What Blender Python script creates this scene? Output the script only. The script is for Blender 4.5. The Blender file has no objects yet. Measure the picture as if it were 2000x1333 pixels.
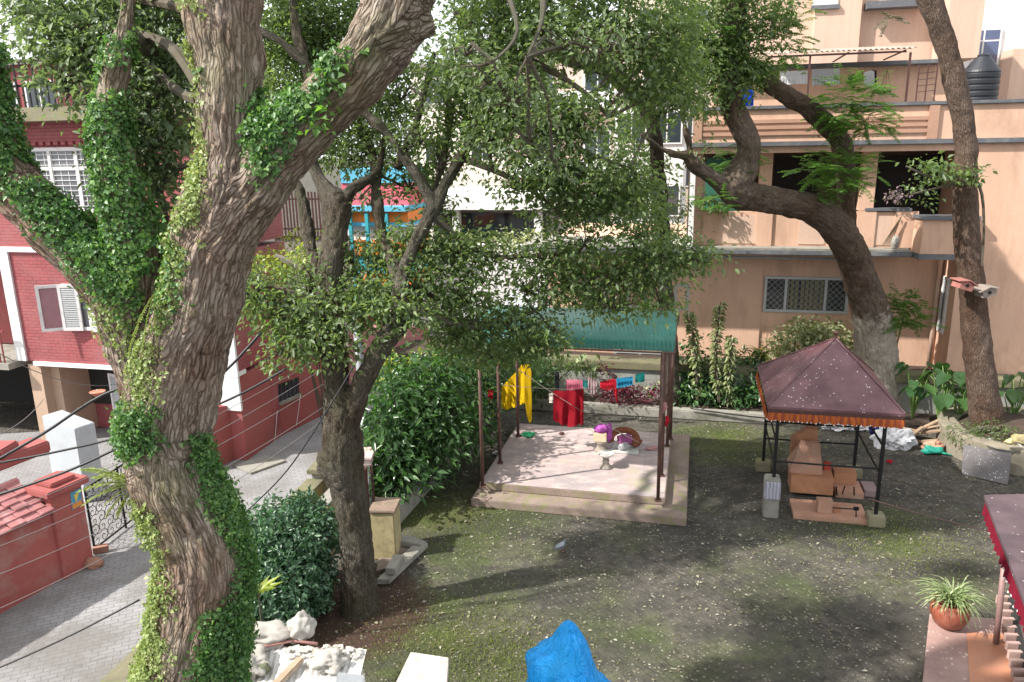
import bpy, bmesh, math, random
import numpy as np
from mathutils import Vector, Matrix, noise
random.seed(7); rng = np.random.default_rng(7)
R = math.radians
S = bpy.context.scene; COL = S.collection
# ------------------------------------------------------------------ camera
H = 7.2; F = 1511.0
cam = bpy.data.cameras.new('camera'); co = bpy.data.objects.new('camera', cam); COL.objects.link(co)
cam.sensor_width = 36; cam.lens = 36*F/2000; cam.clip_start = .1; cam.clip_end = 600
CM = Matrix.Rotation(R(90-14.3), 4, 'X') @ Matrix.Rotation(R(-1), 4, 'Z')
co.matrix_world = Matrix.Translation((0, 0, H)) @ CM
S.camera = co
# ------------------------------------------------------------------ light
SUND = Vector((1, .30, -1.0)).normalized()          # the way the light travels
sl = bpy.data.lights.new('sun', 'SUN'); sl.energy = 3.7; sl.angle = R(1.0); sl.color = (1, .955, .88)
so = bpy.data.objects.new('sun', sl); COL.objects.link(so)
so.rotation_euler = SUND.to_track_quat('-Z', 'Y').to_euler(); so.location = (-20, -6, 25)
w = bpy.data.worlds.new('World'); S.world = w; w.use_nodes = True
nt = w.node_tree; bg = nt.nodes['Background']
sky = nt.nodes.new('ShaderNodeTexSky'); sky.sky_type = 'NISHITA'; sky.sun_disc = False
sky.sun_elevation = math.asin(-SUND.z); sky.sun_rotation = math.atan2(-SUND.x, -SUND.y)
sky.air_density = 1.0; sky.dust_density = 6.0; sky.ozone_density = .6
cl = nt.nodes.new('ShaderNodeTexNoise'); cl.inputs['Scale'].default_value = 2.2; cl.inputs['Detail'].default_value = 6
cr = nt.nodes.new('ShaderNodeValToRGB'); cr.color_ramp.elements[0].position = .25; cr.color_ramp.elements[0].color = (.62, .62, .62, 1)
cr.color_ramp.elements[1].position = .5; cr.color_ramp.elements[1].color = (.95, .95, .95, 1)
cm = nt.nodes.new('ShaderNodeMix'); cm.data_type = 'RGBA'; cm.inputs[7].default_value = (4.6, 4.75, 4.9, 1)   # bright thin cloud over the sky
nt.links.new(cl.outputs['Fac'], cr.inputs[0]); nt.links.new(cr.outputs[0], cm.inputs[0]); nt.links.new(sky.outputs[0], cm.inputs[6])
nt.links.new(cm.outputs[2], bg.inputs[0]); bg.inputs[1].default_value = .15
S.view_settings.view_transform = 'Standard'; S.view_settings.look = 'None'
S.view_settings.exposure = 1.2; S.view_settings.gamma = 1
S.cycles.max_bounces = 6; S.cycles.transparent_max_bounces = 8

# ------------------------------------------------------------------ geometry of the place: pixel rays and the yard's own axes
M3 = CM.to_3x3(); C0 = Vector((0, 0, H))
def ray(px, py): return M3 @ Vector(((px-1000)/F, -(py-666.5)/F, -1))
def G(px, py, z=0.0):
    d = ray(px, py); return C0 + d*((z-H)/d.z)
def KY(px, py, Y):
    d = ray(px, py); return C0 + d*(Y/d.y)
ANG = R(-13.6); U = Vector((math.cos(ANG), math.sin(ANG), 0)); V = Vector((-U.y, U.x, 0))
def W(a, b, z): return U*a + V*b + Vector((0, 0, z))
def PB(px, py, b):
    d = ray(px, py); return C0 + d*((b - V.dot(C0))/V.dot(d))
def PBa(px, py, b):
    p = PB(px, py, b); return p.dot(U), p.z
def VP(px, py, P0, P1):
    n = Vector((P1.y-P0.y, P0.x-P1.x, 0)).normalized(); d = ray(px, py)
    return C0 + d*(n.dot(P0-C0)/n.dot(d))
VD = M3 @ Vector((0, 0, -1))
def mpp(p): return (p-C0).dot(VD)/F                  # metres per photo pixel at p
M3n = np.array(M3)
def proj(P):
    q = (P-np.array(C0)) @ M3n
    return 1000+F*q[:, 0]/-q[:, 2], 666.5-F*q[:, 1]/-q[:, 2]

# ------------------------------------------------------------------ mesh collector
class MB:
    def __init__(s): s.v = []; s.f = []; s.sm = False
    def add(s, vs, fs):
        o = len(s.v); s.v += [Vector(v) for v in vs]; s.f += [tuple(i+o for i in f) for f in fs]; return s
    def hexa(s, q, d):                               # quad q (4 pts) extruded by vector d
        q = [Vector(p) for p in q]; r = [p+d for p in q]
        return s.add(q+r, [(0, 1, 2, 3), (7, 6, 5, 4), (0, 4, 5, 1), (1, 5, 6, 2), (2, 6, 7, 3), (3, 7, 4, 0)])
    def box(s, a0, a1, b0, b1, z0, z1):              # box in yard axes
        return s.hexa([W(a0, b0, z0), W(a1, b0, z0), W(a1, b0, z1), W(a0, b0, z1)], V*(b1-b0))
    def obox(s, c, sx, sy, sz, rz=0, rx=0, ry=0):    # box centred at c
        m = Matrix.Rotation(rz, 3, 'Z') @ Matrix.Rotation(rx, 3, 'X') @ Matrix.Rotation(ry, 3, 'Y')
        p = [Vector(c)+m @ Vector((x*sx/2, y*sy/2, z*sz/2)) for z in (-1, 1) for x, y in ((-1, -1), (1, -1), (1, 1), (-1, 1))]
        return s.add(p, [(3, 2, 1, 0), (4, 5, 6, 7), (0, 1, 5, 4), (1, 2, 6, 5), (2, 3, 7, 6), (3, 0, 4, 7)])
    def poly(s, pts, d):                             # polygon extruded by vector d
        n = len(pts); pts = [Vector(p) for p in pts]
        return s.add(pts+[p+d for p in pts], [tuple(range(n)), tuple(range(2*n-1, n-1, -1))]+[(i, i+n, (i+1) % n+n, (i+1) % n) for i in range(n)])
    def tube(s, pts, rs, n=8, cap=True):
        pts = [Vector(p) for p in pts]
        if not hasattr(rs, '__len__'): rs = [rs]*len(pts)
        t0 = (pts[1]-pts[0]).normalized(); x = t0.orthogonal().normalized(); o = len(s.v)
        for i, p in enumerate(pts):
            t = (pts[min(i+1, len(pts)-1)]-pts[max(i-1, 0)]).normalized()
            x = (x - t*x.dot(t)).normalized(); y = t.cross(x)
            for k in range(n):
                a = 2*math.pi*k/n; s.v.append(p+(x*math.cos(a)+y*math.sin(a))*rs[i])
        for i in range(len(pts)-1):
            for k in range(n):
                s.f.append((o+i*n+k, o+i*n+(k+1) % n, o+(i+1)*n+(k+1) % n, o+(i+1)*n+k))
        if cap:
            s.f.append(tuple(o+k for k in range(n-1, -1, -1))); s.f.append(tuple(o+(len(pts)-1)*n+k for k in range(n)))
        return s
    def lathe(s, c, prof, n=24, cap=True):           # prof: (r,z)
        o = len(s.v)
        for r, z in prof:
            for k in range(n):
                a = 2*math.pi*k/n; s.v.append(Vector(c)+Vector((r*math.cos(a), r*math.sin(a), z)))
        for i in range(len(prof)-1):
            for k in range(n):
                s.f.append((o+i*n+k, o+i*n+(k+1) % n, o+(i+1)*n+(k+1) % n, o+(i+1)*n+k))
        if cap: s.f.append(tuple(o+k for k in range(n-1, -1, -1))); s.f.append(tuple(o+(len(prof)-1)*n+k for k in range(n)))
        return s
    def blob(s, c, r, seed=0, amp=.25, n=3, sc=1.0, rot=0):
        bm = bmesh.new(); bmesh.ops.create_icosphere(bm, subdivisions=n, radius=1); o = len(s.v); r = Vector(r)
        m = Matrix.Rotation(rot, 3, 'Z')
        for v in bm.verts:
            k = 1+amp*noise.noise(v.co*1.7*sc+Vector((seed*7.1, seed, 0)))+amp*.5*noise.noise(v.co*4.1*sc+Vector((seed, 0, seed*3.)))
            s.v.append(Vector(c)+m @ Vector((v.co.x*r.x*k, v.co.y*r.y*k, v.co.z*r.z*k)))
        for f in bm.faces: s.f.append(tuple(o+v.index for v in f.verts))
        bm.free(); return s
def uvmap(me):
    n = len(me.polygons)
    if n == 0 or n > 60000: return
    uv = me.uv_layers.new(name='UVMap').data
    for p in me.polygons:
        nn = p.normal; t = Vector((-nn.y, nn.x, 0))
        t = t.normalized() if t.length > .05 else U.copy()
        if t.dot(U) < -.05 or (abs(t.dot(U)) <= .05 and t.dot(V) < 0): t = -t
        bt = nn.cross(t)
        if bt.z < -.01 or (abs(bt.z) <= .01 and bt.dot(V) < 0): bt = -bt
        for li in p.loop_indices:
            c = me.vertices[me.loops[li].vertex_index].co; uv[li].uv = (c.dot(t), c.dot(bt))
ROOT = {}
def props(o, label=None, cat=None, group=None, kind=None):
    if label: o['label'] = label
    if cat: o['category'] = cat
    if group: o['group'] = group
    if kind: o['kind'] = kind
    return o
def link(name, me, m, parent, base):
    o = bpy.data.objects.new(name, me); COL.objects.link(o)
    if m: me.materials.append(m)
    if parent: o.parent = parent; ROOT[o.name] = ROOT[parent.name]
    else: o.location = base; ROOT[o.name] = Vector(base)
    return o
def build(name, mb, m, parent=None, base=None, smooth=False, bevel=0, label=None):
    if parent: base = ROOT[parent.name]
    if base is None:
        base = Vector((sum(v.x for v in mb.v)/len(mb.v), sum(v.y for v in mb.v)/len(mb.v), min(v.z for v in mb.v)))
    me = bpy.data.meshes.new(name); me.from_pydata([v-base for v in mb.v], [], mb.f); me.update(); me.validate()
    bm = bmesh.new(); bm.from_mesh(me); bmesh.ops.recalc_face_normals(bm, faces=bm.faces)
    if bevel: bmesh.ops.bevel(bm, geom=[e for e in bm.edges if len(e.link_faces) == 2 and e.calc_face_angle(0) > .6], offset=bevel, segments=2, affect='EDGES', clamp_overlap=True)
    bm.to_mesh(me); bm.free()
    if smooth: me.polygons.foreach_set('use_smooth', [True]*len(me.polygons))
    uvmap(me)
    o = link(name, me, m, parent, base)
    if label: o['label'] = label
    return o
def thing(name, label, cat, base, group=None):
    o = bpy.data.objects.new(name, None); COL.objects.link(o); o.location = base; o.empty_display_size = .2
    ROOT[o.name] = Vector(base); return props(o, label, cat, group)
def single(name, mb, m, label, cat, group=None, **k): return props(build(name, mb, m, **k), label, cat, group)

# ------------------------------------------------------------------ materials
MATS = {}
class NT:
    def __init__(s, name):
        s.m = bpy.data.materials.new(name); s.m.use_nodes = True; s.t = s.m.node_tree; s.n = s.t.nodes; s.b = s.n['Principled BSDF']
        s.out = s.n['Material Output']
    def new(s, ty, **k):
        n = s.n.new(ty)
        for a, b in k.items(): setattr(n, a, b)
        return n
    def ln(s, a, b): s.t.links.new(a, b)
    def coord(s, kind='Object'): return s.new('ShaderNodeTexCoord').outputs[kind]
    def mapping(s, vec, scale=(1, 1, 1), rot=(0, 0, 0), loc=(0, 0, 0)):
        n = s.new('ShaderNodeMapping'); s.ln(vec, n.inputs[0]); n.inputs['Scale'].default_value = scale
        n.inputs['Rotation'].default_value = rot; n.inputs['Location'].default_value = loc; return n.outputs[0]
    def noise(s, vec, scale, detail=6, rough=.6, dist=0):
        n = s.new('ShaderNodeTexNoise'); n.inputs['Scale'].default_value = scale; n.inputs['Detail'].default_value = detail
        n.inputs['Roughness'].default_value = rough; n.inputs['Distortion'].default_value = dist
        if vec: s.ln(vec, n.inputs['Vector'])
        return n.outputs['Fac']
    def ramp(s, fac, stops):
        n = s.new('ShaderNodeValToRGB'); s.ln(fac, n.inputs[0]); e = n.color_ramp.elements
        while len(e) < len(stops): e.new(.5)
        for x, (p, c) in zip(e, stops): x.position = p; x.color = (*c, 1) if len(c) == 3 else c
        return n.outputs[0]
    def mix(s, fac, a, b, mode='MIX'):
        n = s.new('ShaderNodeMix', data_type='RGBA', blend_type=mode)
        for i, v in ((0, fac), (6, a), (7, b)):
            if hasattr(v, 'links'): s.ln(v, n.inputs[i])
            else: n.inputs[i].default_value = v if i == 0 else (*v, 1)
        return n.outputs[2]
    def math(s, op, a, b=0.0, clamp=False):
        n = s.new('ShaderNodeMath', operation=op, use_clamp=clamp)
        for i, v in ((0, a), (1, b)):
            if hasattr(v, 'links'): s.ln(v, n.inputs[i])
            else: n.inputs[i].default_value = v
        return n.outputs[0]
    def bump(s, h, st=.5, dist=.02, prev=None):
        n = s.new('ShaderNodeBump'); n.inputs['Strength'].default_value = st; n.inputs['Distance'].default_value = dist
        s.ln(h, n.inputs['Height'])
        if prev: s.ln(prev, n.inputs['Normal'])
        s.ln(n.outputs[0], s.b.inputs['Normal']); return n.outputs[0]
    def fin(s, col=None, rough=None, metal=0, spec=None):
        if col is not None:
            if hasattr(col, 'links'): s.ln(col, s.b.inputs['Base Color'])
            else: s.b.inputs['Base Color'].default_value = (*col, 1)
        if rough is not None:
            if hasattr(rough, 'links'): s.ln(rough, s.b.inputs['Roughness'])
            else: s.b.inputs['Roughness'].default_value = rough
        s.b.inputs['Metallic'].default_value = metal
        if spec is not None: s.b.inputs['Specular IOR Level'].default_value = spec
        return s.m
def mul(c, k): return tuple(min(1, x*k) for x in c)
def paint(name, col, rough=.7, var=.25, sc=2.0, dirt=None, dirtamt=.5, bump=.15, bsc=40, metal=0, streak=False):
    if name in MATS: return MATS[name]
    s = NT(name); c = s.coord()
    n1 = s.noise(s.mapping(c, (sc, sc, sc*(.25 if streak else 1))), 1, 8, .65)
    base = s.mix(s.ramp(n1, [(.3, (0, 0, 0)), (.7, (1, 1, 1))]), mul(col, 1-var), mul(col, 1+var*.6))
    if streak:
        st_ = s.noise(s.mapping(c, (5, 5, .22), loc=(1, 2, 3)), 1.6, 7, .7); base = s.mix(s.math('MULTIPLY', s.ramp(st_, [(.5, (0, 0, 0)), (.72, (1, 1, 1))]), .45), base, mul(col, .62))
    n2 = s.noise(c, bsc, 4, .6)
    base = s.mix(.25, base, s.ramp(n2, [(.3, mul(col, .6)), (.7, mul(col, 1.25))]))
    if dirt:
        n3 = s.noise(s.mapping(c, (1.7, 1.7, .6 if streak else 1.7), loc=(3, 9, 1)), sc, 9, .7)
        base = s.mix(s.math('MULTIPLY', s.ramp(n3, [(.5, (0, 0, 0)), (.68, (1, 1, 1))]), dirtamt), base, dirt)
    if bump: s.bump(n2, bump, .01)
    MATS[name] = s.fin(base, rough, metal); return MATS[name]
def speckled(name, col, spot, thr=.72, sc=25, rough=.75, col2=None):
    if name in MATS: return MATS[name]
    s = NT(name); c = s.coord(); n1 = s.noise(c, 1.6, 6)
    base = s.mix(s.ramp(n1, [(.35, (0, 0, 0)), (.65, (1, 1, 1))]), mul(col, .75), col2 or mul(col, 1.15))
    v = s.new('ShaderNodeTexVoronoi'); v.inputs['Scale'].default_value = sc; s.ln(c, v.inputs[0])
    sep = s.new('ShaderNodeSeparateColor'); s.ln(v.outputs['Color'], sep.inputs[0])
    k = s.math('MULTIPLY', s.math('GREATER_THAN', sep.outputs[0], thr), s.math('LESS_THAN', v.outputs['Distance'], .33))
    k = s.math('MULTIPLY', k, s.ramp(s.noise(c, 3.1, 3), [(.4, (0, 0, 0)), (.6, (1, 1, 1))]))
    base = s.mix(k, base, spot); s.bump(s.noise(c, 60, 4), .2, .005)
    MATS[name] = s.fin(base, rough); return MATS[name]
def brick(name, c1, c2, mortar, bw=.24, bh=.075, msize=.008, rough=.75, coord='UV', bump=.6, off=.5, dirt=None, dirtamt=.5, rot=0, var=.4, dirtsc=.7):
    if name in MATS: return MATS[name]
    s = NT(name); c = s.coord(coord); m = s.mapping(c, (1, 1, 1), (0, 0, rot))
    b = s.new('ShaderNodeTexBrick', offset=off); s.ln(m, b.inputs[0]); b.inputs['Scale'].default_value = 1
    b.inputs['Color1'].default_value = (*c1, 1); b.inputs['Color2'].default_value = (*c2, 1); b.inputs['Mortar'].default_value = (*mortar, 1)
    b.inputs['Brick Width'].default_value = bw; b.inputs['Row Height'].default_value = bh; b.inputs['Mortar Size'].default_value = msize
    b.inputs['Mortar Smooth'].default_value = .3; b.inputs['Bias'].default_value = 0
    o = s.coord(); n = s.noise(o, 1.3, 8, .7)
    col = s.mix(var, b.outputs[0], s.ramp(n, [(.3, mul(c1, .45)), (.7, mul(c2, 1.5))]), 'MIX')
    if dirt:
        n3 = s.noise(s.mapping(o, loc=(5, 2, 8)), dirtsc, 9, .7)
        col = s.mix(s.math('MULTIPLY', s.ramp(n3, [(.45, (0, 0, 0)), (.62, (1, 1, 1))]), dirtamt), col, dirt)
    inv = s.math('SUBTRACT', 1, b.outputs['Fac'])
    h = s.math('ADD', inv, s.math('MULTIPLY', s.noise(o, 45, 4), .5))
    s.bump(h, bump, .015); MATS[name] = s.fin(col, rough); return MATS[name]
def leafmat(name, stops, rough=.4, trans=.35, tcol=(.16, .28, .03), spec=.5):
    if name in MATS: return MATS[name]
    s = NT(name); at = s.new('ShaderNodeAttribute', attribute_name='rnd'); o = s.coord()
    f = s.math('ADD', s.math('MULTIPLY', at.outputs['Fac'], .6), s.math('MULTIPLY', s.noise(o, 1.4, 3), .55))
    f = s.math('SUBTRACT', f, .08, True)
    col = s.ramp(f, stops); s.fin(col, rough, spec=spec)
    tr = s.new('ShaderNodeBsdfTranslucent'); tc = s.mix(.5, col, tcol); s.ln(s.mix(1., tc, (1.6, 1.6, 1.2), 'MULTIPLY'), tr.inputs[0])
    mx = s.new('ShaderNodeMixShader'); mx.inputs[0].default_value = trans
    s.ln(s.b.outputs[0], mx.inputs[1]); s.ln(tr.outputs[0], mx.inputs[2]); s.ln(mx.outputs[0], s.out.inputs[0])
    MATS[name] = s.m; return s.m
def barkmat(name, hi, mid, lo, green=(.07, .09, .03), gamt=.3, sc=1.0, gsc=1.3, palez=None):
    if name in MATS: return MATS[name]
    s = NT(name); at = s.new('ShaderNodeAttribute', attribute_name='bark'); o = s.coord()
    wn = s.new('ShaderNodeTexNoise'); wn.inputs['Scale'].default_value = 7; wn.inputs['Detail'].default_value = 3; s.ln(s.mapping(at.outputs['Vector'], (1, 1, .5)), wn.inputs[0])
    wv = s.new('ShaderNodeVectorMath', operation='MULTIPLY_ADD'); s.ln(wn.outputs['Color'], wv.inputs[0]); wv.inputs[1].default_value = (.10, .10, .16); s.ln(at.outputs['Vector'], wv.inputs[2])
    m = s.mapping(wv.outputs[0], (34*sc, 34*sc, 5.5*sc))
    vo = s.new('ShaderNodeTexVoronoi', feature='DISTANCE_TO_EDGE'); vo.inputs['Scale'].default_value = 1; s.ln(m, vo.inputs[0])
    vc = s.new('ShaderNodeTexVoronoi'); vc.inputs['Scale'].default_value = 1; s.ln(m, vc.inputs[0]); vs_ = s.new('ShaderNodeSeparateColor'); s.ln(vc.outputs['Color'], vs_.inputs[0])
    r = s.math('MULTIPLY', vo.outputs['Distance'], 4.2, True)
    m2 = s.mapping(at.outputs['Vector'], (60*sc, 60*sc, 20*sc)); n2 = s.noise(m2, 1, 6, .7); n3 = s.noise(s.mapping(at.outputs['Vector'], (13*sc, 13*sc, 2.5*sc)), 1, 5, .6)
    f_ = s.math('ADD', s.math('MULTIPLY', r, .22), s.math('ADD', s.math('MULTIPLY', n2, .38), s.math('MULTIPLY', s.math('ADD', n3, s.math('MULTIPLY', vs_.outputs[0], .3)), .45)))
    col = s.ramp(f_, [(.34, lo), (.52, mid), (.80, hi)])
    lf = s.noise(s.mapping(o, (1, 1, .6), loc=(1, 6, 2)), 1.1, 6, .65)
    col = s.mix(s.math('MULTIPLY', s.ramp(lf, [(.42, (0, 0, 0)), (.6, (1, 1, 1))]), .75), col, s.mix(1, col, (.58, .42, .32), 'MULTIPLY'))
    g = s.ramp(s.noise(o, gsc, 7, .7), [(.46, (0, 0, 0)), (.66, (1, 1, 1))])
    g2 = s.ramp(s.noise(s.mapping(o, loc=(4, 4, 4)), 2.2, 6, .7), [(.45, (0, 0, 0)), (.7, (1, 1, 1))])
    col = s.mix(s.math('MULTIPLY', g2, .5), col, s.mix(.6, col, mul(hi, 1.1)))
    if palez:                                        # bark flaked off the lower trunk leaves pale wood
        sp = s.new('ShaderNodeSeparateXYZ'); s.ln(o, sp.inputs[0]); k = s.math('ADD', s.math('DIVIDE', s.math('SUBTRACT', palez, sp.outputs[2]), 1.6), s.math('MULTIPLY', s.math('SUBTRACT', s.noise(o, 2.3, 6, .7), .5), 2.2))
        col = s.mix(s.math('MULTIPLY', s.ramp(k, [(.1, (0, 0, 0)), (.4, (1, 1, 1))]), .8), col, s.ramp(f_, [(.25, mul(lo, 3)), (.45, (.36, .31, .26)), (.8, (.62, .56, .48))]))
    col = s.mix(s.math('MULTIPLY', g, gamt), col, green)
    h = s.math('ADD', s.math('MULTIPLY', r, .55), s.math('ADD', s.math('MULTIPLY', n2, .5), n3)); s.bump(h, .9, .032/sc)
    MATS[name] = s.fin(col, .9, spec=.2); return s.m
def plain(name, col, rough=.5, metal=0, **k):
    if name in MATS: return MATS[name]
    s = NT(name); n = s.noise(s.coord(), k.get('sc', 9), 5, .6); v = k.get('var', .2)
    MATS[name] = s.fin(s.mix(n, mul(col, 1-v), mul(col, 1+v)), rough, metal); return MATS[name]
def glassm(name='window_glass', col=(.03, .04, .05)):
    if name in MATS: return MATS[name]
    s = NT(name); MATS[name] = s.fin(s.mix(s.noise(s.coord(), 1.2, 3), mul(col, .6), mul(col, 1.6)), .08, spec=.8); return MATS[name]

peach = paint('peach_stucco', (.62, .395, .285), .85, .16, .9, (.33, .21, .15), .5, .25, 45, streak=True)
peach2 = paint('pale_peach_stucco', (.58, .41, .32), .85, .12, .9, (.38, .24, .17), .3, .2, 60, streak=True)
trimg = paint('slate_trim_paint', (.105, .11, .125), .6, .2, 2, (.28, .27, .24), .4, .1)
conc = paint('weathered_concrete', (.27, .255, .225), .9, .3, 1.6, (.08, .085, .045), .7, .5, 30)
mossc = paint('mossy_concrete', (.22, .20, .13), .9, .3, 1.8, (.19, .21, .04), .9, .6, 26)
mosst = paint('mossy_coping', (.17, .155, .10), .95, .4, 2.5, (.15, .17, .04), .8, .7, 22)
white = paint('white_paint', (.72, .72, .72), .6, .08, 2, (.4, .38, .35), .3, .05)
redbrick = brick('red_painted_brick', (.34, .075, .08), (.28, .06, .066), (.12, .035, .038), .23, .078, .009, .65, dirt=(.33, .14, .14), dirtamt=.45, var=.4)
redwall = paint('red_painted_plaster', (.32, .08, .076), .8, .25, .8, (.26, .12, .115), .5, .3, 30)
redwall2 = paint('red_wall_worn', (.34, .088, .08), .8, .28, .9, (.34, .22, .20), .7, .3, 30)
dark = plain('dark_interior', (.018, .017, .016), .9)
steel = plain('dark_maroon_steel', (.085, .04, .035), .5, .3, sc=14, var=.5)
black = plain('black_rubber', (.012, .012, .014), .5)
iron = plain('black_iron', (.02, .02, .022), .5, .6)
galv = plain('galvanised_steel', (.35, .36, .37), .45, .6)
soil = paint('dark_soil', (.05, .032, .024), .95, .4, 3, (.10, .07, .05), .6, .8, 40)

LG = leafmat('tree_leaf', [(.0, (.036, .06, .030)), (.35, (.075, .118, .048)), (.68, (.13, .19, .068)), (.88, (.20, .27, .075)), (1, (.34, .38, .11))], .45, .42, (.22, .33, .08))
LGf = leafmat('grey_green_leaf', [(.0, (.05, .08, .045)), (.4, (.10, .145, .075)), (.8, (.16, .22, .10)), (1, (.32, .37, .13))], .45, .38, (.22, .32, .10))
LI = leafmat('ivy_leaf', [(.0, (.02, .055, .018)), (.35, (.05, .13, .035)), (.65, (.10, .21, .055)), (.85, (.19, .31, .08)), (1, (.34, .40, .14))], .45, .3, (.14, .30, .06))
LM = leafmat('sunlit_ivy_leaf', [(.0, (.11, .16, .05)), (.5, (.23, .30, .10)), (1, (.42, .46, .20))], .5, .3, (.28, .36, .10))  # lighter copy of the ivy leaf, sunlight put into its colour
LF = leafmat('feathery_leaf', [(.0, (.03, .075, .015)), (.5, (.07, .155, .03)), (1, (.16, .27, .05))], .5, .4, (.18, .4, .03))
LB = leafmat('shrub_leaf', [(.0, (.02, .05, .02)), (.5, (.045, .10, .035)), (.85, (.09, .17, .05)), (1, (.20, .28, .07))], .3, .25, (.1, .3, .03))
LH = leafmat('hedge_leaf', [(.0, (.025, .06, .036)), (.5, (.06, .12, .07)), (.85, (.10, .19, .09)), (1, (.22, .30, .11))], .36, .25, (.08, .25, .07))
LY = leafmat('pale_leaf', [(.0, (.10, .15, .06)), (.5, (.26, .30, .15)), (1, (.50, .50, .34))], .4, .3, (.3, .35, .1))  # pale green lifted towards white, glare on the leaves painted in
LYY = leafmat('yellow_leaf', [(.0, (.10, .15, .025)), (.5, (.22, .29, .05)), (1, (.42, .44, .09))], .42, .35, (.35, .42, .05))
LR = leafmat('maroon_leaf', [(.0, (.03, .006, .012)), (.5, (.08, .015, .03)), (1, (.2, .04, .07))], .4, .25, (.3, .03, .05))
LD = leafmat('litter_leaf', [(.0, (.04, .032, .02)), (.35, (.14, .12, .07)), (.65, (.27, .25, .18)), (1, (.50, .48, .42))], .7, .1, (.3, .3, .1))
barkA = barkmat('rough_bark', (.39, .33, .28), (.185, .138, .11), (.028, .020, .015), (.10, .12, .04), .42, .8)
barkB = barkmat('grey_bark', (.15, .135, .11), (.06, .052, .041), (.012, .010, .008), (.055, .065, .028), .4, 1.6)  # darkened so the colour carries the shade on the upper limbs
barkC = barkmat('patchy_bark', (.20, .155, .125), (.09, .066, .052), (.02, .015, .012), (.08, .08, .03), .3, 1.3, palez=2.9)
barkD = barkmat('smooth_brown_bark', (.17, .125, .10), (.115, .08, .062), (.07, .048, .038), (.09, .07, .05), .2, 1.0)

# ------------------------------------------------------------------ leaves
def mesh_leaves(name, P, T, N, L, Wd, mat, parent, fold=.25, curl=.15, base=None):
    n = len(P); P = np.asarray(P, float); T = np.asarray(T, float); N = np.asarray(N, float)
    T /= np.linalg.norm(T, axis=1, keepdims=True)+1e-9
    N = N-T*(N*T).sum(1, keepdims=True); N /= np.linalg.norm(N, axis=1, keepdims=True)+1e-9
    B = np.cross(T, N); L = np.broadcast_to(L, (n,))[:, None]; Wd = np.broadcast_to(Wd, (n,))[:, None]
    v = np.empty((n, 4, 3)); v[:, 0] = P; mid = P+T*L*.45
    v[:, 1] = mid+B*Wd*.5+N*Wd*fold; v[:, 2] = P+T*L-N*L*curl; v[:, 3] = mid-B*Wd*.5+N*Wd*fold
    if parent: base = ROOT[parent.name]
    elif base is None: base = Vector((float(P[:, 0].mean()), float(P[:, 1].mean()), float(P[:, 2].min())))
    v = v.reshape(-1, 3)-np.array(base)
    idx = (np.arange(n)[:, None]*4+np.array([[0, 1, 2, 0, 2, 3]])).reshape(-1).astype(np.int32)
    me = bpy.data.meshes.new(name); me.vertices.add(4*n); me.vertices.foreach_set('co', v.ravel().astype(np.float32))
    me.loops.add(6*n); me.loops.foreach_set('vertex_index', idx); me.polygons.add(2*n)
    me.polygons.foreach_set('loop_start', np.arange(0, 6*n, 3, dtype=np.int32)); me.update(calc_edges=True)
    a = me.attributes.new('rnd', 'FLOAT', 'POINT'); a.data.foreach_set('value', np.repeat(rng.random(n), 4).astype(np.float32))
    return link(name, me, mat, parent, base)
def rdir(n): d = rng.normal(size=(n, 3)); return d/np.linalg.norm(d, axis=1, keepdims=True)
def in_ell(c, r, n, shell=.5, rot=0):
    d = rdir(n)*(rng.random((n, 1))**(1/3.)*(1-shell)+shell*(.75+.25*rng.random((n, 1))))
    d = d*np.array(r)
    if rot: cc, ss = math.cos(rot), math.sin(rot); d = np.stack([d[:, 0]*cc-d[:, 1]*ss, d[:, 0]*ss+d[:, 1]*cc, d[:, 2]], 1)
    return np.array(c)+d
class Leaves:
    def __init__(s): s.P = []; s.T = []; s.N = []; s.L = []; s.W = []
    def add(s, P, T, N, L, Wd):
        n = len(P); s.P.append(P); s.T.append(T); s.N.append(N); s.L.append(np.broadcast_to(L, (n,))); s.W.append(np.broadcast_to(Wd, (n,)))
    def clumps(s, C, per, rad, L, Wd, up=.7, droop=.3, centre=None):
        C = np.repeat(C, per, 0); n = len(C); off = rng.normal(size=(n, 3))*rad*np.array([1, 1, .55])
        P = C+off; out = off/(np.linalg.norm(off, axis=1, keepdims=True)+1e-6)
        N = rdir(n)*.65+np.array([0, 0, up])+out*.2
        T = out*.8+rdir(n)*.6+np.array([0, 0, -droop])
        s.add(P, T, N, *(lambda k: (L*k, Wd*k*(.8+.4*rng.random(n))))(.45+.95*rng.random(n)**1.3))
    def frond(s, p, d, Ln, droop, n, lf, wf, up=(0, 0, 1), pairs=True):
        p = np.array(p, float); d = np.array(d, float); d /= np.linalg.norm(d); pts = [p.copy()]
        for i in range(n):
            d = d+np.array([0, 0, -droop/n]); d /= np.linalg.norm(d); p = p+d*Ln/n; pts.append(p.copy())
            side = np.cross(d, up); side /= np.linalg.norm(side)+1e-6; nn = np.cross(side, d); k = math.sin(math.pi*min(.98, (i+1.2)/(n+1)))**.6
            for sg in (-1, 1):
                s.add(p[None], (side*sg+d*.5+rng.normal(size=3)*.1)[None], (nn+rng.normal(size=3)*.15)[None], lf*k, wf)
        return pts
    def make(s, name, mat, parent, **k):
        return mesh_leaves(name, np.concatenate(s.P), np.concatenate(s.T), np.concatenate(s.N), np.concatenate(s.L), np.concatenate(s.W), mat, parent, **k)
def blobpx(b):                                      # (px,py,Y,rx,ry[,depth]) -> centre, radii
    c = KY(b[0], b[1], b[2]); k = mpp(c); return c, (b[3]*k, (b[5] if len(b) > 5 else .8*max(b[3], b[4]))*k, b[4]*k)
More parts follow.
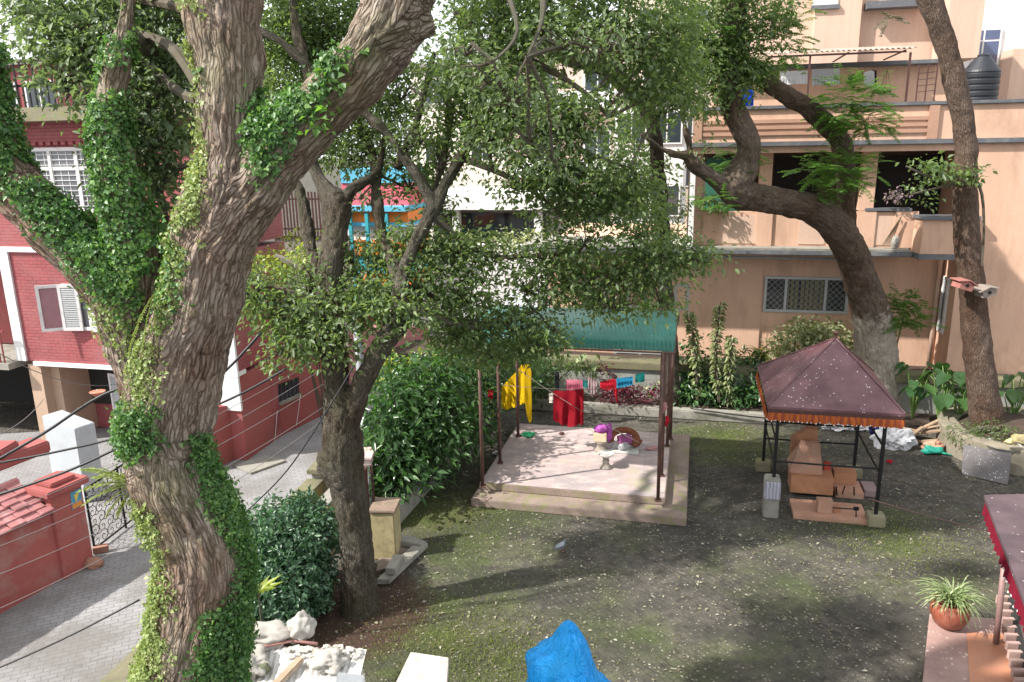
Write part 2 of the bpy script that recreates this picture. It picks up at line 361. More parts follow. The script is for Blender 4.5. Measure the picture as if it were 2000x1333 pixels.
def crown(blobs, leaf, wid, dens, rad=.16, per=26, twig=None, src=None, shell=.35, twr=.012):
    lv = Leaves()
    for b in blobs:
        c, r = blobpx(b); area = math.pi*r[0]*r[2]; d = dens*(b[6] if len(b) > 6 else 1)
        nc = max(4, int(area*d/per)); Cc = in_ell(c, r, nc, shell); lv.clumps(Cc, per, rad, leaf, wid)
        if twig is not None:
            hub = Vector(c)-Vector((0, 0, r[2]*.3))
            if src:
                q = min(src, key=lambda s: (s-hub).length); m_ = (q+hub)/2+Vector((random.uniform(-.15, .15), 0, random.uniform(-.05, .2)))
                twig.tube([q, m_, hub], [twr*2.6, twr*2, twr*1.5], 5)
            for x in Cc[::max(1, len(Cc)//14)]:
                x = Vector(x); m_ = (x+hub)/2+Vector((random.uniform(-.1, .1), random.uniform(-.1, .1), random.uniform(-.02, .15)))
                twig.tube([hub, m_, x], [twr*1.3, twr*.8, twr*.4], 4, False)
    return lv

# ------------------------------------------------------------------ limbs and bark
def catmull(pts, sub):
    out = []
    for i in range(len(pts)-1):
        p0, p1, p2, p3 = pts[max(i-1, 0)], pts[i], pts[i+1], pts[min(i+2, len(pts)-1)]
        for k in range(sub):
            t = k/sub; out.append(.5*((2*p1)+(p2-p0)*t+(2*p0-5*p1+4*p2-p3)*t*t+(3*p1-p0-3*p2+p3)*t**3))
    out.append(pts[-1]); return out
def limbpx(L, sub=4):                               # list of (px,py,Y,rpx) -> points, radii
    A = []
    for x, y, Y, r in L:
        p = KY(x, y, Y); A.append(np.array([p.x, p.y, p.z, r*mpp(p)]))
    A = catmull(A, sub); return [Vector(a[:3]) for a in A], [max(.004, float(a[3])) for a in A]
def wood(name, limbs, mat, parent, voxel, amp, fx=9, fz=2.2, lump=.05, smooth=True):
    mb = MB(); segs = []
    for pts, rs in limbs:
        mb.tube(pts, rs, 16); t_ = (pts[1]-pts[0]).normalized(); x = Vector((1, 0, 0)); x = (x-t_*x.dot(t_)).normalized(); ln = pts[0].z
        for i in range(len(pts)-1):
            t = (pts[i+1]-pts[i]); l = t.length; t = t/l; x = (x-t*x.dot(t)).normalized(); y = t.cross(x)
            segs.append((pts[i], t, l, x, y, ln)); ln += l
    me = bpy.data.meshes.new('tmp'); me.from_pydata([v[:] for v in mb.v], [], mb.f); ob = bpy.data.objects.new('tmp', me); COL.objects.link(ob)
    md = ob.modifiers.new('r', 'REMESH'); md.mode = 'VOXEL'; md.voxel_size = voxel
    sm = ob.modifiers.new('s', 'SMOOTH'); sm.iterations = 3; sm.factor = .5
    dg = bpy.context.evaluated_depsgraph_get(); me2 = bpy.data.meshes.new_from_object(ob.evaluated_get(dg)); bpy.data.objects.remove(ob)
    n = len(me2.vertices); P = np.empty(n*3, np.float32); me2.vertices.foreach_get('co', P); P = P.reshape(-1, 3).astype(float)
    Nn = np.empty(n*3, np.float32); me2.vertex_normals.foreach_get('vector', Nn); Nn = Nn.reshape(-1, 3)
    best = np.full(n, 1e9); BK = np.zeros((n, 3))
    for p0, t, l, x, y, ln in segs:
        d = P-np.array(p0); k = np.clip(d@np.array(t), 0, l); e = d-k[:, None]*np.array(t); dist = np.linalg.norm(e, axis=1); m = dist < best
        best[m] = dist[m]; BK[m] = np.stack([e[m]@np.array(x), e[m]@np.array(y), ln+k[m]], 1)
    nz = noise.noise
    for i in range(n):
        b = BK[i]; q = Vector((b[0]*fx, b[1]*fx, b[2]*fz)); w_ = Vector(P[i])*1.9
        q2 = q+Vector((nz(w_), nz(w_+Vector((9, 9, 9))), 0))*.3
        r_ = 1-min(1, abs(nz(q2))*3.2); r2 = 1-min(1, abs(nz(q2*2.1))*3)
        P[i] += Nn[i]*(-amp*r_-amp*.35*r2+lump*nz(w_*1.3)+lump*.5*nz(w_*3.1))
    bs = ROOT[parent.name]; Pw = P.copy(); P -= np.array(bs)
    me2.vertices.foreach_set('co', P.ravel().astype(np.float32))
    a = me2.attributes.new('bark', 'FLOAT_VECTOR', 'POINT'); a.data.foreach_set('vector', BK.ravel().astype(np.float32))
    me2.polygons.foreach_set('use_smooth', [True]*len(me2.polygons)); me2.materials.clear(); me2.update(); me2.name = name
    o = link(name, me2, mat, parent, None); return o, Pw, Nn
def inpoly(x, y, poly):
    r = np.zeros(len(x), bool); j = len(poly)-1
    for i in range(len(poly)):
        xi, yi = poly[i]; xj, yj = poly[j]
        with np.errstate(divide='ignore', invalid='ignore'):
            c = ((yi > y) != (yj > y)) & (x < (xj-xi)*(y-yi)/(yj-yi+1e-9)+xi)
        r ^= c; j = i
    return r
def ivy(name, Pw, Nn, polys, dens, voxel, L, Wd, mat, parent, patch=.35, thick=.05, sc=2.2, fade=22, nz=-2):
    x, y = proj(Pw); x = x+fade*rng.normal(size=len(x)); y = y+fade*rng.normal(size=len(y)); m = np.zeros(len(x), bool)
    for pl in polys: m |= inpoly(x, y, pl)
    m &= Nn@np.array([.6, -.1, .79])+.2*rng.normal(size=len(m)) > nz
    ii = np.nonzero(m)[0]; ii = np.array([i for i in ii if noise.noise(Vector(Pw[i])*sc)+.35*noise.noise(Vector(Pw[i])*sc*3.1) > -patch], int)
    n = int(len(ii)*voxel*voxel*dens); ii = rng.choice(ii, n)
    P = Pw[ii]+Nn[ii]*(rng.random((n, 1))**1.8*thick*(.4+1.2*np.array([max(0, .5+noise.noise(Vector(q_)*3.3)) for q_ in Pw[ii]])[:, None])+.006)+rng.normal(size=(n, 3))*voxel*.6
    T = rdir(n)*.8+np.array([0, 0, -.5]); N = Nn[ii]+rdir(n)*.55
    k_ = .45+1.0*rng.random(n)**1.5; return mesh_leaves(name, P, T, N, L*k_, Wd*k_*(.8+.4*rng.random(n)), mat, parent)

# ================================================================== GROUND
def ground_mat():
    s = NT('mossy_pavers'); c = s.coord(); m = s.mapping(c, (1, 1, 1), (0, 0, -ANG+R(45)))
    b = s.new('ShaderNodeTexBrick', offset=.5); s.ln(m, b.inputs[0]); b.inputs['Scale'].default_value = 1
    b.inputs['Color1'].default_value = (1, 1, 1, 1); b.inputs['Color2'].default_value = (.55, .55, .55, 1); b.inputs['Mortar'].default_value = (.12, .12, .12, 1)
    b.inputs['Brick Width'].default_value = .2; b.inputs['Row Height'].default_value = .1; b.inputs['Mortar Size'].default_value = .012; b.inputs['Mortar Smooth'].default_value = .4
    n1 = s.noise(c, .55, 9, .68); n2 = s.noise(c, 5, 8, .75); n3 = s.noise(c, 38, 5, .7)
    stone = s.mix(s.ramp(n2, [(.35, (0, 0, 0)), (.65, (1, 1, 1))]), (.055, .05, .043), (.155, .14, .12))
    stone = s.mix(s.math('MULTIPLY', s.ramp(s.noise(s.mapping(c, loc=(2, 7, 0)), .8, 5), [(.4, (0, 0, 0)), (.62, (1, 1, 1))]), .5), stone, s.mix(1, stone, b.outputs[0], 'MULTIPLY'))
    # moss grows in patches: centres in metres on the yard
    x = s.new('ShaderNodeVectorMath', operation='DISTANCE')
    tot = None
    for (px, py, r, k) in ((900, 1010, 2.2, .30), (1010, 1060, 1.6, .12), (860, 1250, 2.3, .26), (980, 1290, 1.4, .22), (1420, 860, 2.2, .22), (1760, 1060, 2.0, .16), (1180, 1150, 1.3, .10), (1250, 1020, 2.0, .10), (700, 1230, 1.2, .12), (1400, 1320, 1.5, .12), (1500, 1150, 2.0, .10), (1900, 1130, 2.0, .14), (1250, 1250, 1.6, .10)):
        p = G(px, py); d = s.new('ShaderNodeVectorMath', operation='DISTANCE'); s.ln(c, d.inputs[0]); d.inputs[1].default_value = (p.x, p.y, 0)
        e = s.math('MULTIPLY', s.math('SUBTRACT', 1, s.math('DIVIDE', d.outputs['Value'], r), True), k*1.5)
        tot = e if tot is None else s.math('MAXIMUM', tot, e)
    mk = s.math('ADD', s.math('ADD', s.math('MULTIPLY', n1, .9), s.math('MULTIPLY', n2, .35)), tot)
    mk = s.ramp(mk, [(.66, (0, 0, 0)), (.92, (1, 1, 1))])
    moss = s.mix(n3, (.042, .050, .018), (.15, .158, .05)); moss = s.mix(s.ramp(n1, [(.4, (0, 0, 0)), (.6, (1, 1, 1))]), moss, s.mix(n3, (.03, .055, .012), (.12, .17, .03)))
    mk = s.math('MULTIPLY', mk, s.math('ADD', .45, s.math('MULTIPLY', s.ramp(n3, [(.35, (0, 0, 0)), (.6, (1, 1, 1))]), .5)))
    col = s.mix(mk, stone, moss)
    dk = s.ramp(s.noise(s.mapping(c, (1, 1.8, 1), loc=(7, 1, 0)), .5, 5, .6), [(.42, (0, 0, 0)), (.6, (1, 1, 1))])
    col = s.mix(s.math('MULTIPLY', dk, .6), col, s.mix(n3, (.022, .022, .020), (.07, .068, .06)))
    p = G(675, 1195); d = s.new('ShaderNodeVectorMath', operation='DISTANCE'); s.ln(c, d.inputs[0]); d.inputs[1].default_value = (p.x, p.y, 0)
    sm = s.math('ADD', s.math('DIVIDE', d.outputs['Value'], 1.5), s.math('MULTIPLY', s.math('SUBTRACT', n2, .5), .9)); col = s.mix(s.ramp(sm, [(.72, (1, 1, 1)), (1.0, (0, 0, 0))]), col, s.mix(n3, (.03, .016, .012), (.10, .065, .05)))
    v = s.new('ShaderNodeTexVoronoi'); v.inputs['Scale'].default_value = 17; s.ln(c, v.inputs[0]); sep = s.new('ShaderNodeSeparateColor'); s.ln(v.outputs['Color'], sep.inputs[0])
    k = s.math('MULTIPLY', s.math('GREATER_THAN', sep.outputs[0], .66), s.math('LESS_THAN', v.outputs['Distance'], .28))
    col = s.mix(s.math('MULTIPLY', k, .6), col, s.mix(sep.outputs[1], (.14, .12, .08), (.42, .40, .33)))
    h = s.math('ADD', s.math('MULTIPLY', b.outputs['Fac'], -.3), s.math('ADD', n3, n2)); s.bump(h, .8, .03)
    return s.fin(col, .9, spec=.15)
mb = MB(); N_ = 60
mb.add([(-300, -60, 0), (300, -60, 0), (300, 500, 0), (-300, 500, 0)], [(0, 1, 2, 3)])
o = build('ground', mb, ground_mat(), base=Vector((0, 0, 0))); props(o, kind='structure')
# road of grey pavers between the red wall and the garden wall
road_m = brick('road_pavers', (.29, .282, .29), (.24, .235, .24), (.13, .127, .125), .2, .1, .009, .9, 'Object', .35, dirt=(.13, .12, .11), dirtamt=.75, rot=R(-22), var=.3, dirtsc=.55)
rp = [G(-160, 1500), G(60, 1800), G(215, 1345), G(470, 1075), G(590, 955), G(715, 862), G(735, 780), G(720, 720), G(640, 735), G(632, 812), G(405, 926), G(290, 985), G(182, 1100), G(0, 1200), G(-400, 1400)]
yr = [Vector((-22, 4, 0)), Vector((-5.9, 4, 0)), Vector((-5.6, 9.3, 0)), Vector((-4.5, 15.8, 0)), Vector((-2.9, 19, 0)), Vector((1.2, 36, 0)), Vector((-1.8, 36, 0)), Vector((-5.15, 20.4, 0)), Vector((-30, 17.0, 0)), Vector((-30, 4, 0))]
mb = MB(); mb.add([p+Vector((0, 0, .006)) for p in yr], [tuple(range(len(yr)))])
o = build('road', mb, road_m, base=Vector((0, 0, 0))); props(o, kind='structure')
mb = MB(); mb.hexa([G(455, 912, .006), G(520, 893, .006), G(560, 903, .006), G(490, 928, .006)], Vector((0, 0, .05)))
single('concrete_slab', mb, conc, 'thin pale concrete step slab on the road against the red side wall', 'slab', bevel=.01)
# low mound of asphalt/dirt by the gate wall
# ================================================================== RIGHT BUILDING (peach)
BF = 19.5*V.y+11*V.x                                 # front plane of the main block
bd = thing('apartment_building', 'peach plastered house with grey bands, balcony and roof terrace behind the yard on the right', 'building', W(3, BF, .9))
aR, _ = PBa(1862, 600, BF); zB = 1.0
a_l, _ = PBa(1350, 350, BF)
# projecting right block up to the terrace
zB = .9
mb = MB(); mb.box(aR, 14, BF, BF+9, zB, 7.02); build('wall', mb, peach, bd)
bw = BF+1.25                                         # recessed ground floor wall
aW0, _ = PBa(1072, 600, bw)
mb = MB(); mb.box(aW0, aR-.002, bw, bw+6, zB, 4.3); build('wall', mb, peach, bd)
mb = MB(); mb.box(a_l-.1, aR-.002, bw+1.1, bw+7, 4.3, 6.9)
build('wall', mb, paint('shaded_room_plaster', (.10, .065, .05), .9, .3, 1), bd, label='recessed wall with painted-in shade at the back of the balcony')  # plaster darkened, the balcony's shade put into its colour
# pilaster seams + column at the inner corner
mb = MB()
for px in (1500, 1425):
    a, _ = PBa(px, 600, bw); mb.box(a-.02, a+.02, bw-.012, bw+.1, zB, 4.15)
a, _ = PBa(1500, 600, bw); mb.box(aW0+.3, a-.2, bw-.05, bw+.1, zB+.002, 4.12)
build('pilaster', mb, peach, bd)
mb = MB(); mb.tube([W(aR-.1, bw-.12, zB), W(aR-.1, bw-.12, 4.15)], .06, 10); build('downpipe', mb, peach2, bd, smooth=True)
# slab over ground floor, with gutter strip
aS0, _ = PBa(1018, 490, BF); aS1, _ = PBa(1782, 495, BF)
mb = MB(); mb.box(aS0, aS1, BF-.05, bw+1, 4.22, 4.34); build('eave_slab', mb, trimg, bd, bevel=.02)
mb = MB(); mb.box(aS0+.03, aS1-.05, BF-.02, bw+1, 4.343, 4.40); build('eave_top', mb, conc, bd)
mb = MB(); mb.tube([W(aS0+1.2, BF+.25, 4.12), W(aS1-1.6, BF+.25, 4.1)], .03, 8); build('pipe', mb, galv, bd)
# first-floor balcony: parapet panels, columns
bp = BF+.45
mb = MB(); mb.box(a_l+.1, aS1-.02, bp, bp+.16, 4.402, 5.32); build('parapet', mb, peach, bd)
mb = MB()
for x0, x1 in ((1402, 1476), (1560, 1612), (1700, 1745)):
    q0, q1 = PBa(x0, 450, bp)[0], PBa(x1, 450, bp)[0]
    mb = MB(); mb.box(q0, q1, bp-.02, bp-.002, 4.46, 5.22); build('parapet_panel', mb, peach2, bd)
mb = MB()
for x0, x1 in ((1372, 1402), (1476, 1507), (1672, 1708), (1745, 1790)):
    q0, q1 = PBa(x0, 450, bp)[0], PBa(x1, 450, bp)[0]
    mb = MB(); mb.box(q0, q1, bp-.06, bp-.003, 4.403, 5.34); build('parapet_pier', mb, peach, bd)
mb = MB(); mb.box(PBa(1690, 400, bp)[0], aS1-.02, bp-.08, bp+.2, 5.343, 5.42); build('coping', mb, trimg, bd, bevel=.01)
for x0, x1 in ((1352, 1372), (1483, 1508), (1682, 1712)):
    q0, q1 = PBa(x0, 350, bp)[0], PBa(x1, 350, bp)[0]
    mb = MB(); mb.box(q0, q1, bp+.01, bp+.32, 5.345, 6.92); build('column', mb, peach, bd, bevel=.01)
# bay balcony on the right
q0, q1 = PBa(1788, 460, BF-.25)[0], PBa(1868, 460, BF-.25)[0]
mb = MB(); mb.poly([W(q0, BF+.2, 4.2), W(q0+.12, BF-.3, 4.2), W(q1+.5, BF-.3, 4.2), W(q1+.5, BF+.2, 4.2)], Vector((0, 0, .13))); build('bay_sill', mb, trimg, bd)
mb = MB(); mb.poly([W(q0+.05, BF+.2, 4.333), W(q0+.16, BF-.22, 4.333), W(q1+.42, BF-.22, 4.333), W(q1+.42, BF+.2, 4.333)], Vector((0, 0, .85))); build('bay_parapet', mb, peach, bd)
mb = MB(); mb.poly([W(q0, BF+.2, 5.186), W(q0+.12, BF-.3, 5.186), W(q1+.5, BF-.3, 5.186), W(q1+.5, BF+.2, 5.186)], Vector((0, 0, .1))); build('bay_coping', mb, trimg, bd, bevel=.01)
# terrace slab band + parapet
mb = MB(); mb.box(a_l-.05, 14.2, BF-.12, BF+.5, 7.022, 7.14); build('band', mb, trimg, bd, bevel=.012)
mb = MB(); mb.box(a_l-.02, aR-.1, BF-.02, BF+6, 6.86, 7.02); build('lintel', mb, peach, bd)
mb = MB(); mb.box(a_l, 14.1, BF+.02, BF+.2, 7.143, 7.94); build('terrace_parapet', mb, peach, bd)
mb = MB()
for z in (7.3, 7.45, 7.6): mb.box(PBa(1372, 240, BF)[0], PBa(1812, 240, BF)[0], BF-.03, BF+.019, z, z+.09)
mb.box(PBa(1812, 240, BF)[0]+.003, PBa(1832, 240, BF)[0], BF-.05, BF+.019, 7.145, 7.935); mb.box(a_l+.002, PBa(1372, 240, BF)[0]-.003, BF-.05, BF+.019, 7.145, 7.935)
build('louvre_band', mb, paint('brown_peach', (.40, .235, .165), .85, .2, 1), bd)
mb = MB(); mb.box(a_l-.05, 14.2, BF-.06, BF+.26, 7.943, 8.03); build('coping', mb, trimg, bd, bevel=.012)
mb = MB(); mb.box(a_l, 14.1, BF+.21, BF+9, 7.022, 7.12); build('terrace_floor', mb, conc, bd)
mb = MB(); mb.box(PBa(1344, 450, BF)[0], PBa(1354, 450, BF)[0], BF-.03, BF+1.5, 4.41, 6.85); build('end_wall', mb, white, bd)
# green shutters/dark openings on the balcony
grn = paint('green_shutter_paint', (.03, .14, .09), .6, .2, 3)
for x0, x1, mt in ((1378, 1455, grn), (1512, 1600, dark), (1716, 1845, dark)):
    q0, q1 = PBa(x0, 350, bw+.9)[0], PBa(x1, 350, bw+.9)[0]
    mb = MB(); mb.box(q0, q1, bw+1.0, bw+1.09, 4.9, 6.7); build('door_opening', mb, mt, bd)
# ground-floor lattice window
def lattice_window(x0, x1, y0, y1, b, parent, casings, glass=None):
    f = MB(); q0, z1 = PBa(x0, y0, b); q1, z0 = PBa(x1, y1, b); z0 = PBa((x0+x1)/2, y1, b)[1]; z1 = PBa((x0+x1)/2, y0, b)[1]
    t = .075
    f.box(q0, q1, b-.05, b+.05, z0, z0+t); f.box(q0, q1, b-.05, b+.05, z1-t, z1)
    xs = [q0]+[q0+(q1-q0)*c for c in casings]+[q1]
    for i, x in enumerate(xs): f.box(x-(t/2 if 0 < i < len(xs)-1 else (0 if i == 0 else t)), x+(t/2 if 0 < i < len(xs)-1 else (t if i == 0 else 0)), b-.048, b+.048, z0+t+.002, z1-t-.002)
    w_ = build('window', f, paint('grey_window_paint', (.42, .43, .44), .5, .1, 3), parent, bevel=.006)
    g = MB(); g.box(q0+.02, q1-.02, b-.005, b+.03, z0+.02, z1-.02); build('pane', g, glass or glassm(), w_)
    l = MB()
    for i in range(len(xs)-1):
        if i == 1 and len(xs) == 4: pass
        A, B = xs[i]+t*.6, xs[i+1]-t*.6; hh = z1-z0-2*t; st = .17
        for sgn in (1, -1):
            k = -hh
            while k < (B-A):
                p = []
                for tt in (0, 1):
                    p.append((A+k+hh*tt, z0+t+(hh*tt if sgn > 0 else hh*(1-tt))))
                (xa, za), (xb, zb) = p
                if xa < A: za += (zb-za)*(A-xa)/(xb-xa); xa = A
                if xb > B: zb = za+(zb-za)*(B-xa)/(xb-xa); xb = B
                if xb-xa > .02: l.tube([W(xa, b-.02, za), W(xb, b-.02, zb)], .005, 4, False)
                k += st
    build('lattice', l, paint('pale_lattice', (.42, .42, .38), .5, .1), w_)
    return w_
lw = lattice_window(1494, 1654, 541, 611, bw-.02, bd, (.26, .73))
q0, z1 = PBa(1540, 545, bw); q1, z0 = PBa(1610, 608, bw)
mb = MB()
for i in range(26):
    x = q0+(q1-q0)*i/26; mb.box(x, x+(q1-q0)/26+.002, bw-.03+.012*math.sin(i*1.9), bw-.012, z0+.03, z1-.02)
build('curtain', mb, paint('olive_curtain', (.16, .145, .09), .9, .2, 6), lw)
lattice_window(1318, 1345, 555, 606, bw-.02, bd, ())
lattice_window(1180, 1275, 553, 600, bw-.02, bd, (.5,))
lattice_window(1200, 1300, 686, 712, bw-.06, bd, (.5,))
f = MB(); b0 = bw+.0
f.box(aR-.05, aR-.0, BF+.5, BF+.62, 2.1, 3.6); f.box(aR-.05, aR, BF+.9, BF+1.0, 2.1, 3.6); f.box(aR-.05, aR, BF+.622, BF+.898, 2.1, 2.16); f.box(aR-.05, aR, BF+.622, BF+.898, 3.54, 3.6)
sw = build('window', f, white, bd); f = MB(); f.box(aR-.02, aR-.003, BF+.622, BF+.898, 2.162, 3.538); build('pane', f, glassm(), sw)
# terrace storey behind
bT = BF+4.2
qa, qb = PBa(1395, 120, bT)[0], PBa(1810, 120, bT)[0]
mb = MB(); mb.box(qa, qb+.9, bT, bT+4, 7.122, 9.2); build('upper_wall', mb, peach, bd)
mb = MB(); mb.box(qa-.2, qb+.3, bT-.45, bT+1, 9.2, 9.32); build('band', mb, trimg, bd, bevel=.02)
mb = MB(); mb.box(qa+.4, qb+.9, bT+1.2, bT+4, 9.323, 12.5); mb.box(PBa(1590, 40, bT+1)[0], PBa(1680, 40, bT+1)[0], bT+.9, bT+1.198, 9.325, 12)
mb.box(PBa(1830, 100, bT+.5)[0], PBa(1895, 100, bT+.5)[0], bT-.3, bT+1, 9.325, 13)
build('upper_wall', mb, peach2, bd)
q0, q1 = PBa(1585, 12, bT+1.2)[0], PBa(1633, 12, bT+1.2)[0]; zz = PBa(1600, 14, bT+1.2)[1]
f = MB(); f.box(q0, q1, bT+.86, bT+.95, zz, zz+1.2); w_ = build('window', f, white, bd)
f = MB(); f.box(q0-.05, q1+.05, bT+.80, bT+.9, zz-.12, zz-.003); build('sill', f, trimg, w_)
q0, q1 = PBa(1690, 14, bT+1)[0], PBa(1800, 14, bT+1)[0]; zz = PBa(1700, 14, bT+1)[1]
f = MB(); f.box(q0, q1, bT+.7, bT+1.19, zz-.08, zz+.12); build('ledge', f, trimg, bd)
# corrugated tin canopy on posts over the terrace
q0, q1 = PBa(1500, 98, BF+1.4)[0], PBa(1790, 98, BF+1.4)[0]; zc = PBa(1640, 100, BF+1.4)[1]
tc = thing('tin_canopy', 'rusty corrugated tin canopy on thin posts over the roof terrace', 'canopy', W((q0+q1)/2, BF+2.5, 7.12))
mb = MB(); n = 110; vs = []; fs = []
for j, (bb, dz) in enumerate(((BF+1.4, 0), (BF+4.1, .32))):
    for i in range(n+1): vs.append(W(q0+(q1-q0)*i/n, bb, zc+dz+.022*math.sin(i*math.pi/1.0*.5)))
for i in range(n): fs.append((i, i+1, n+2+i, n+1+i))
mb.add(vs, fs); mb.add([v+Vector((0, 0, .004)) for v in vs], [f[::-1] for f in fs])
build('roof_sheet', mb, paint('rusty_tin', (.34, .27, .23), .6, .3, 3, (.16, .06, .03), .8), tc)
mb = MB(); mb.box(q0+.1, q1-.2, BF+1.5, BF+1.54, zc-.09, zc-.05); mb.box(q0+.1, q1-.2, BF+2.6, BF+2.64, zc+.02, zc+.06)
for x in (q0+.1, (q0+q1)/2+.2, q1-.25): mb.box(x, x+.04, BF+1.543, BF+4.1, zc-.05, zc-.02)
build('frame', mb, steel, tc)
for px in (1578, 1772):
    x = PBa(px, 150, BF+1.5)[0]; mb = MB(); mb.box(x, x+.05, BF+1.49, BF+1.54, 7.122, zc-.092); build('post', mb, steel, tc)
# laundry on the terrace
def cloth(name, cols, b, m, label, cat='laundry', group=None, amp=.03, freq=9, parent=None, nx=26, ny=10, thick=.008, tilt=0.0, n_v=None):
    xs = [c[0] for c in cols]; mb = MB(); g = []
    for i in range(nx+1):
        x = xs[0]+(xs[-1]-xs[0])*i/nx; k = max(j for j in range(len(xs)) if xs[j] <= x+1e-6); k = min(k, len(xs)-2)
        t = (x-xs[k])/(xs[k+1]-xs[k]); yt = cols[k][1]*(1-t)+cols[k+1][1]*t; yb = cols[k][2]*(1-t)+cols[k+1][2]*t
        for j in range(ny+1):
            s_ = j/ny; p = PB(x, yt+(yb-yt)*s_, b); ph = noise.noise(Vector((x*.05, s_*.8, b)))
            off = amp*(.15+.85*s_)*math.sin(freq*i/nx*math.pi*2+ph*3+s_*.8)+amp*.8*noise.noise(Vector((x*.03, s_*3, 5)))
            g.append(p+V*(off+tilt*s_))
    n = ny+1
    fs = [(i*n+j, i*n+j+1, (i+1)*n+j+1, (i+1)*n+j) for i in range(nx) for j in range(ny)]
    N0 = len(g); mb.add(g+[p+V*thick for p in g], fs+[tuple(q+N0 for q in f[::-1]) for f in fs])
    return single(name, mb, m, label, cat, group, smooth=True) if parent is None else build(name, mb, m, parent, smooth=True)
def fabric(name, col, var=.12, stripe=None, sc=20):
    if name in MATS: return MATS[name]
    s = NT(name); c = s.coord(); n = s.noise(c, 5, 5); base = s.mix(n, mul(col, 1-var), mul(col, 1+var))
    if stripe:
        wv = s.new('ShaderNodeTexWave'); wv.inputs['Scale'].default_value = sc; wv.inputs['Distortion'].default_value = 4; s.ln(c, wv.inputs[0])
        base = s.mix(s.ramp(wv.outputs['Fac'], [(.45, (0, 0, 0)), (.55, (1, 1, 1))]), base, stripe)
    s.bump(s.noise(c, 120, 3), .2, .003)
    s.fin(base, .85, spec=.15)
    tr = s.new('ShaderNodeBsdfTranslucent'); s.ln(base, tr.inputs[0]); mx = s.new('ShaderNodeMixShader'); mx.inputs[0].default_value = .25
    s.ln(s.b.outputs[0], mx.inputs[1]); s.ln(tr.outputs[0], mx.inputs[2]); s.ln(mx.outputs[0], s.out.inputs[0]); MATS[name] = s.m; return s.m
wl = 'laundry hung on the roof terrace'
cloth('hanging_sheet', [(1523, 140, 166), (1577, 138, 164)], BF+1.9, fabric('white_cloth', (.62, .62, .63)), 'white sheet hung under the tin canopy left of its post', group=wl)
cloth('hanging_sheet', [(1586, 136, 168), (1640, 134, 165)], BF+1.92, fabric('grey_cloth', (.42, .42, .43)), 'pale grey sheet hung under the tin canopy behind feathery leaves', group=wl)
cloth('hanging_shirt', [(1688, 142, 168), (1700, 138, 170), (1708, 140, 168)], BF+1.95, fabric('white_cloth', (.62, .62, .63)), 'small white shirt hung among black clothes under the tin canopy', group=wl)
cloth('hanging_trousers', [(1656, 148, 166), (1672, 144, 160), (1686, 142, 156)], BF+1.97, fabric('black_cloth', (.03, .03, .035)), 'black garment hung left of the small white shirt', group=wl)
cloth('hanging_trousers', [(1703, 138, 166), (1712, 138, 168)], BF+2.05, fabric('black_cloth', (.03, .03, .035)), 'narrow black garment hung right of the small white shirt', group=wl)
cloth('hanging_towel', [(1449, 163, 206), (1460, 165, 208), (1472, 172, 207)], BF+.5, fabric('blue_cloth', (.01, .09, .62)), 'bright blue cloth hung beside the curved tree trunk above the parapet', 'towel', amp=.05)
# hanging basket
c = PB(1729, 178, BF+1.8); mb = MB(); mb.lathe(c, [(.05, -.08), (.13, -.06), (.16, .02)], 14)
hb = thing('hanging_basket', 'small dark wire basket hanging from the tin canopy frame', 'basket', c)
build('basket', mb, steel, hb)
mb = MB()
for k in range(3):
    a = k*2.1; mb.tube([c+Vector((.15*math.cos(a), .15*math.sin(a), 0)), c+Vector((0, 0, .55))], .006, 4)
build('chain', mb, steel, hb)
# terrace rack
rk = thing('steel_rack', 'thin metal rack standing on the terrace left of the water tank', 'rack', PB(1800, 185, BF+1))
mb = MB()
pA, pB = PB(1796, 128, BF+1), PB(1832, 124, BF+1)
for p in (pA, pB, (pA+pB)/2): mb.tube([p, Vector((p.x, p.y, 7.12))], .02, 5)
for k in range(5): mb.tube([pA-Vector((0, 0, .05+.15*k)), pB-Vector((0, 0, .05+.15*k))], .012, 4)
build('frame', mb, steel, rk)
# water tank
c = PB(1916, 150, BF+1.7); c.z = 7.122; R0 = 33*mpp(c); zt = PB(1916, 112, BF+1.7).z
mb = MB(); prof = [(R0*.98, 0)]; z = 0; hh = zt-c.z
while z < hh*.80: prof += [(R0, z+.02), (R0, z+.10), (R0*.96, z+.125), (R0*.96, z+.14)]; z += .15
prof += [(R0, z), (R0*.95, z+.05), (R0*.45, hh-.03), (R0*.4, hh)]
wt = thing('water_tank', 'black ribbed plastic water tank with domed top on the roof terrace', 'water tank', c)
tankm = plain('black_tank_plastic', (.010, .012, .018), .5); build('tank_body', mb.lathe(c, prof, 36), tankm, wt, smooth=False)
mb = MB(); mb.lathe(c+Vector((0, 0, hh)), [(R0*.32, 0), (R0*.32, .05), (R0*.2, .08)], 20); build('lid', mb, tankm, wt)
mb = MB(); mb.lathe(c+Vector((-R0*.7, 0, hh*.82)), [(.05, 0), (.05, .16)], 10); build('inlet', mb, tankm, wt)
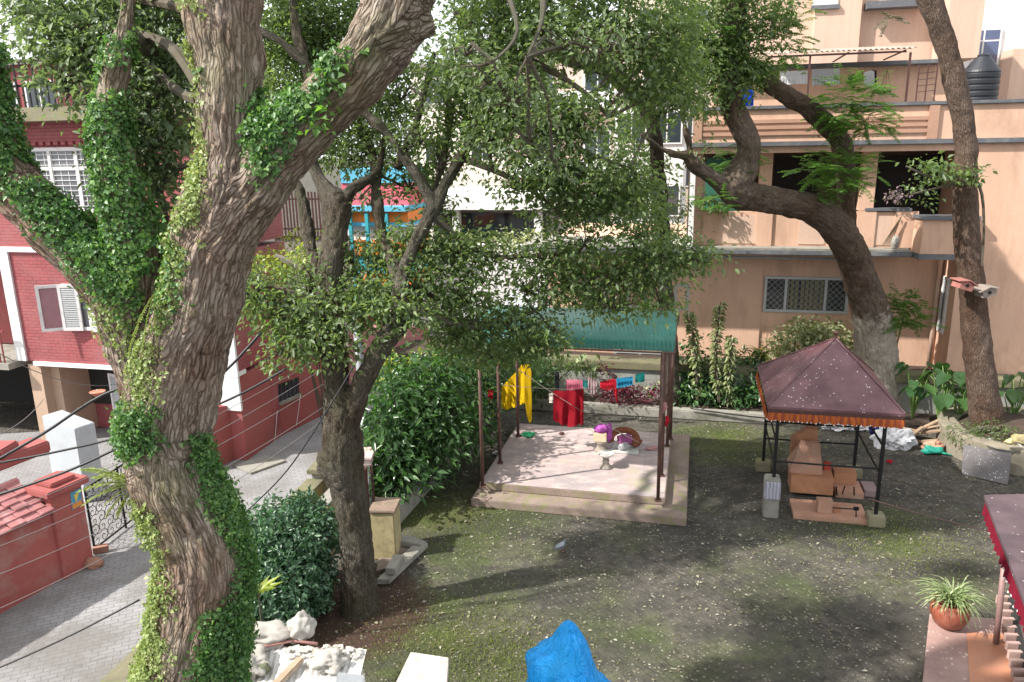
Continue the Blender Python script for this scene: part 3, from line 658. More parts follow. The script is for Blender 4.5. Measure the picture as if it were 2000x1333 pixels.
# white building beyond, right
wb = thing('tower_block', 'white plastered building with blue glass window rising behind the water tank', 'building', PB(1940, 190, BF+9))
bb = BF+9.2
mb = MB(); mb.box(PBa(1880, 100, bb)[0], PBa(1880, 100, bb)[0]+12, bb, bb+6, 0, 16); build('wall', mb, white, wb)
mb = MB(); q0, z0 = PBa(1893, 142, bb); q1, z1 = PBa(1957, 55, bb); mb.box(q0, q1, bb-.08, bb-.002, z0, z1)
f = build('window', mb, white, wb)
mb = MB(); t = .06; xm = q0+(q1-q0)*.36; zm = z0+(z1-z0)*.72
for A, B, Z0, Z1 in ((q0+t, xm-t/2, z0+t, zm-t/2), (xm+t/2, q1-t, z0+t, zm-t/2), (q0+t, xm-t/2, zm+t/2, z1-t), (xm+t/2, q1-t, zm+t/2, z1-t)): mb.box(A, B, bb-.09, bb-.082, Z0, Z1)
build('pane', mb, glassm('blue_glass', (.06, .08, .16)), f)
mb = MB(); mb.box(PBa(1975, 100, bb-1)[0], 22, bb-1.2, bb-.1, 0, 9.9); build('side_wing', mb, peach2, wb)

# ================================================================== FAR BUILDINGS
beige = paint('beige_stucco', (.55, .47, .38), .85, .15, .6, (.3, .24, .18), .4); pinkst = paint('pale_pink_stucco', (.62, .45, .40), .85, .12, .6, (.4, .3, .26), .3)
cream = paint('cream_stucco', (.66, .62, .55), .8, .1, .6)
def block(name, label, x0, x1, ytop, Y, m, rows, z0=0, dep=6, balc=False, trim=None):
    p0, p1 = PB(x0, ytop, Y), PB(x1, ytop, Y); a0, a1 = p0.dot(U), p1.dot(U); zt = max(PBa((x0+x1)/2, ytop, Y)[1], 4)
    t = thing(name, label, 'building', W((a0+a1)/2, Y, z0))
    mb = MB(); mb.box(a0, a1, Y, Y+dep, z0, zt); build('wall', mb, m, t)
    mb = MB(); mb.box(a0-.15, a1+.15, Y-.25, Y+dep+.1, zt+.002, zt+.18); build('roof', mb, trim or conc, t)
    z = zt-1.2
    while z > 1.0 and rows > 0:
        n = max(2, int((a1-a0)/2.3)); st = (a1-a0)/n
        for i in range(n):
            c = a0+st*(i+.5); f = MB(); f.box(c-.62, c+.62, Y-.07, Y-.002, z-.65, z+.65); fw = build('window', f, white, t)
            f = MB(); f.box(c-.55, c-.03, Y-.08, Y-.072, z-.58, z+.58); f.box(c+.03, c+.55, Y-.08, Y-.072, z-.58, z+.58); build('pane', f, glassm(), fw)
        if balc:
            f = MB(); f.box(a0, a1, Y-.9, Y-.002, z-1.35, z-1.2); f.box(a0, a1, Y-.9, Y-.83, z-1.198, z-.6); build('balcony', f, white, t)
        z -= 2.9; rows -= 1
    return t
block('apartment_building', 'pale pink flats with rows of white windows glimpsed between the crowns in the middle', 1000, 1345, 95, 36, pinkst, 4, balc=True)
block('apartment_building', 'cream flats behind the crowns left of the pale pink flats', 800, 985, 130, 40, cream, 4)
block('apartment_building', 'beige tall building at the top of the photo behind the curved tree', 1220, 1520, -120, 48, beige, 5, dep=4)
block('white_house', 'white house with dark windows left of the peach house, above its lower wing', 1200, 1340, 190, 33, white, 2)
# low white building with flat canopy
wh = thing('shop_building', 'low white building with flat white canopy over a dark shop front beyond the trees', 'building', PB(960, 480, 32))
mb = MB(); a0, a1 = PBa(850, 400, 32)[0], PBa(1062, 400, 32)[0]; z1 = PBa(950, 405, 32)[1]; mb.box(a0, a1, 32, 38, 0, z1); build('wall', mb, paint('dim_plaster', (.22, .215, .2), .9, .2), wh)
mb = MB(); mb.box(a0-.6, a1+.4, 30.6, 38, z1+.002, z1+.55); build('canopy', mb, white, wh)
mb = MB()
for i in range(6): x = a0+(a1-a0)*(i+.5)/6; mb.box(x-.5, x+.5, 31.93, 31.998, z1-1.6, z1-.25)
build('shop_window', mb, glassm(), wh)
mb = MB()
for px in (890, 1050): x = PBa(px, 430, 30.8)[0]; mb = MB(); mb.box(x-.15, x+.15, 30.8, 31.1, 0, z1); build('column', mb, white, wh)
mb = MB(); a0, a1 = PBa(850, 500, 27)[0], PBa(1070, 500, 27)[0]; zt = PBa(950, 478, 27)[1]; mb.box(a0, a1, 27, 27.3, 0, zt)
single('boundary_wall', mb, white, 'long low white wall in front of the shop building beyond the trees', 'wall')
# colourful kiosk
kq = thing('painted_kiosk', 'small kiosk painted in orange, sky blue and pink bands seen between the dark trunks', 'kiosk', PB(725, 560, 26))
a0, a1 = PBa(672, 450, 26)[0], PBa(800, 450, 26)[0]
cols = dict(orange=(.75, .22, .04), skyblue=(.10, .42, .62), pinkish=(.62, .12, .16), teal=(.03, .32, .38), white_=(.7, .7, .7))
for y0, y1, cc, d in ((330, 358, 'skyblue', .0), (358, 402, 'pinkish', .05), (402, 412, 'skyblue', -.35), (412, 434, 'orange', -.1), (434, 442, 'skyblue', -.12), (442, 470, 'white_', .1), (470, 500, 'orange', .0), (500, 535, 'teal', .1), (535, 560, 'orange', -.15), (560, 640, 'white_', .05)):
    z1, z0 = PBa(735, y0, 26)[1], PBa(735, y1, 26)[1]; mb = MB(); mb.box(a0, a1, 26+d, 28, z0+.003, z1); build('painted_band', mb, paint('kiosk_'+cc, cols[cc], .7, .1), kq)
mb = MB()
for px in (690, 722, 760): x = PBa(px, 500, 25.8)[0]; mb.box(x-.06, x+.06, 25.7, 25.82, 0, PBa(735, 415, 26)[1])
build('pillar', mb, paint('kiosk_teal', cols['teal'], .7, .1), kq)
# dark picket fence
pf = thing('picket_fence', 'dark upright picket fence behind the first fork of the middle tree', 'fence', PB(570, 480, 22)-Vector((0, 0, .5)))
a0, a1 = PBa(520, 400, 22)[0], PBa(668, 400, 22)[0]; zt, zb_ = PBa(590, 375, 22)[1], PBa(590, 462, 22)[1]
mb = MB(); x = a0
while x < a1: mb.box(x, x+.05, 22, 22.03, zb_, zt); x += .11
build('pickets', mb, steel, pf)
mb = MB(); mb.box(a0, a1, 22.033, 22.07, zt-.25, zt-.2); mb.box(a0, a1, 22.033, 22.07, zb_+.2, zb_+.25); mb.box(a0, a1, 22.1, 22.4, 0, zb_-.002); build('rail', mb, conc, pf)
# pink wall and grey vault beyond
mb = MB(); P0, P1 = G(682, 780), G(860, 700); fn = lambda x, y: VP(x, y, P0, P1)
mb.poly([fn(684, 790), fn(860, 745), fn(835, 640), fn(684, 640)], Vector((-.1, .3, 0)))
single('boundary_wall', mb, paint('dusty_pink_wall', (.48, .20, .22), .8, .15, 1, (.5, .3, .3), .4), 'dusty pink wall seen through the fork of the middle tree', 'wall')

# ================================================================== LEFT HOUSE (red)
BH = 15.2
hs = thing('red_house', 'red painted brick house with white bands and shuttered windows at the left edge', 'house', W(-14, BH, 0))
def hz(y, x=130): return PBa(x, y, BH)[1]
aE = PBa(461, 700, BH)[0]; aC = PBa(36, 600, BH)[0]
z1, z2, z3 = hz(722, 225), hz(493, 80), hz(236, 200)
mb = MB(); mb.box(aC, aE, BH, BH+2.6, z1+.1, z2); build('wall', mb, redbrick, hs)
mb = MB(); mb.box(-24, aE, BH, BH+2.6, z2+.12, z3); build('wall', mb, redbrick, hs)
mb = MB(); mb.box(-24, aC-.3, BH+1.4, BH+7, z1+.1, z2); build('back_wall', mb, redwall, hs)
mb = MB(); mb.box(aC+.2, aE+.03, BH-.06, BH+.3, z1, z1+.098); build('band', mb, white, hs)
mb = MB(); mb.box(-24, aE+.03, BH-.06, BH+.3, z2+.002, z2+.118); build('band', mb, white, hs)
mb = MB(); mb.box(aC-.28, aC-.003, BH-.05, BH+.3, z1+.1, z2); build('corner_strip', mb, white, hs); mb = MB(); mb.box(PBa(424, 700, BH)[0], aE+.02, BH-.05, BH+.02, hz(800, 440), z1-.003+1.1); build('corner_strip', mb, white, hs)
mb = MB(); mb.box(-24, PBa(372, 220, BH-.4)[0], BH-.45, BH+2.7, z3+.002, z3+.30); build('roof_ledge', mb, mossc, hs, bevel=.01)
mb = MB()
n_ = 0; x = -16.2
while x < PBa(380, 240, BH)[0]: mb.box(x, x+.12, BH-.10, BH+.2, hz(283, 120), hz(283, 120)+.07); x += .2
build('dentil_course', mb, redbrick, hs)
# ground floor: recessed wall, posts, brick pier
mb = MB(); mb.box(PBa(75, 800, BH)[0], aE, BH+1.3, BH+2.6, 0.007, z1-.003); build('wall', mb, redbrick, hs)
mb = MB(); mb.box(-24, PBa(75, 800, BH)[0]-.003, BH+2.8, BH+7, 0.007, z1-.003); build('garage_wall', mb, dark, hs)
mb = MB(); mb.box(aC-.05, aC+.32, BH+.02, BH+.5, 0.007, z1-.003); build('post', mb, paint('beige_post', (.42, .30, .22), .8, .15), hs)
mb = MB(); mb.box(PBa(110, 800, BH+.3)[0], PBa(128, 800, BH+.3)[0], BH+.3, BH+1.29, 0.007, z1-.003); build('post', mb, paint('beige_post', (.42, .30, .22), .8, .15), hs)
mb = MB(); mb.box(aE-1.4, aE-.003, BH, BH+1.29, 0.007, z1-.003); build('wall', mb, redwall, hs)
# balcony slab and rail at far left
mb = MB(); mb.box(-24, aC-.3, BH-.3, BH+1.39, z1-.08, z1+.08); build('balcony_slab', mb, conc, hs)
mb = MB(); x = -17
while x < aC-.35: mb.box(x, x+.025, BH-.25, BH-.22, z1+.083, z1+.85); x += .12
mb.box(-17, aC-.33, BH-.27, BH-.2, z1+.853, z1+.9); build('balcony_rail', mb, paint('maroon_rail', (.2, .04, .04), .6), hs)
shut = paint('grey_shutter', (.40, .41, .42), .6, .15, 3); wfr = paint('old_white_frame', (.62, .60, .60), .6, .15, 4, (.35, .3, .28), .6)
def frame_rect(mb, P, t, d):                          # P = corner function (s,t)->point
    pass
def shutter(parent, p0, p1, pb, slats=20, name='shutter', off=.0):
    """louvred leaf between bottom-left p0, bottom-right p1 and height vector pb"""
    e = (p1-p0); L_ = e.length; e = e/L_; n = Vector((e.y, -e.x, 0)); h = pb.length; t = .07
    f = MB()
    f.hexa([p0, p0+e*t, p0+e*t+pb, p0+pb], -n*.04); f.hexa([p1-e*t, p1, p1+pb, p1-e*t+pb], -n*.04)
    f.hexa([p0+e*t, p1-e*t, p1-e*t+Vector((0, 0, t)), p0+e*t+Vector((0, 0, t))], -n*.038); f.hexa([p0+e*t+pb-Vector((0, 0, t)), p1-e*t+pb-Vector((0, 0, t)), p1-e*t+pb, p0+e*t+pb], -n*.038)
    o_ = build(name, f, wfr, parent)
    s_ = MB(); st = (h-2*t)/slats
    for i in range(slats):
        b_ = p0+e*t+Vector((0, 0, t+i*st)); q = [b_, b_+e*(L_-2*t), b_+e*(L_-2*t)+Vector((0, 0, st*.75))-n*.03, b_+Vector((0, 0, st*.75))-n*.03]
        s_.hexa(q, -n*.006)
    build('slats', s_, shut, o_); return o_
def house_window(x0, x1, y0, y1, b, mull=(), hbar=None, bars=True, leafs=None):
    q0, q1 = PBa(x0, (y0+y1)/2, b)[0], PBa(x1, (y0+y1)/2, b)[0]; Z1 = PBa((x0+x1)/2, y0, b)[1]; Z0 = PBa((x0+x1)/2, y1, b)[1]; t = .08
    f = MB(); f.box(q0, q1, b-.06, b-.003, Z0, Z0+t); f.box(q0, q1, b-.06, b-.003, Z1-t, Z1)
    for m_ in (0,)+tuple(mull)+(1,):
        x = q0+t/2+(q1-q0-t)*m_; f.box(x-t/2, x+t/2, b-.058, b-.005, Z0+t+.002, Z1-t-.002)
    if hbar: zz = Z0+(Z1-Z0)*hbar; f.box(q0+t, q1-t, b-.05, b-.007, zz-.04, zz+.04)
    w_ = build('window', f, wfr, hs)
    g = MB(); g.box(q0+.04, q1-.04, b-.02, b-.004, Z0+.04, Z1-.04); build('pane', g, glassm('grey_glass', (.10, .10, .11)), w_)  # mottled mid-grey panes
    if bars:
        g = MB(); z = Z0+.14
        while z < Z1-.1: g.box(q0+.05, q1-.05, b-.045, b-.03, z, z+.012); z += .115
        x = q0+.2
        while x < q1-.1: g.box(x, x+.012, b-.03, b-.022, Z0+.06, Z1-.06); x += .2
        build('grille', g, white, w_)
    return w_, q0, q1, Z0, Z1
house_window(52, 215, 288, 415, BH, (.33, .66), .68)
w_, q0, q1, Z0, Z1 = house_window(128, 225, 556, 645, BH, (.5,), None, False)
hv = Vector((0, 0, Z1-Z0)); p = W(q0, BH-.07, Z0)
# open glazed casement on the left
c1 = p-U*.42-V*.30; f = MB(); e = (p-c1).normalized(); nn = Vector((e.y, -e.x, 0)); t = .07
f.hexa([c1, c1+e*t, c1+e*t+hv, c1+hv], nn*.04); f.hexa([p-e*t, p, p+hv, p-e*t+hv], nn*.04)
f.hexa([c1+e*t, p-e*t, p-e*t+Vector((0, 0, t)), c1+e*t+Vector((0, 0, t))], nn*.04); f.hexa([c1+e*t+hv-Vector((0, 0, t)), p-e*t+hv-Vector((0, 0, t)), p-e*t+hv, c1+e*t+hv], nn*.04)
cs = build('casement', f, wfr, hs); f = MB(); f.hexa([c1+e*t+Vector((0, 0, t)), p-e*t+Vector((0, 0, t)), p-e*t+hv-Vector((0, 0, t)), c1+e*t+hv-Vector((0, 0, t))], nn*.01)
build('pane', f, plain('pinkish_glass', (.28, .15, .17), .15), cs)
shutter(hs, p+U*.02-V*.12, p+U*.5-V*.03, hv, 22)
shutter(hs, p+U*.75-V*.05, p+U*1.3-V*.2, hv, 22)
# ground floor window with open shutters
bg_ = BH+1.25; q0, q1 = PBa(160, 800, bg_)[0], PBa(215, 800, bg_)[0]; f = MB(); f.box(q0, q1+1.0, bg_-.02, bg_+.04, .7, z1-.35); build('door_opening', f, dark, hs)
p = W(q0-.5, BH+.75, .55); hv = Vector((0, 0, z1-.32-.55))
shutter(hs, p, p+U*.42+V*.15, hv, 18)
shutter(hs, W(PBa(213, 800, BH+.5)[0], BH+.62, .55), W(PBa(213, 800, BH+.5)[0]+.42, BH+.5, .55), hv, 18)
hw = MB(); q0, q1 = PBa(398, 770, BH)[0], PBa(422, 770, BH)[0]; hw.box(q0, q1, BH-.04, BH-.003, hz(792, 410), hz(745, 410)); build('window', hw, glassm(), hs)
# terrace railing
tr = thing('roof_railing', 'black iron railing along the red house roof terrace', 'railing', W(-15, BH-.2, z3+.3))
mb = MB(); x = -19; q1 = PBa(330, 200, BH-.2)[0]; zt = PBa(60, 122, BH-.2)[1]
while x < q1: mb.box(x, x+.03, BH-.22, BH-.19, z3+.303, zt); x += .16
build('bars', mb, iron, tr)
mb = MB(); mb.box(-19, q1, BH-.23, BH-.18, zt+.002, zt+.05); mb.box(-19, q1, BH-.185, BH-.15, z3+.75, z3+.8); build('rail', mb, iron, tr)
block('brick_house', 'far red brick house behind the roof railing at the top left', -40, 110, 128, 24, redbrick, 2)
# downhill side wall of the house along the road
P0, P1 = G(405, 925), G(630, 812); fn = lambda x, y: VP(x, y, P0, P1); nb = Vector((-(P1-P0).y, (P1-P0).x, 0)).normalized()
sw_ = thing('road_wall', 'red plastered wall with a sloping top and small barred window along the road', 'wall', (P0+P1)/2)
top = [fn(640, 690), fn(540, 727), fn(452, 632)]
q = [Vector((P0.x, P0.y, 0)), Vector((P1.x, P1.y, 0))]+top+[fn(463, 790), fn(400, 800)]
mb = MB(); mb.poly(q, nb*.3); build('wall', mb, redwall, sw_, bevel=.01)
mb = MB()
A, B = fn(448, 628), fn(542, 727); mb.hexa([A-nb*.05, B-nb*.05, B-nb*.05+Vector((0, 0, .08)), A-nb*.05+Vector((0, 0, .08))], nb*.42); build('coping', mb, conc, sw_)
mb = MB(); A = [fn(543, 751), fn(583, 737), fn(584, 768), fn(544, 786)]; mb.hexa([a-nb*.01 for a in A], nb*.02)
w_ = build('window', mb, glassm(), sw_)
mb = MB()
for t in (.1, .3, .5, .7, .9): a = A[0].lerp(A[1], t)-nb*.03; b_ = A[3].lerp(A[2], t)-nb*.03; mb.tube([a, b_], .012, 5)
build('grille', mb, steel, w_)
mb = MB(); mb.hexa([A[3]-nb*.08, A[2]-nb*.08, A[2]-nb*.08-Vector((0, 0, .08)), A[3]-nb*.08-Vector((0, 0, .08))], nb*.1); build('sill', mb, conc, w_)
mb = MB(); mb.hexa([fn(462, 800)-nb*.08, fn(485, 800)-nb*.08, fn(488, 925)-nb*.08, fn(468, 925)-nb*.08], nb*.07)
# second red building further along
P2 = G(560, 700, 0); mb = MB(); bq = PB(600, 700, 22)
mb.box(PBa(540, 700, 23.5)[0], PBa(700, 700, 23.5)[0], 23.5, 27, 0, PBa(600, 615, 23.5)[1])
rb = thing('red_shed', 'low red building behind the crown of the middle tree, beyond the sloping wall', 'building', W(PBa(600, 700, 23.5)[0], 23.5, 0)); build('wall', mb, redwall, rb)
mb = MB(); mb.box(PBa(540, 700, 23.3)[0]-.1, PBa(700, 700, 23.3)[0]+.1, 23.3, 27, PBa(600, 615, 23.5)[1]+.002, PBa(600, 615, 23.5)[1]+.12); build('roof', mb, conc, rb)

# ================================================================== GATEHOUSE WALL bottom left
P0, P1 = G(0, 1200), G(180, 1100); fn = lambda x, y: VP(x, y, P0, P1); d01 = (P1-P0).normalized(); nb = Vector((-d01.y, d01.x, 0))
gw = thing('gate_wall', 'red gate wall with pink tiled coping and a square pillar beside the scroll gate', 'wall', P0)
e0 = P0-d01*3.2; zt = fn(60, 1010).z; zp = fn(150, 945).z
mb = MB(); pe = fn(122, 1132); pe.z = 0
mb.poly([e0, pe, Vector((pe.x, pe.y, zt)), Vector((e0.x, e0.y, zt))], nb*.35); build('wall', mb, redwall2, gw)
mb = MB(); mb.poly([pe+d01*.003-nb*.06, P1-nb*.06, P1-nb*.06+Vector((0, 0, zp)), pe+d01*.003-nb*.06+Vector((0, 0, zp))], nb*.48); build('pillar', mb, redwall2, gw, bevel=.01)
mb = MB(); c_ = (pe+P1)/2+nb*.18; c_.z = zp+.06; ln_ = (P1-pe).length
mb.obox(c_, ln_+.2, .68, .12, math.atan2(d01.y, d01.x)); mb.obox(c_+Vector((0, 0, .1)), ln_*.8, .45, .08, math.atan2(d01.y, d01.x)); build('pillar_cap', mb, redwall, gw, bevel=.02)
# sloping coping tiles
tile = paint('pink_tile', (.38, .15, .15), .8, .35, 3, (.50, .33, .33), .5)
mb = MB(); rows = 6; Lw = (pe-e0).length-.05; slope = Vector((0, 0, .42))+nb*.75; o_ = e0-nb*.12+Vector((0, 0, zt-.02))
for j in range(rows):
    n = int(Lw/.24)
    for i in range(n):
        s0 = i*Lw/n+(.0 if j % 2 else .06); b_ = o_+slope*(j/rows)+d01*s0+Vector((0, 0, .012*math.sin(i*3.3+j)))
        w2 = Lw/n*.95; up = slope/rows*1.25; th = Vector((0, 0, .035))
        mb.hexa([b_+th, b_+d01*w2+th, b_+d01*w2+up, b_+up], -Vector((0, 0, .03)))
build('coping_tiles', mb, tile, gw)
mb = MB(); mb.poly([e0+Vector((0, 0, zt+.002)), e0-nb*.1+Vector((0, 0, zt-.04)), e0+nb*.63+Vector((0, 0, zt+.36)), e0+nb*.63+Vector((0, 0, zt-.3))], d01*Lw); build('coping_bed', mb, redwall, gw)
mb = MB(); r_ = o_+slope*1.02; mb.tube([r_+d01*.0, r_+d01*Lw], .07, 8); build('ridge', mb, tile, gw)
mb = MB(); c_ = fn(85, 905)+nb*1.1; mb.obox(c_-Vector((0, 0, .1)), 1.5, .5, .22, math.atan2(d01.y, d01.x)); mb.obox(c_+Vector((0, 0, .08)), .5, .4, .16, math.atan2(d01.y, d01.x)+.4)
build('pier_cap', mb, redwall, gw, bevel=.03)
# number sticker on pillar: small blue and yellow plaque
mb = MB(); A = [fn(132, 962)-nb*.07, fn(152, 952)-nb*.07, fn(155, 985)-nb*.07, fn(136, 996)-nb*.07]; mb.hexa(A, nb*.008)
pq = single('wall_poster', mb, plain('blue_poster', (.08, .28, .42), .5), 'small blue and orange poster stuck on the red gate pillar', 'poster')
mb = MB(); A = [fn(135, 985)-nb*.075, fn(152, 976)-nb*.075, fn(154, 984)-nb*.075, fn(137, 994)-nb*.075]; mb.hexa(A, -nb*.004); build('poster_band', mb, plain('orange_poster', (.65, .25, .05), .5), pq)
mb = MB(); A = [fn(138, 966)-nb*.075, fn(148, 961)-nb*.075, fn(143, 980)-nb*.075]; mb.poly(A, -nb*.004); build('poster_emblem', mb, plain('yellow_poster', (.7, .5, .1), .5), pq)
# bricks and rubble at the pillar's foot
mb = MB(); mb.blob(G(185, 1108)+Vector((0, 0, .08)), (.16, .12, .1), 3); mb.obox(G(198, 1080)+Vector((0, 0, .08)), .25, .12, .12, .4)
single('brick_rubble', mb, paint('rubble', (.33, .17, .12), .9, .3, 5), 'broken brick lumps at the foot of the red gate pillar', 'rubble')
# scroll gate
A, B = G(186, 1080), G(300, 990); d = (B-A).normalized(); L_ = (B-A).length; zg = VP(170, 950, A, B).z
sg = thing('scroll_gate', 'black wrought iron scroll gate between the red gate pillar and the big trunk', 'gate', A)
mb = MB()
for t in (0, .5, 1): p = A+d*L_*t; mb.tube([p, p+Vector((0, 0, zg))], .022, 6)
for z in (.08, zg-.03): mb.tube([A+Vector((0, 0, z)), B+Vector((0, 0, z))], .02, 6)
build('gate_frame', mb, iron, sg)
mb = MB(); st = .2; n = int(L_/st); m = int(zg/st)
for i in range(n):
    for j in range(m):
        c = A+d*(i+.5)*L_/n+Vector((0, 0, .1+(j+.5)*(zg-.15)/m)); pts = []
        sgn = 1 if (i+j) % 2 else -1
        for k in range(15):
            a = k*.62; r_ = .012+.0088*k; pts.append(c+d*(sgn*r_*math.cos(a))+Vector((0, 0, r_*math.sin(a))))
        mb.tube(pts, .007, 4, False)
build('scrolls', mb, iron, sg)
# pale upright panel behind the wall
mb = MB(); A = KY(97, 903, 15.3); B = KY(158, 912, 15.0); A.z = B.z = .0
t_ = KY(97, 812, 15.3).z; mb.poly([A, B, Vector((B.x, B.y, KY(160, 838, 15.0).z)), Vector((A.x, A.y, t_))], Vector((.22, .38, 0)))
single('water_cistern', mb, paint('pale_blue_grey', (.42, .45, .48), .6, .1, 2, (.25, .25, .24), .3), 'pale grey upright box standing behind the tiled red wall', 'box', bevel=.015)
c_ = KY(190, 765, 16.2); mb = MB(); mb.lathe(c_, [(.08, -.1), (.17, 0)], 12)
h2 = thing('hanging_planter', 'small brown hanging planter in front of the ground floor shutters', 'planter', c_)
build('bowl', mb, paint('terracotta', (.42, .16, .09), .8, .2, 6), h2)
mb = MB()
for k in range(3): a = k*2.1; mb.tube([c_+Vector((.16*math.cos(a), .16*math.sin(a), 0)), Vector((c_.x, c_.y, z1-.0))], .006, 4)
build('cord', mb, white, h2)

# ================================================================== YARD WALLS, BEDS
def seg_wall(mb, A, B, z0, z1, t, side=1):
    A = Vector((A[0], A[1], z0)); B = Vector((B[0], B[1], z0)); d = (B-A).normalized(); n = Vector((-d.y, d.x, 0))*side
    mb.hexa([A, B, B+Vector((0, 0, z1-z0)), A+Vector((0, 0, z1-z0))], n*t); return mb
# far retaining wall below the peach house
br = BF+.02; mb = MB(); mb.box(PBa(900, 760, 21.0)[0], 16, 21.0, BF-.03, .004, 1.02)
rw = build('retaining_wall', mb, paint('grey_render', (.30, .30, .28), .9, .3, 1.5, (.14, .15, .09), .6, .3), base=W(5, 21, 0)); props(rw, 'grey retaining wall with a mossy cap below the peach house', 'wall')
mb = MB(); mb.box(PBa(900, 760, 21.0)[0]-.05, 16, 20.92, BF-.02, 1.023, 1.24); build('coping', mb, mosst, rw, bevel=.02)
# curb of the far bed
mb = MB(); a0 = G(955, 792).dot(U); a1 = G(1500, 833).dot(U); n = 8
kb = thing('bed_curb', 'long mossy concrete curb in front of the far planting bed', 'curb', W((a0+a1)/2, 20.1, 0))
mb.box(a0, a1+.3, 19.95, 20.25, 0, .26); build('curb', mb, conc, kb, bevel=.03)
mb = MB(); mb.box(a0, 9.6, 20.254, 20.99, .0, .22); mb.box(a0-1.6, a0-.002, 16, 20.99, .0, .05)
sb = build('soil_bed', mb, soil, base=W(2, 20.5, 0)); props(sb, kind='structure')
# left planting bed with its curb, end pillar and the road-side wall
c0, c1 = G(775, 1035), G(905, 885); c2 = c1+(c1-c0)*.75
kc = thing('bed_curb', 'mossy concrete curb of the left planting bed running away from the yellow pier', 'curb', c0)
mb = MB(); seg_wall(mb, c0, c2, 0, .38, .22); build('curb', mb, conc, kc, bevel=.03)
yel = paint('yellowed_plaster', (.42, .35, .19), .85, .25, 1.5, (.13, .12, .06), .7, .3, 30)
pr = thing('stone_pier', 'yellowish square pier at the near end of the left planting bed', 'pier', G(765, 1075))
cc = G(768, 1072); mb = MB(); q = [G(733, 1098), G(775, 1090)]
zt = VP(755, 985, q[0], q[1]).z
seg_wall(mb, (-2.56, 12.5), (-2.14, 12.47), 0, .93, .5); build('pier', mb, yel, pr, bevel=.02)
mb = MB(); seg_wall(mb, (-2.59, 12.47), (-2.11, 12.44), .933, .98, .56); build('cap', mb, paint('brownish_cap', (.24, .17, .13), .9, .3, 4, (.10, .09, .05), .6, .4, 26), pr, bevel=.01)
bedwall = [(-3.35, 12.7), (-2.85, 15.2), (-1.7, 19.6)]
mb = MB(); seg_wall(mb, bedwall[0], bedwall[1], 0, .95, .2); seg_wall(mb, (bedwall[1][0], bedwall[1][1]+.001), bedwall[2], 0, .95, .2)
sw2 = build('garden_wall', mb, yel, base=Vector((-3, 14, 0))); props(sw2, 'low mossy wall between the leafy bed and the road', 'wall')
mb = MB(); seg_wall(mb, (bedwall[0][0]+.04, bedwall[0][1]), (bedwall[1][0]+.04, bedwall[1][1]), .952, 1.03, .28); seg_wall(mb, (bedwall[1][0]+.04, bedwall[1][1]+.002), (bedwall[2][0]+.04, bedwall[2][1]), .952, 1.03, .28); build('coping', mb, conc, sw2, bevel=.01)
# near road wall with mossy top (behind the hedge, bottom-left)
A, B = G(196, 1345, .75), G(604, 940, .75); A2 = A+(A-B)*.6
mb = MB(); seg_wall(mb, A2, B, 0, .75, .28, -1)
nw = build('road_side_wall', mb, mossc, base=A); props(nw, 'low moss-covered wall between the road and the trimmed hedge', 'wall')
mb = MB(); seg_wall(mb, A2+Vector((-.04, 0, 0)), B+Vector((-.04, 0, 0)), .752, .81, .36, -1); build('coping', mb, mosst, nw, bevel=.01)
mb = MB(); seg_wall(mb, (B.x+.06, B.y+.0), (B.x+.95, B.y-.12), 0, .92, .4)
ew = build('wall_pier', mb, conc, base=B); props(ew, 'short grey pier with a mossy slab top left of the forked trunk', 'pier')
mb = MB(); seg_wall(mb, (B.x-.02, B.y-.08), (B.x+1.0, B.y-.2), .923, 1.02, .52); build('slab_top', mb, mosst, ew, bevel=.015)
# maroon gate post, white capped pillar, grey pipe
p = G(716, 1075); zt = KY(716, 915, p.y).z
mb = MB(); mb.obox(p+Vector((.02, 0, zt/2)), .16, .16, zt); gp = single('gate_post', mb, paint('maroon_paint', (.10, .02, .02), .5, .3, 4), 'dark maroon gate post right of the forked trunk', 'post', base=p, bevel=.01)
mb = MB(); mb.obox(p+Vector((.19, .02, zt/2)), .035, .05, zt+.1); build('edge_strip', mb, steel, gp)
p = G(712, 1010); z0 = KY(712, 900, p.y).z; mb = MB(); mb.obox(p+Vector((0, 0, z0/2)), .34, .34, z0)
wp = thing('capped_pillar', 'square white pillar with a projecting pink and white cap behind the forked trunk', 'pillar', p); build('shaft', mb, white, wp, bevel=.01)
mb = MB(); mb.obox(p+Vector((0, 0, z0+.06)), .5, .5, .12); mb.obox(p+Vector((0, 0, z0+.15)), .56, .56, .055); build('cap', mb, paint('pinkish_cap', (.55, .42, .40), .8, .15, 4, (.3, .25, .2), .5), wp, bevel=.01)
p = G(722, 960); zt = KY(722, 640, p.y).z; mb = MB(); mb.tube([p, p+Vector((-.03, 0, zt))], .085, 14)
gp = thing('utility_pole', 'grey painted steel pole right of the forked trunk beside the leafy bed', 'pole', p); build('pole', mb, paint('grey_pole', (.20, .21, .23), .5, .2, 3), gp, smooth=True)
mb = MB(); mb.tube([p+Vector((-.03, 0, zt)), p+Vector((-.03, 0, zt+.06))], .10, 14); build('collar', mb, galv, gp)
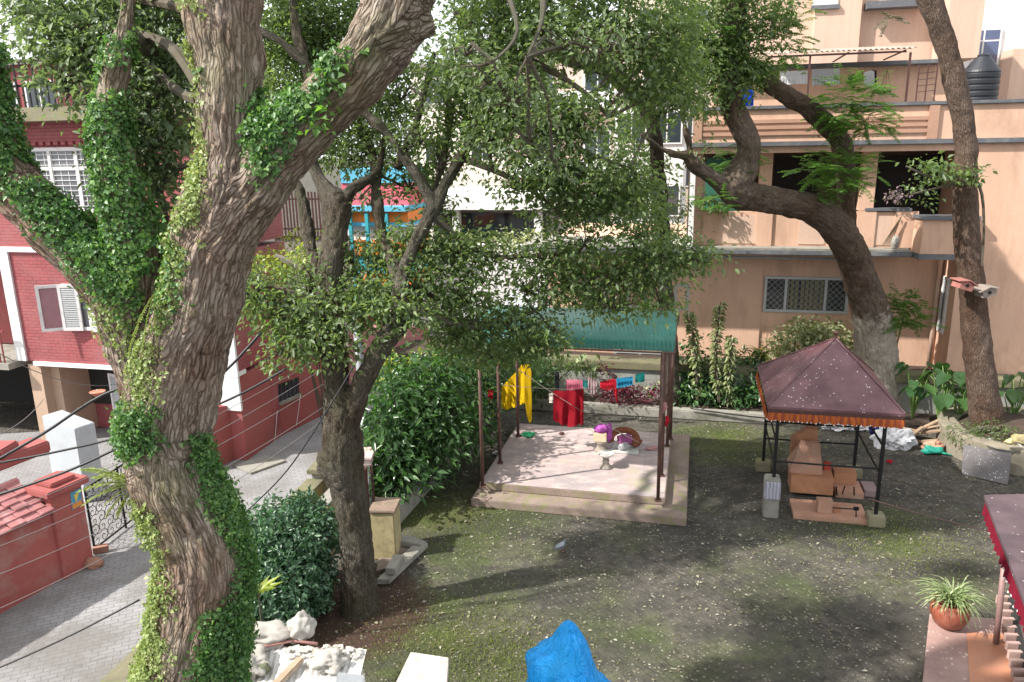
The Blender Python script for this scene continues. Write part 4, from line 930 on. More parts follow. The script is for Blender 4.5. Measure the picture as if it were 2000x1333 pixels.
# broken step slabs by the pier
mb = MB(); z = .16
mb.hexa([G(748, 1052, z), G(800, 1045, z), G(834, 1058, z), G(822, 1064, z)], Vector((0, 0, -.1)))
single('stone_step', mb, conc, 'flat concrete slab at the back of the step beside the yellow pier', 'step', bevel=.01)
mb = MB(); z = .12; mb.hexa([G(735, 1132, z), G(760, 1132, z), G(836, 1060, z), G(806, 1064, z)], Vector((0, 0, -.1)))
single('stone_step', mb, conc, 'long concrete slab along the front of the step beside the yellow pier', 'step', bevel=.01)
mb = MB(); z = .26; mb.hexa([G(752, 1110, z), G(772, 1112, z), G(790, 1083, z), G(768, 1083, z)], Vector((0, 0, -.12)))
single('stone_step', mb, conc, 'small raised concrete block on the step beside the yellow pier', 'step', bevel=.01)
mb = MB(); z = .05; mb.hexa([G(735, 1115, z), G(790, 1100, z), G(812, 1064, z), G(745, 1062, z)], Vector((0, 0, -.045)))
single('step_floor', mb, paint('brown_cement', (.21, .165, .135), .9, .3, 3), 'brown cement floor sunk between the concrete step slabs', 'floor')
# curb under the hedge
mb = MB(); A = G(612, 1172); B = G(662, 1118); seg_wall(mb, A-(B-A)*1.5, B, 0, .2, .16); single('hedge_curb', mb, conc, 'short slanting curb between the trimmed hedge and the forked trunk', 'curb', bevel=.02)
mb = MB(); mb.box(-14, aR-.01, BF+.0, bw+.5, .5, 1.0); o = build('ground_ledge', mb, soil, base=W(2, BF+.5, .5)); props(o, kind='structure')

# ================================================================== LAUNDRY PLATFORM
pt = paint('pink_cement', (.47, .355, .335), .85, .18, 1.2, (.26, .24, .20), .55, .3, 26)
pe_ = paint('platform_edge', (.25, .19, .16), .9, .35, 2.2, (.17, .185, .05), .9, .5, 22)
pl = thing('platform', 'two-tier pinkish cement platform with mossy edges under the green vaulted canopy', 'platform', W(-2.2, 14, 0))
mb = MB(); mb.box(-4.30, .02, 13.93, 18.45, 0, .17); build('lower_tier', mb, pe_, pl, bevel=.015)
mb = MB(); mb.box(-4.24, -.40, 14.40, 18.0, .172, .33); build('upper_tier', mb, pe_, pl, bevel=.015)
def tilemat():
    s = NT('platform_top'); c = s.coord(); m = s.mapping(c, (1, 1, 1), (0, 0, -ANG))
    b = s.new('ShaderNodeTexBrick', offset=0); s.ln(m, b.inputs[0]); b.inputs['Scale'].default_value = 1
    b.inputs['Brick Width'].default_value = 1.28; b.inputs['Row Height'].default_value = .9; b.inputs['Mortar Size'].default_value = .006
    b.inputs['Color1'].default_value = (.37, .285, .28, 1); b.inputs['Color2'].default_value = (.43, .33, .32, 1); b.inputs['Mortar'].default_value = (.2, .15, .12, 1)
    n = s.noise(c, 1.1, 8, .7); n2 = s.noise(s.mapping(c, (1, 2, 1), loc=(2, 1, 0)), 2.4, 8, .75); n3 = s.noise(c, 30, 4)
    col = s.mix(s.ramp(n, [(.42, (0, 0, 0)), (.62, (1, 1, 1))]), b.outputs[0], (.27, .235, .25)); col = s.mix(s.math('MULTIPLY', s.ramp(n2, [(.5, (0, 0, 0)), (.62, (1, 1, 1))]), .65), col, (.55, .455, .42))
    g = s.new('ShaderNodeTexCoord'); gr = s.noise(s.mapping(c, loc=(8, 3, 0)), .9, 8, .72); col = s.mix(s.math('MULTIPLY', s.ramp(gr, [(.56, (0, 0, 0)), (.68, (1, 1, 1))]), .55), col, (.27, .29, .10))
    col = s.mix(.2, col, s.mix(n3, (.2, .15, .13), (.75, .65, .6))); s.bump(n3, .25, .01); return s.fin(col, .85)
mb = MB(); mb.box(-4.21, -.43, 14.43, 17.97, .3302, .336); build('top_finish', mb, tilemat(), pl)
posts = []
PX = [(943, 950), (977, 905), (1012, 853), (1285, 978), (1292, 930), (1303, 872), (1309, 858)]
PL = ['front left rusty post of the platform', 'second rusty post on the left side of the platform', 'rearmost rusty post on the left side of the platform, behind the yellow cloth', 'front right rusty post of the platform', 'second rusty post on the right side of the platform', 'third rusty post on the right side of the platform', 'rearmost rusty post on the right side of the platform']
rusty = paint('rusty_post', (.10, .05, .04), .65, .5, 5, (.20, .10, .07), .6, .2, 50)
zvE = PBa(1290, 683, 14.5)[1]
for (px, py), lb in zip(PX, PL):
    p = G(px, py, .336); zt_ = zvE+(.0 if py > 940 or px < 1000 and py > 940 else .22)
    mb = MB(); mb.tube([p, Vector((p.x, p.y, zt_))], .036, 10)
    o = single('canopy_post', mb, rusty, lb, 'post', 'rusty posts of the green canopy', base=p, smooth=True); posts.append((p, zt_))
    mb = MB(); mb.obox(p+Vector((0, 0, .01)), .13, .13, .02); build('foot_plate', mb, rusty, o)
# barrel vault canopy
def vault(name, a0, a1, b0, b1, z0, rise, m, label, fr=True, arc=1.0):
    t = thing(name, label, 'canopy', W((a0+a1)/2, (b0+b1)/2, z0)); mb = MB(); n = 28; k = 36; vs = []
    bc, hw_ = (b0+b1)/2, (b1-b0)/2
    for i in range(k+1):
        a = a0+(a1-a0)*i/k
        for j in range(n+1):
            th = math.pi*j/n; vs.append(W(a, bc-hw_*math.cos(th), z0+rise*math.sin(th)**.8+.012*math.sin(i*1.57*2)*0+.01*noise.noise(Vector((a*2, th*3, 1)))))
    fs = [(i*(n+1)+j, (i+1)*(n+1)+j, (i+1)*(n+1)+j+1, i*(n+1)+j+1) for i in range(k) for j in range(n)]
    N0 = len(vs); mb.add(vs+[v-Vector((0, 0, .012)) for v in vs], fs+[tuple(q+N0 for q in f[::-1]) for f in fs])
    build('sheet', mb, m, t, smooth=True)
    mb = MB()
    for i in range(5):
        a = a0+(a1-a0)*i/4; mb.tube([W(a, bc-hw_*math.cos(math.pi*j/12), z0-.03+rise*math.sin(math.pi*j/12)**.8) for j in range(13)], .018, 6)
    for b_ in (b0, b1): mb.tube([W(a0, b_, z0-.035), W(a1, b_, z0-.035)], .022, 6)
    build('frame', mb, rusty, t); return t
def greensheet():
    s = NT('green_fibreglass'); c = s.coord(); n = s.noise(s.mapping(c, (1.2, 1.2, .4)), 1.4, 8, .7); n2 = s.noise(c, 14, 5)
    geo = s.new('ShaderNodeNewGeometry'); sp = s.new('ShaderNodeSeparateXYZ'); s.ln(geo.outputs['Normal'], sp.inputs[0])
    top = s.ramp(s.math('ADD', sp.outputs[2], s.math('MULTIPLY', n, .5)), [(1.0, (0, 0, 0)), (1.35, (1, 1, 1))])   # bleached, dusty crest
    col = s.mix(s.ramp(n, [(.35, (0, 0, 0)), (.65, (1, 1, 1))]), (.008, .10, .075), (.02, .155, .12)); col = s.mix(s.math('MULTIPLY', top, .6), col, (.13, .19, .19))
    wv = s.new('ShaderNodeTexWave'); wv.inputs['Scale'].default_value = 4.2; s.ln(s.mapping(c, (1, 0, 0), (0, 0, -ANG)), wv.inputs[0]); s.bump(s.math('ADD', wv.outputs['Fac'], n2), .25, .02)
    col = s.mix(.2, col, s.mix(n2, (.01, .08, .06), (.1, .3, .25)))
    v = s.new('ShaderNodeTexVoronoi'); v.inputs['Scale'].default_value = 7; s.ln(c, v.inputs[0]); k = s.math('LESS_THAN', v.outputs['Distance'], .07); col = s.mix(s.math('MULTIPLY', k, .6), col, (.6, .62, .58))
    return s.fin(col, .38)
zc_ = PBa(1300, 617, 15.6)[1]
vault('vaulted_canopy', -4.3, -.33, 14.4, 16.9, zvE, zc_-zvE, greensheet(), 'green fibreglass barrel-vaulted canopy on rusty posts over the laundry platform')
z9 = PBa(1050, 603, 24)[1]
vault('vaulted_roof', PBa(985, 600, 24)[0], PBa(1110, 600, 24)[0], 24, 27, z9, PBa(1050, 566, 25.5)[1]-z9, paint('grey_sheet', (.40, .42, .45), .4, .15, 2), 'pale grey curved metal roof glimpsed through leaves behind the green canopy')
# clothes lines
def rope(name, A, B, sag, m, label, cat, group, r=.006, n=14, seg=4):
    A, B = Vector(A), Vector(B); mb = MB(); mb.tube([A.lerp(B, i/n)-Vector((0, 0, sag*4*(i/n)*(1-i/n))) for i in range(n+1)], r, seg)
    return single(name, mb, m, label, cat, group, smooth=True)
twine = plain('pale_twine', (.16, .14, .12), .8)
def at(i, z): p = posts[i][0]; return Vector((p.x, p.y, z))
rope('clothes_line', PB(978, 752, 16.5), PB(1297, 752, 16.5), .11, twine, 'middle clothes line carrying the crimson cloth', 'clothes line', 'lines strung across the platform')
rope('clothes_line', at(2, 2.05), at(3, 1.35), .1, twine, 'clothes line running slantwise from the rear left to the front right post', 'clothes line', 'lines strung across the platform')
rope('clothes_line', PB(960, 720, 19.6), PB(1310, 742, 19.0), .1, twine, 'far clothes line carrying the small coloured clothes', 'clothes line', 'lines strung across the platform')
yc = fabric('yellow_cloth', (.72, .47, .01), .25); rc = fabric('crimson_cloth', (.26, .008, .018), .3)
g_ = 'laundry hung over the platform'
cloth('hanging_shawl', [(979, 757, 800), (990, 745, 801), (1003, 732, 796), (1014, 720, 793), (1018, 713, 790), (1026, 712, 786), (1029, 712, 812), (1034, 713, 828), (1038, 722, 822)], 17.3, yc, 'bright yellow cloth hung on the left posts with one long tail', 'shawl', g_, amp=.035, freq=3.2, nx=60, ny=16)
cloth('hanging_towel', [(1080, 764, 820), (1084, 764, 826), (1110, 764, 833), (1138, 760, 829), (1140, 758, 828)], 16.5, rc, 'crimson cloth hung in the middle of the platform', 'towel', g_, amp=.06, freq=2.6, nx=40, ny=16)
cloth('hanging_blouse', [(1106, 742, 768), (1120, 742, 766), (1138, 743, 764)], 18.9, fabric('pink_stripe', (.55, .04, .14), .1, (.65, .35, .4), 14), 'pink striped blouse hung behind the crimson cloth', 'blouse', g_, amp=.03)
cloth('hanging_socks', [(1072, 769, 788), (1082, 769, 786)], 17.0, fabric('offwhite_cloth', (.6, .55, .5)), 'small off-white cloth hung left of the crimson cloth', 'sock', g_, amp=.02, nx=8)
cloth('hanging_shorts', [(1138, 742, 756), (1150, 745, 760)], 19.2, fabric('teal_cloth', (.02, .17, .17)), 'small dark teal cloth hung next to the pink striped blouse', 'shorts', g_, amp=.02, nx=8)
cloth('hanging_shirt', [(1148, 734, 760), (1156, 742, 778), (1166, 742, 768)], 19.15, fabric('print_cloth', (.6, .5, .5), .2, (.2, .08, .1), 9), 'pale printed shirt hung between the pink and the red clothes', 'shirt', g_, amp=.03, nx=12)
cloth('hanging_skirt', [(1172, 746, 758), (1184, 744, 764), (1198, 740, 760), (1206, 744, 792)], 19.1, fabric('red_cloth', (.45, .015, .03)), 'bunched red skirt with a dangling strap hung on the far line', 'skirt', g_, amp=.04, nx=16)
cloth('hanging_shorts', [(1204, 740, 758), (1218, 738, 756), (1236, 736, 752)], 19.05, fabric('azure_cloth', (.02, .20, .36)), 'blue shorts hung on the far line right of the red skirt', 'shorts', g_, amp=.03, nx=14)
cloth('hanging_cloth', [(1241, 732, 748), (1259, 727, 746)], 19.0, fabric('sea_cloth', (.01, .16, .15)), 'small sea-green cloth hung at the right end of the far line', 'cloth', g_, amp=.02, nx=8)
cloth('hanging_ribbon', [(953, 762, 786), (962, 762, 784)], 16.2, fabric('red_cloth', (.45, .015, .03)), 'thin red ribbon tied between the two front left posts', 'ribbon', g_, amp=.02, nx=6)
cloth('hanging_cloth', [(1084, 726, 768), (1092, 727, 766)], 19.2, fabric('black_cloth', (.03, .03, .035)), 'narrow black cloth hung at the left end of the far line', 'cloth', g_, amp=.02, nx=6)
# pedestal bowls
stone = paint('carved_stone', (.30, .26, .22), .85, .3, 6, (.14, .12, .09), .6, .5, 50)
def pedestal(c, s_, label):
    t = thing('pedestal_bowl', label, 'pedestal', c, 'carved stone pedestals on the platform')
    mb = MB(); mb.lathe(c, [(.13*s_, 0), (.14*s_, .03*s_), (.10*s_, .06*s_), (.065*s_, .13*s_), (.085*s_, .17*s_), (.06*s_, .2*s_), (.08*s_, .25*s_)], 20); build('stem', mb, stone, t, smooth=True)
    mb = MB(); mb.lathe(c, [(.08*s_, .252*s_), (.17*s_, .32*s_), (.18*s_, .35*s_), (.16*s_, .352*s_), (.13*s_, .32*s_), (.01, .30*s_)], 24); build('bowl', mb, paint('pale_stone', (.55, .53, .48), .8, .15, 6), t, smooth=True); return t
c = G(1183, 914, .336); pedestal(c, 1.0, 'small stone pedestal with an empty pale bowl, the nearer of the two')
c = G(1174, 880, .336)
t = thing('pedestal_bowl', 'stone pedestal carrying a cream box, the farther of the two', 'pedestal', c, 'carved stone pedestals on the platform')
mb = MB(); mb.lathe(c, [(.17, 0), (.18, .03), (.12, .07), (.09, .14), (.12, .18), (.16, .24)], 20); build('stem', mb, stone, t, smooth=True)
mb = MB(); mb.obox(c+Vector((-.02, 0, .345)), .30, .26, .2, -.2); single('cream_box', mb, paint('cream_box_paint', (.62, .50, .34), .7, .15, 5), 'cream coloured box standing on the farther stone pedestal', 'box', bevel=.015)
mb = MB(); mb.blob(c+Vector((.0, .02, .52)), (.17, .14, .1), 4, .4); mb.blob(c+Vector((.17, .02, .42)), (.08, .09, .2), 5, .4)
single('bundled_scarf', mb, fabric('violet_cloth', (.42, .10, .40), .5), 'crumpled violet scarf lying over the cream box', 'scarf', smooth=True)
# soft toy heap on a white cloth
p = G(1212, 885, .34); mb = MB(); A = [G(1190, 884, .34), G(1247, 890, .34), G(1248, 872, .34), G(1200, 868, .34)]; mb.hexa(A, Vector((0, 0, .03)))
single('folded_sheet', mb, fabric('white_cloth2', (.66, .66, .62)), 'white folded sheet lying on the platform under the brown heap', 'sheet', bevel=.012)
fur = paint('brown_fur', (.19, .065, .03), 1, .5, 9, None, 0, 1.0, 60)
c = G(1218, 874, .37)
mb = MB(); mb.tube([c+Vector((.30*math.cos(a), .1*math.sin(a), .2+.19*math.sin(a))) for a in np.linspace(-.3, math.pi+.3, 16)], .075, 12); mb.blob(c+Vector((.26, .0, .14)), (.15, .12, .12), 3, .3)
single('fur_stole', mb, fur, 'furry brown roll curled on the white sheet', 'stole', smooth=True)
mb = MB(); mb.blob(c+Vector((.02, -.02, .2)), (.17, .13, .15), 8, .5); single('bundled_cloth', mb, fabric('mauve_cloth', (.33, .10, .24), .4), 'mauve bundled cloth inside the furry brown roll', 'cloth', smooth=True)
mb = MB(); mb.blob(c+Vector((-.02, -.16, .08)), (.13, .08, .09), 9, .4); single('small_bag', mb, fabric('grey_cloth', (.42, .42, .43)), 'small pale grey bag in front of the mauve bundle', 'bag', smooth=True)
mb = MB(); mb.blob(G(1032, 852, .35)+Vector((0, 0, .04)), (.13, .09, .06), 2, .7); single('plastic_bag', mb, plain('green_plastic', (.02, .35, .14), .3), 'crumpled green plastic bag at the left rear edge of the platform', 'bag', smooth=True)
mb = MB(); mb.blob(G(1097, 849, .35)+Vector((0, 0, .03)), (.06, .04, .035), 2, .3); single('small_stone', mb, plain('dark_red_stone', (.08, .03, .025), .8), 'small dark reddish stone lying on the middle of the platform', 'stone', smooth=True)
mb = MB(); mb.blob(G(1272, 878, .35)+Vector((0, 0, .03)), (.14, .06, .04), 6, .5); single('crumpled_cloth', mb, fabric('rose_cloth', (.5, .25, .25)), 'small rose crumpled cloth by the right posts', 'cloth', smooth=True)
mb = MB(); mb.blob(G(968, 890, .0)+Vector((0, 0, .06)), (.07, .06, .05), 6, .5); single('crumpled_paper', mb, white, 'white crumpled paper on the ground left of the platform', 'litter', smooth=True)
for i, (x, y, z) in enumerate(((1298, 796, 1.0), (1302, 822, .9))):
    mb = MB(); p = PB(x, y, 14.9+i*.5); mb.tube([p+Vector((0, 0, .1)), p+Vector((.02, 0, 0)), p+Vector((-.02, 0, -.12))], [.03, .045, .02], 8); single('tied_rag', mb, fabric('red_cloth', (.45, .015, .03)) if i else fabric('rose_cloth', (.5, .25, .25)), 'red rag tied low on the right posts' if i else 'rose rag tied on the right posts above a red one', 'rag', smooth=True)

# ================================================================== SMALL PAVILION
b0, b1 = 14.7, 17.1
zE = PBa(1640, 802, b0-.1)[1]; a0 = PBa(1499, 795, b0-.1)[0]; a1 = PBa(1769, 805, b0-.1)[0]; b1r = b1+.25
pv = thing('pavilion', 'small open pavilion with a maroon pyramid roof and ruffled orange valance', 'pavilion', W((a0+a1)/2, (b0+b1)/2, 0))
zA = PBa(1632, 662, (b0+b1)/2)[1]; ac = PBa(1632, 662, (b0+b1)/2)[0]
mar = speckled('maroon_roof', (.105, .038, .047), (.58, .54, .52), .88, 26, .5, (.155, .075, .084))
apx = W(ac, (b0+b1)/2, zA); e_ = [W(a0, b0-.1, zE), W(a1, b0-.1, zE), W(a1, b1r, zE), W(a0, b1r, zE)]
mb = MB(); mb.add(e_+[apx]+[p-Vector((0, 0, .05)) for p in e_], [(0, 1, 4), (1, 2, 4), (2, 3, 4), (3, 0, 4), (5, 6, 1, 0), (6, 7, 2, 1), (7, 8, 3, 2), (8, 5, 0, 3), (8, 7, 6, 5)])
rf = build('roof', mb, mar, pv)
mb = MB(); mb.tube([apx-Vector((0, 0, .02)), apx+Vector((0, 0, .09))], .03, 8); mb.blob(apx+Vector((0, 0, .12)), (.05, .05, .05)); build('finial', mb, steel, rf)
mb = MB()
for k in range(4): mb.tube([e_[k]+Vector((0, 0, .012)), apx+Vector((0, 0, .015))], .016, 6)
build('hip_ridge', mb, mar, rf)
mb = MB(); mb.box(a0+.02, a1-.02, b0-.09, b0-.05, zE-.13, zE-.052); mb.box(a0+.02, a1-.02, b1r-.06, b1r-.02, zE-.13, zE-.052); mb.box(a0+.02, a0+.06, b0-.048, b1r-.062, zE-.13, zE-.052); mb.box(a1-.06, a1-.02, b0-.048, b1r-.062, zE-.13, zE-.052)
build('fascia', mb, steel, pv)
def valance(parent, A, B, drop, m, nrm, n=150, wave=.02, name='valance', scal=13, mt=None):
    vs = []; L_ = (B-A).length
    for i in range(n+1):
        t = i/n; o_ = nrm*wave*math.sin(t*L_*38); e = drop*(.82+.18*abs(math.sin(t*math.pi*scal)))
        vs += [A.lerp(B, t)+o_*.3, A.lerp(B, t)+o_-Vector((0, 0, e*.6)), A.lerp(B, t)+o_*1.4-Vector((0, 0, e))]
    fs = []
    for i in range(n): fs += [(3*i, 3*i+1, 3*i+4, 3*i+3), (3*i+1, 3*i+2, 3*i+5, 3*i+4)]
    N0 = len(vs); mb = MB(); mb.add(vs+[v+nrm*.006 for v in vs], fs+[tuple(q+N0 for q in f[::-1]) for f in fs]); o_ = build(name, mb, m, parent, smooth=True)
    mb = MB()
    for i in range(0, n+1, max(1, n//(scal*2))):
        mb.blob(vs[3*i+2], (.014, .014, .018), n=1)
    build('tassels', mb, mt or white, o_)
org = fabric('orange_cloth', (.50, .14, .035), .35, (.36, .09, .05), 3); z_ = zE-.12
valance(pv, W(a0+.01, b0-.10, z_), W(a1-.01, b0-.10, z_), .17, org, -V); valance(pv, W(a0, b0-.08, z_), W(a0, b1r-.03, z_), .17, org, -U)
valance(pv, W(a1, b0-.08, z_), W(a1, b1r-.03, z_), .17, org, U); valance(pv, W(a0+.02, b1r, z_), W(a1-.02, b1r, z_), .17, org, V)
pp = [(a0+.22, b0+.05), (a1-.28, b0+.05), (a1-.28, b1-.1), (a0+.22, b1-.1)]
for i, (a, b) in enumerate(pp):
    mb = MB(); zb_ = .82 if i == 0 else .22; mb.box(a-.03, a+.03, b-.03, b+.03, zb_, zE-.135); build('post', mb, iron, pv)
mb = MB(); a, b = pp[0]; mb.box(a-.17, a+.12, b-.15, b+.15, 0, .82); build('post_base', mb, conc, pv, bevel=.02)
for i in (1, 2, 3):
    a, b = pp[i]; mb = MB(); mb.box(a-.16, a+.16, b-.16, b+.16, 0, .218); build('post_base', mb, mossc, pv, bevel=.02)
for i, j, hs_ in ((0, 1, (1.15,)), (1, 2, (1.05, 1.6)), (2, 3, (1.15, .75, 1.65)), (3, 0, (1.05, 1.55))):
    for h_ in hs_:
        A, B = W(*pp[i], h_), W(*pp[j], h_); mb = MB(); mb.tube([A, A.lerp(B, .5)+Vector((0, 0, -.01)), B], .02, 6); build('rail', mb, iron, pv)
# towel over the base
a, b = pp[0]; mb = MB(); mb.box(a-.175, a+.125, b-.19, b-.155, .42, .78); single('draped_rag', mb, fabric('violet_grey_rag', (.33, .32, .40), .3, (.5, .5, .55), 5), 'greyish violet rag draped on the front left concrete base of the pavilion', 'rag', bevel=.01)
# stone shrine furniture: orange sandstone blocks
sand = paint('orange_sandstone', (.40, .19, .10), .65, .2, 2, (.30, .13, .08), .5, .2, 40); sand2 = paint('pale_orange_stone', (.42, .235, .16), .6, .2, 2.5, (.4, .3, .25), .5, .15, 40)
sh = thing('stone_shrine', 'orange stone slabs and blocks forming a small stepped shrine inside the pavilion', 'shrine', G(1620, 1000))
def sbox(px0, px1, pyb, z0, z1, dep, m, name, bev=.012):
    p0 = G(px0, pyb, z0); p1 = G(px1, pyb, z0); b = p0.dot(V); mb = MB(); mb.box(p0.dot(U), PBa(px1, pyb, b)[0], b, b+dep, z0, z1); return build(name, mb, m, sh, bevel=bev)
sbox(1549, 1698, 1014, 0, .09, .75, sand2, 'base_slab', .006)
sbox(1543, 1627, 962, .092, .47, .5, sand, 'block', .006)
p0 = G(1543, 962, .1); b = p0.dot(V)+.15; A0 = p0.dot(U)-.02; A1 = PBa(1606, 930, b)[0]
mb = MB(); mb.add([W(A0, b, .473), W(A1, b, .473), W(A1, b, .55), W(A0, b, .55), W(A0+.02, b+.75, .473), W(A1, b+.75, .473), W(A1, b+.6, .93), W(A0+.28, b+.6, .93), W(A1, b+.75, .93), W(A0+.28, b+.75, .93)], [(0, 1, 2, 3), (3, 2, 6, 7), (7, 6, 8, 9), (0, 3, 7, 9, 4), (1, 5, 8, 6, 2), (4, 9, 8, 5), (0, 4, 5, 1)]); build('sloped_block', mb, sand2, sh)
mb = MB(); mb.poly([W(A0+.12, b+.95, 0), W(A1, b+.95, 0), W(A1, b+.95, 1.12), W(A1-.2, b+.95, 1.12), W(A0+.12, b+.95, .85)], V*.25); build('back_block', mb, sand, sh, bevel=.006)
sbox(1606, 1620, 950, .1, .62, .12, paint('red_tin', (.4, .05, .03), .5), 'red_tin', .006)
sbox(1596, 1626, 1002, .092, .34, .22, sand2, 'block', .006); sbox(1627, 1642, 1002, .092, .17, .22, sand, 'block', .006)
sbox(1632, 1687, 972, .0, .14, .62, sand2, 'side_slab', .006); sbox(1628, 1672, 945, .142, .40, .3, sand, 'side_block', .006); sbox(1688, 1715, 970, .0, .13, .5, paint('mauve_stone', (.26, .19, .19), .8), 'mauve_slab', .006)
mb = MB(); p = G(1626, 984, .33)
for q in ([G(1626, 992, .25), G(1640, 993, .25), G(1672, 995, .25), G(1672, 1010, .11)], [G(1633, 951, .43), G(1635, 968, .22)], [G(1650, 950, .43), G(1645, 965, .22)], [G(1668, 952, .43), G(1668, 968, .22)]): mb.tube(q, .014, 6)
mb.obox(G(1672, 994, .26), .09, .05, .06); build('iron_tap', mb, iron, sh)

# ================================================================== RIGHT SIDE: mound, debris
c = G(1968, 858); c = Vector((11.75, 17.0, 0)); Rm = 1.6
mb = MB(); prof = [(Rm, 0), (Rm, .55), (Rm-.02, .60), (Rm-.2, .60), (Rm-.22, .55)]; mb.lathe(c, prof, 48)
rg = build('round_planter', mb, paint('pale_planter', (.24, .21, .16), .9, .4, 2, (.08, .08, .04), .9, .5, 24), base=c, smooth=False); props(rg, 'round pale concrete planter ring around the tall brown trunk at the right', 'planter')
mb = MB(); mb.lathe(c, [(Rm-.221, .5), (Rm-.9, .66), (.3, .72), (.01, .73)], 40); build('soil_fill', mb, soil, rg, smooth=True)
mb = MB(); p0, p1 = G(1878, 927, .02), G(1968, 948, .02); mb.hexa([p0, p1, p1+Vector((.25, .38, .52)), p0+Vector((.18, .38, .52))], Vector((.01, -.05, .03))+Vector((0, .06, 0)))
single('stone_slab', mb, speckled('granite_slab', (.11, .10, .102), (.5, .5, .5), .8, 30, .8), 'grey speckled stone slab leaning against the round planter', 'slab', bevel=.01)
c = G(1957, 884, .62); c = KY(1957, 880, 16.0)
mb = MB(); mb.lathe(c, [(.2, -.05), (.3, .02), (.36, .14), (.375, .15), (.35, .14), (.28, .04), (.05, .02)], 28)
ba = thing('wash_basin', 'shallow pale grey basin full of soil on the edge of the round planter', 'basin', c); build('bowl', mb, plain('grey_enamel', (.42, .43, .42), .4), ba, smooth=True)
mb = MB(); mb.lathe(c, [(.31, .085), (.01, .10)], 20); build('soil', mb, soil, ba)
mb = MB(); p = KY(1848, 826, 17.9); mb.lathe(p, [(.12, -.14), (.15, .04), (.14, .04), (.1, -.1)], 20); single('plastic_bucket', mb, plain('blue_plastic', (.18, .32, .62), .35), 'pale blue plastic bucket at the left rim of the round planter', 'bucket', smooth=True)
mb = MB(); p = KY(1870, 822, 18.0); mb.blob(p, (.22, .12, .09), 3, .6); single('plastic_bag', mb, plain('white_plastic', (.6, .62, .66), .35), 'white crumpled plastic bag right of the blue bucket', 'bag', smooth=True)
mb = MB(); p = KY(1968, 800, 19.3); mb.blob(p, (.28, .2, .24), 11, .5, 4); single('tarp_bundle', mb, plain('blue_tarp', (.03, .25, .70), .4), 'blue tarpaulin bundle right of the tall brown trunk', 'tarp', smooth=False)
for i, (x, Y, r_) in enumerate(((1995, 15.3, .12), (1975, 15.6, .08))):
    mb = MB(); mb.blob(KY(x, 858+i*5, Y), (r_*1.6, r_, r_*.8), i+3, .5); single('food_scraps', mb, plain('yellowish', (.6, .5, .25), .7), ['large yellowish wrapped lump at the right edge on the planter', 'small yellowish lump left of the larger one on the planter'][i], 'lump', smooth=True)
# sacks and debris left of the planter
mb = MB(); p = G(1745, 872); mb.blob(p+Vector((0, 0, .2)), (.42, .3, .32), 12, .55, 4, 1.3); single('plastic_sack', mb, fabric('white_sack', (.62, .62, .64), .15), 'white plastic sack slumped on the ground beyond the pavilion', 'sack', smooth=False)
mb = MB(); p = G(1640, 838); mb.blob(p+Vector((0, 0, .08)), (.35, .2, .12), 13, .8, 4, 1.3); mb.blob(p+Vector((.7, -.1, .06)), (.25, .15, .08), 14, .8, 4); single('rag_heap', mb, fabric('white_sack', (.62, .62, .64), .15), 'pale rags lying on the ground behind the pavilion posts', 'rags')
mb = MB(); p = G(1815, 868)
for k in range(7): mb.obox(p+Vector((random.uniform(-.5, .3), random.uniform(-.1, .5), .08+.06*k)), random.uniform(.5, 1.0), .09, .04, random.uniform(-.9, .9), random.uniform(-.3, .3), random.uniform(-.6, .1))
single('plank_heap', mb, paint('old_timber', (.30, .21, .14), .9, .3, 4), 'heap of old timber pieces left of the round planter', 'timber')
mb = MB(); p = G(1822, 882); mb.blob(p+Vector((0, 0, .15)), (.2, .15, .13), 21, .7); single('cloth_bundle', mb, fabric('peach_cloth', (.6, .35, .25), .3), 'peach coloured cloth bundle in front of the timber heap', 'cloth')
mb = MB(); p = G(1815, 885); mb.blob(p+Vector((0, -.1, .1)), (.22, .08, .10), 22, .7); mb.tube([p+Vector((.1, -.1, .08)), p+Vector((.4, -.25, .03))], [.04, .015], 8); single('plastic_jug', mb, plain('teal_plastic', (.02, .30, .22), .35), 'green plastic jug lying left of the round planter', 'jug', smooth=True)
mb = MB(); p = G(1714, 868); mb.blob(p+Vector((0, .2, .35)), (.14, .1, .22), 22, .5); single('navy_bag', mb, fabric('navy_cloth', (.02, .03, .14)), 'navy blue bag behind the white sack', 'bag')
mb = MB(); p = G(1737, 904); mb.blob(p+Vector((0, 0, .03)), (.06, .05, .03), 2, .5); single('litter_scrap', mb, fabric('red_cloth', (.45, .015, .03)), 'tiny red and white scrap on the ground right of the pavilion', 'litter')

# ================================================================== BOTTOM RIGHT PAVILION
z2_ = 2.45; A = G(1922, 967, z2_); B = G(2012, 1205, z2_); dd = (B-A).normalized()
rt = thing('tiled_pavilion', 'corner of a second pavilion with maroon roof and red valance at the right edge', 'pavilion', G(2050, 1250))
D_ = A+Vector((3.2, -.15, .10)); C_ = B+dd*2.0; mb = MB()
q = [A, C_, C_+Vector((3.2, -.15, .10)), D_]; mb.hexa(q, -Vector((0, 0, .05))); build('roof', mb, speckled('maroon_roof_right', (.07, .045, .053), (.4, .36, .36), .93, 24, .8, (.10, .066, .076)), rt)  # roof colour lowered to hold the shade over this corner
red = fabric('ruby_cloth', (.19, .012, .03), .4); nr = Vector((-1, .3, 0)).normalized()
valance(rt, A+Vector((.03, -.02, -.05)), C_+Vector((.03, 0, -.05)), .24, red, nr, 160, .025, scal=16)
p = G(1945, 1258, .2); mb = MB(); mb.tube([p, KY(1962, 1100, p.y+.05)], .04, 10); build('post', mb, paint('pinkish_post', (.25, .15, .14), .5, .2), rt, smooth=True)
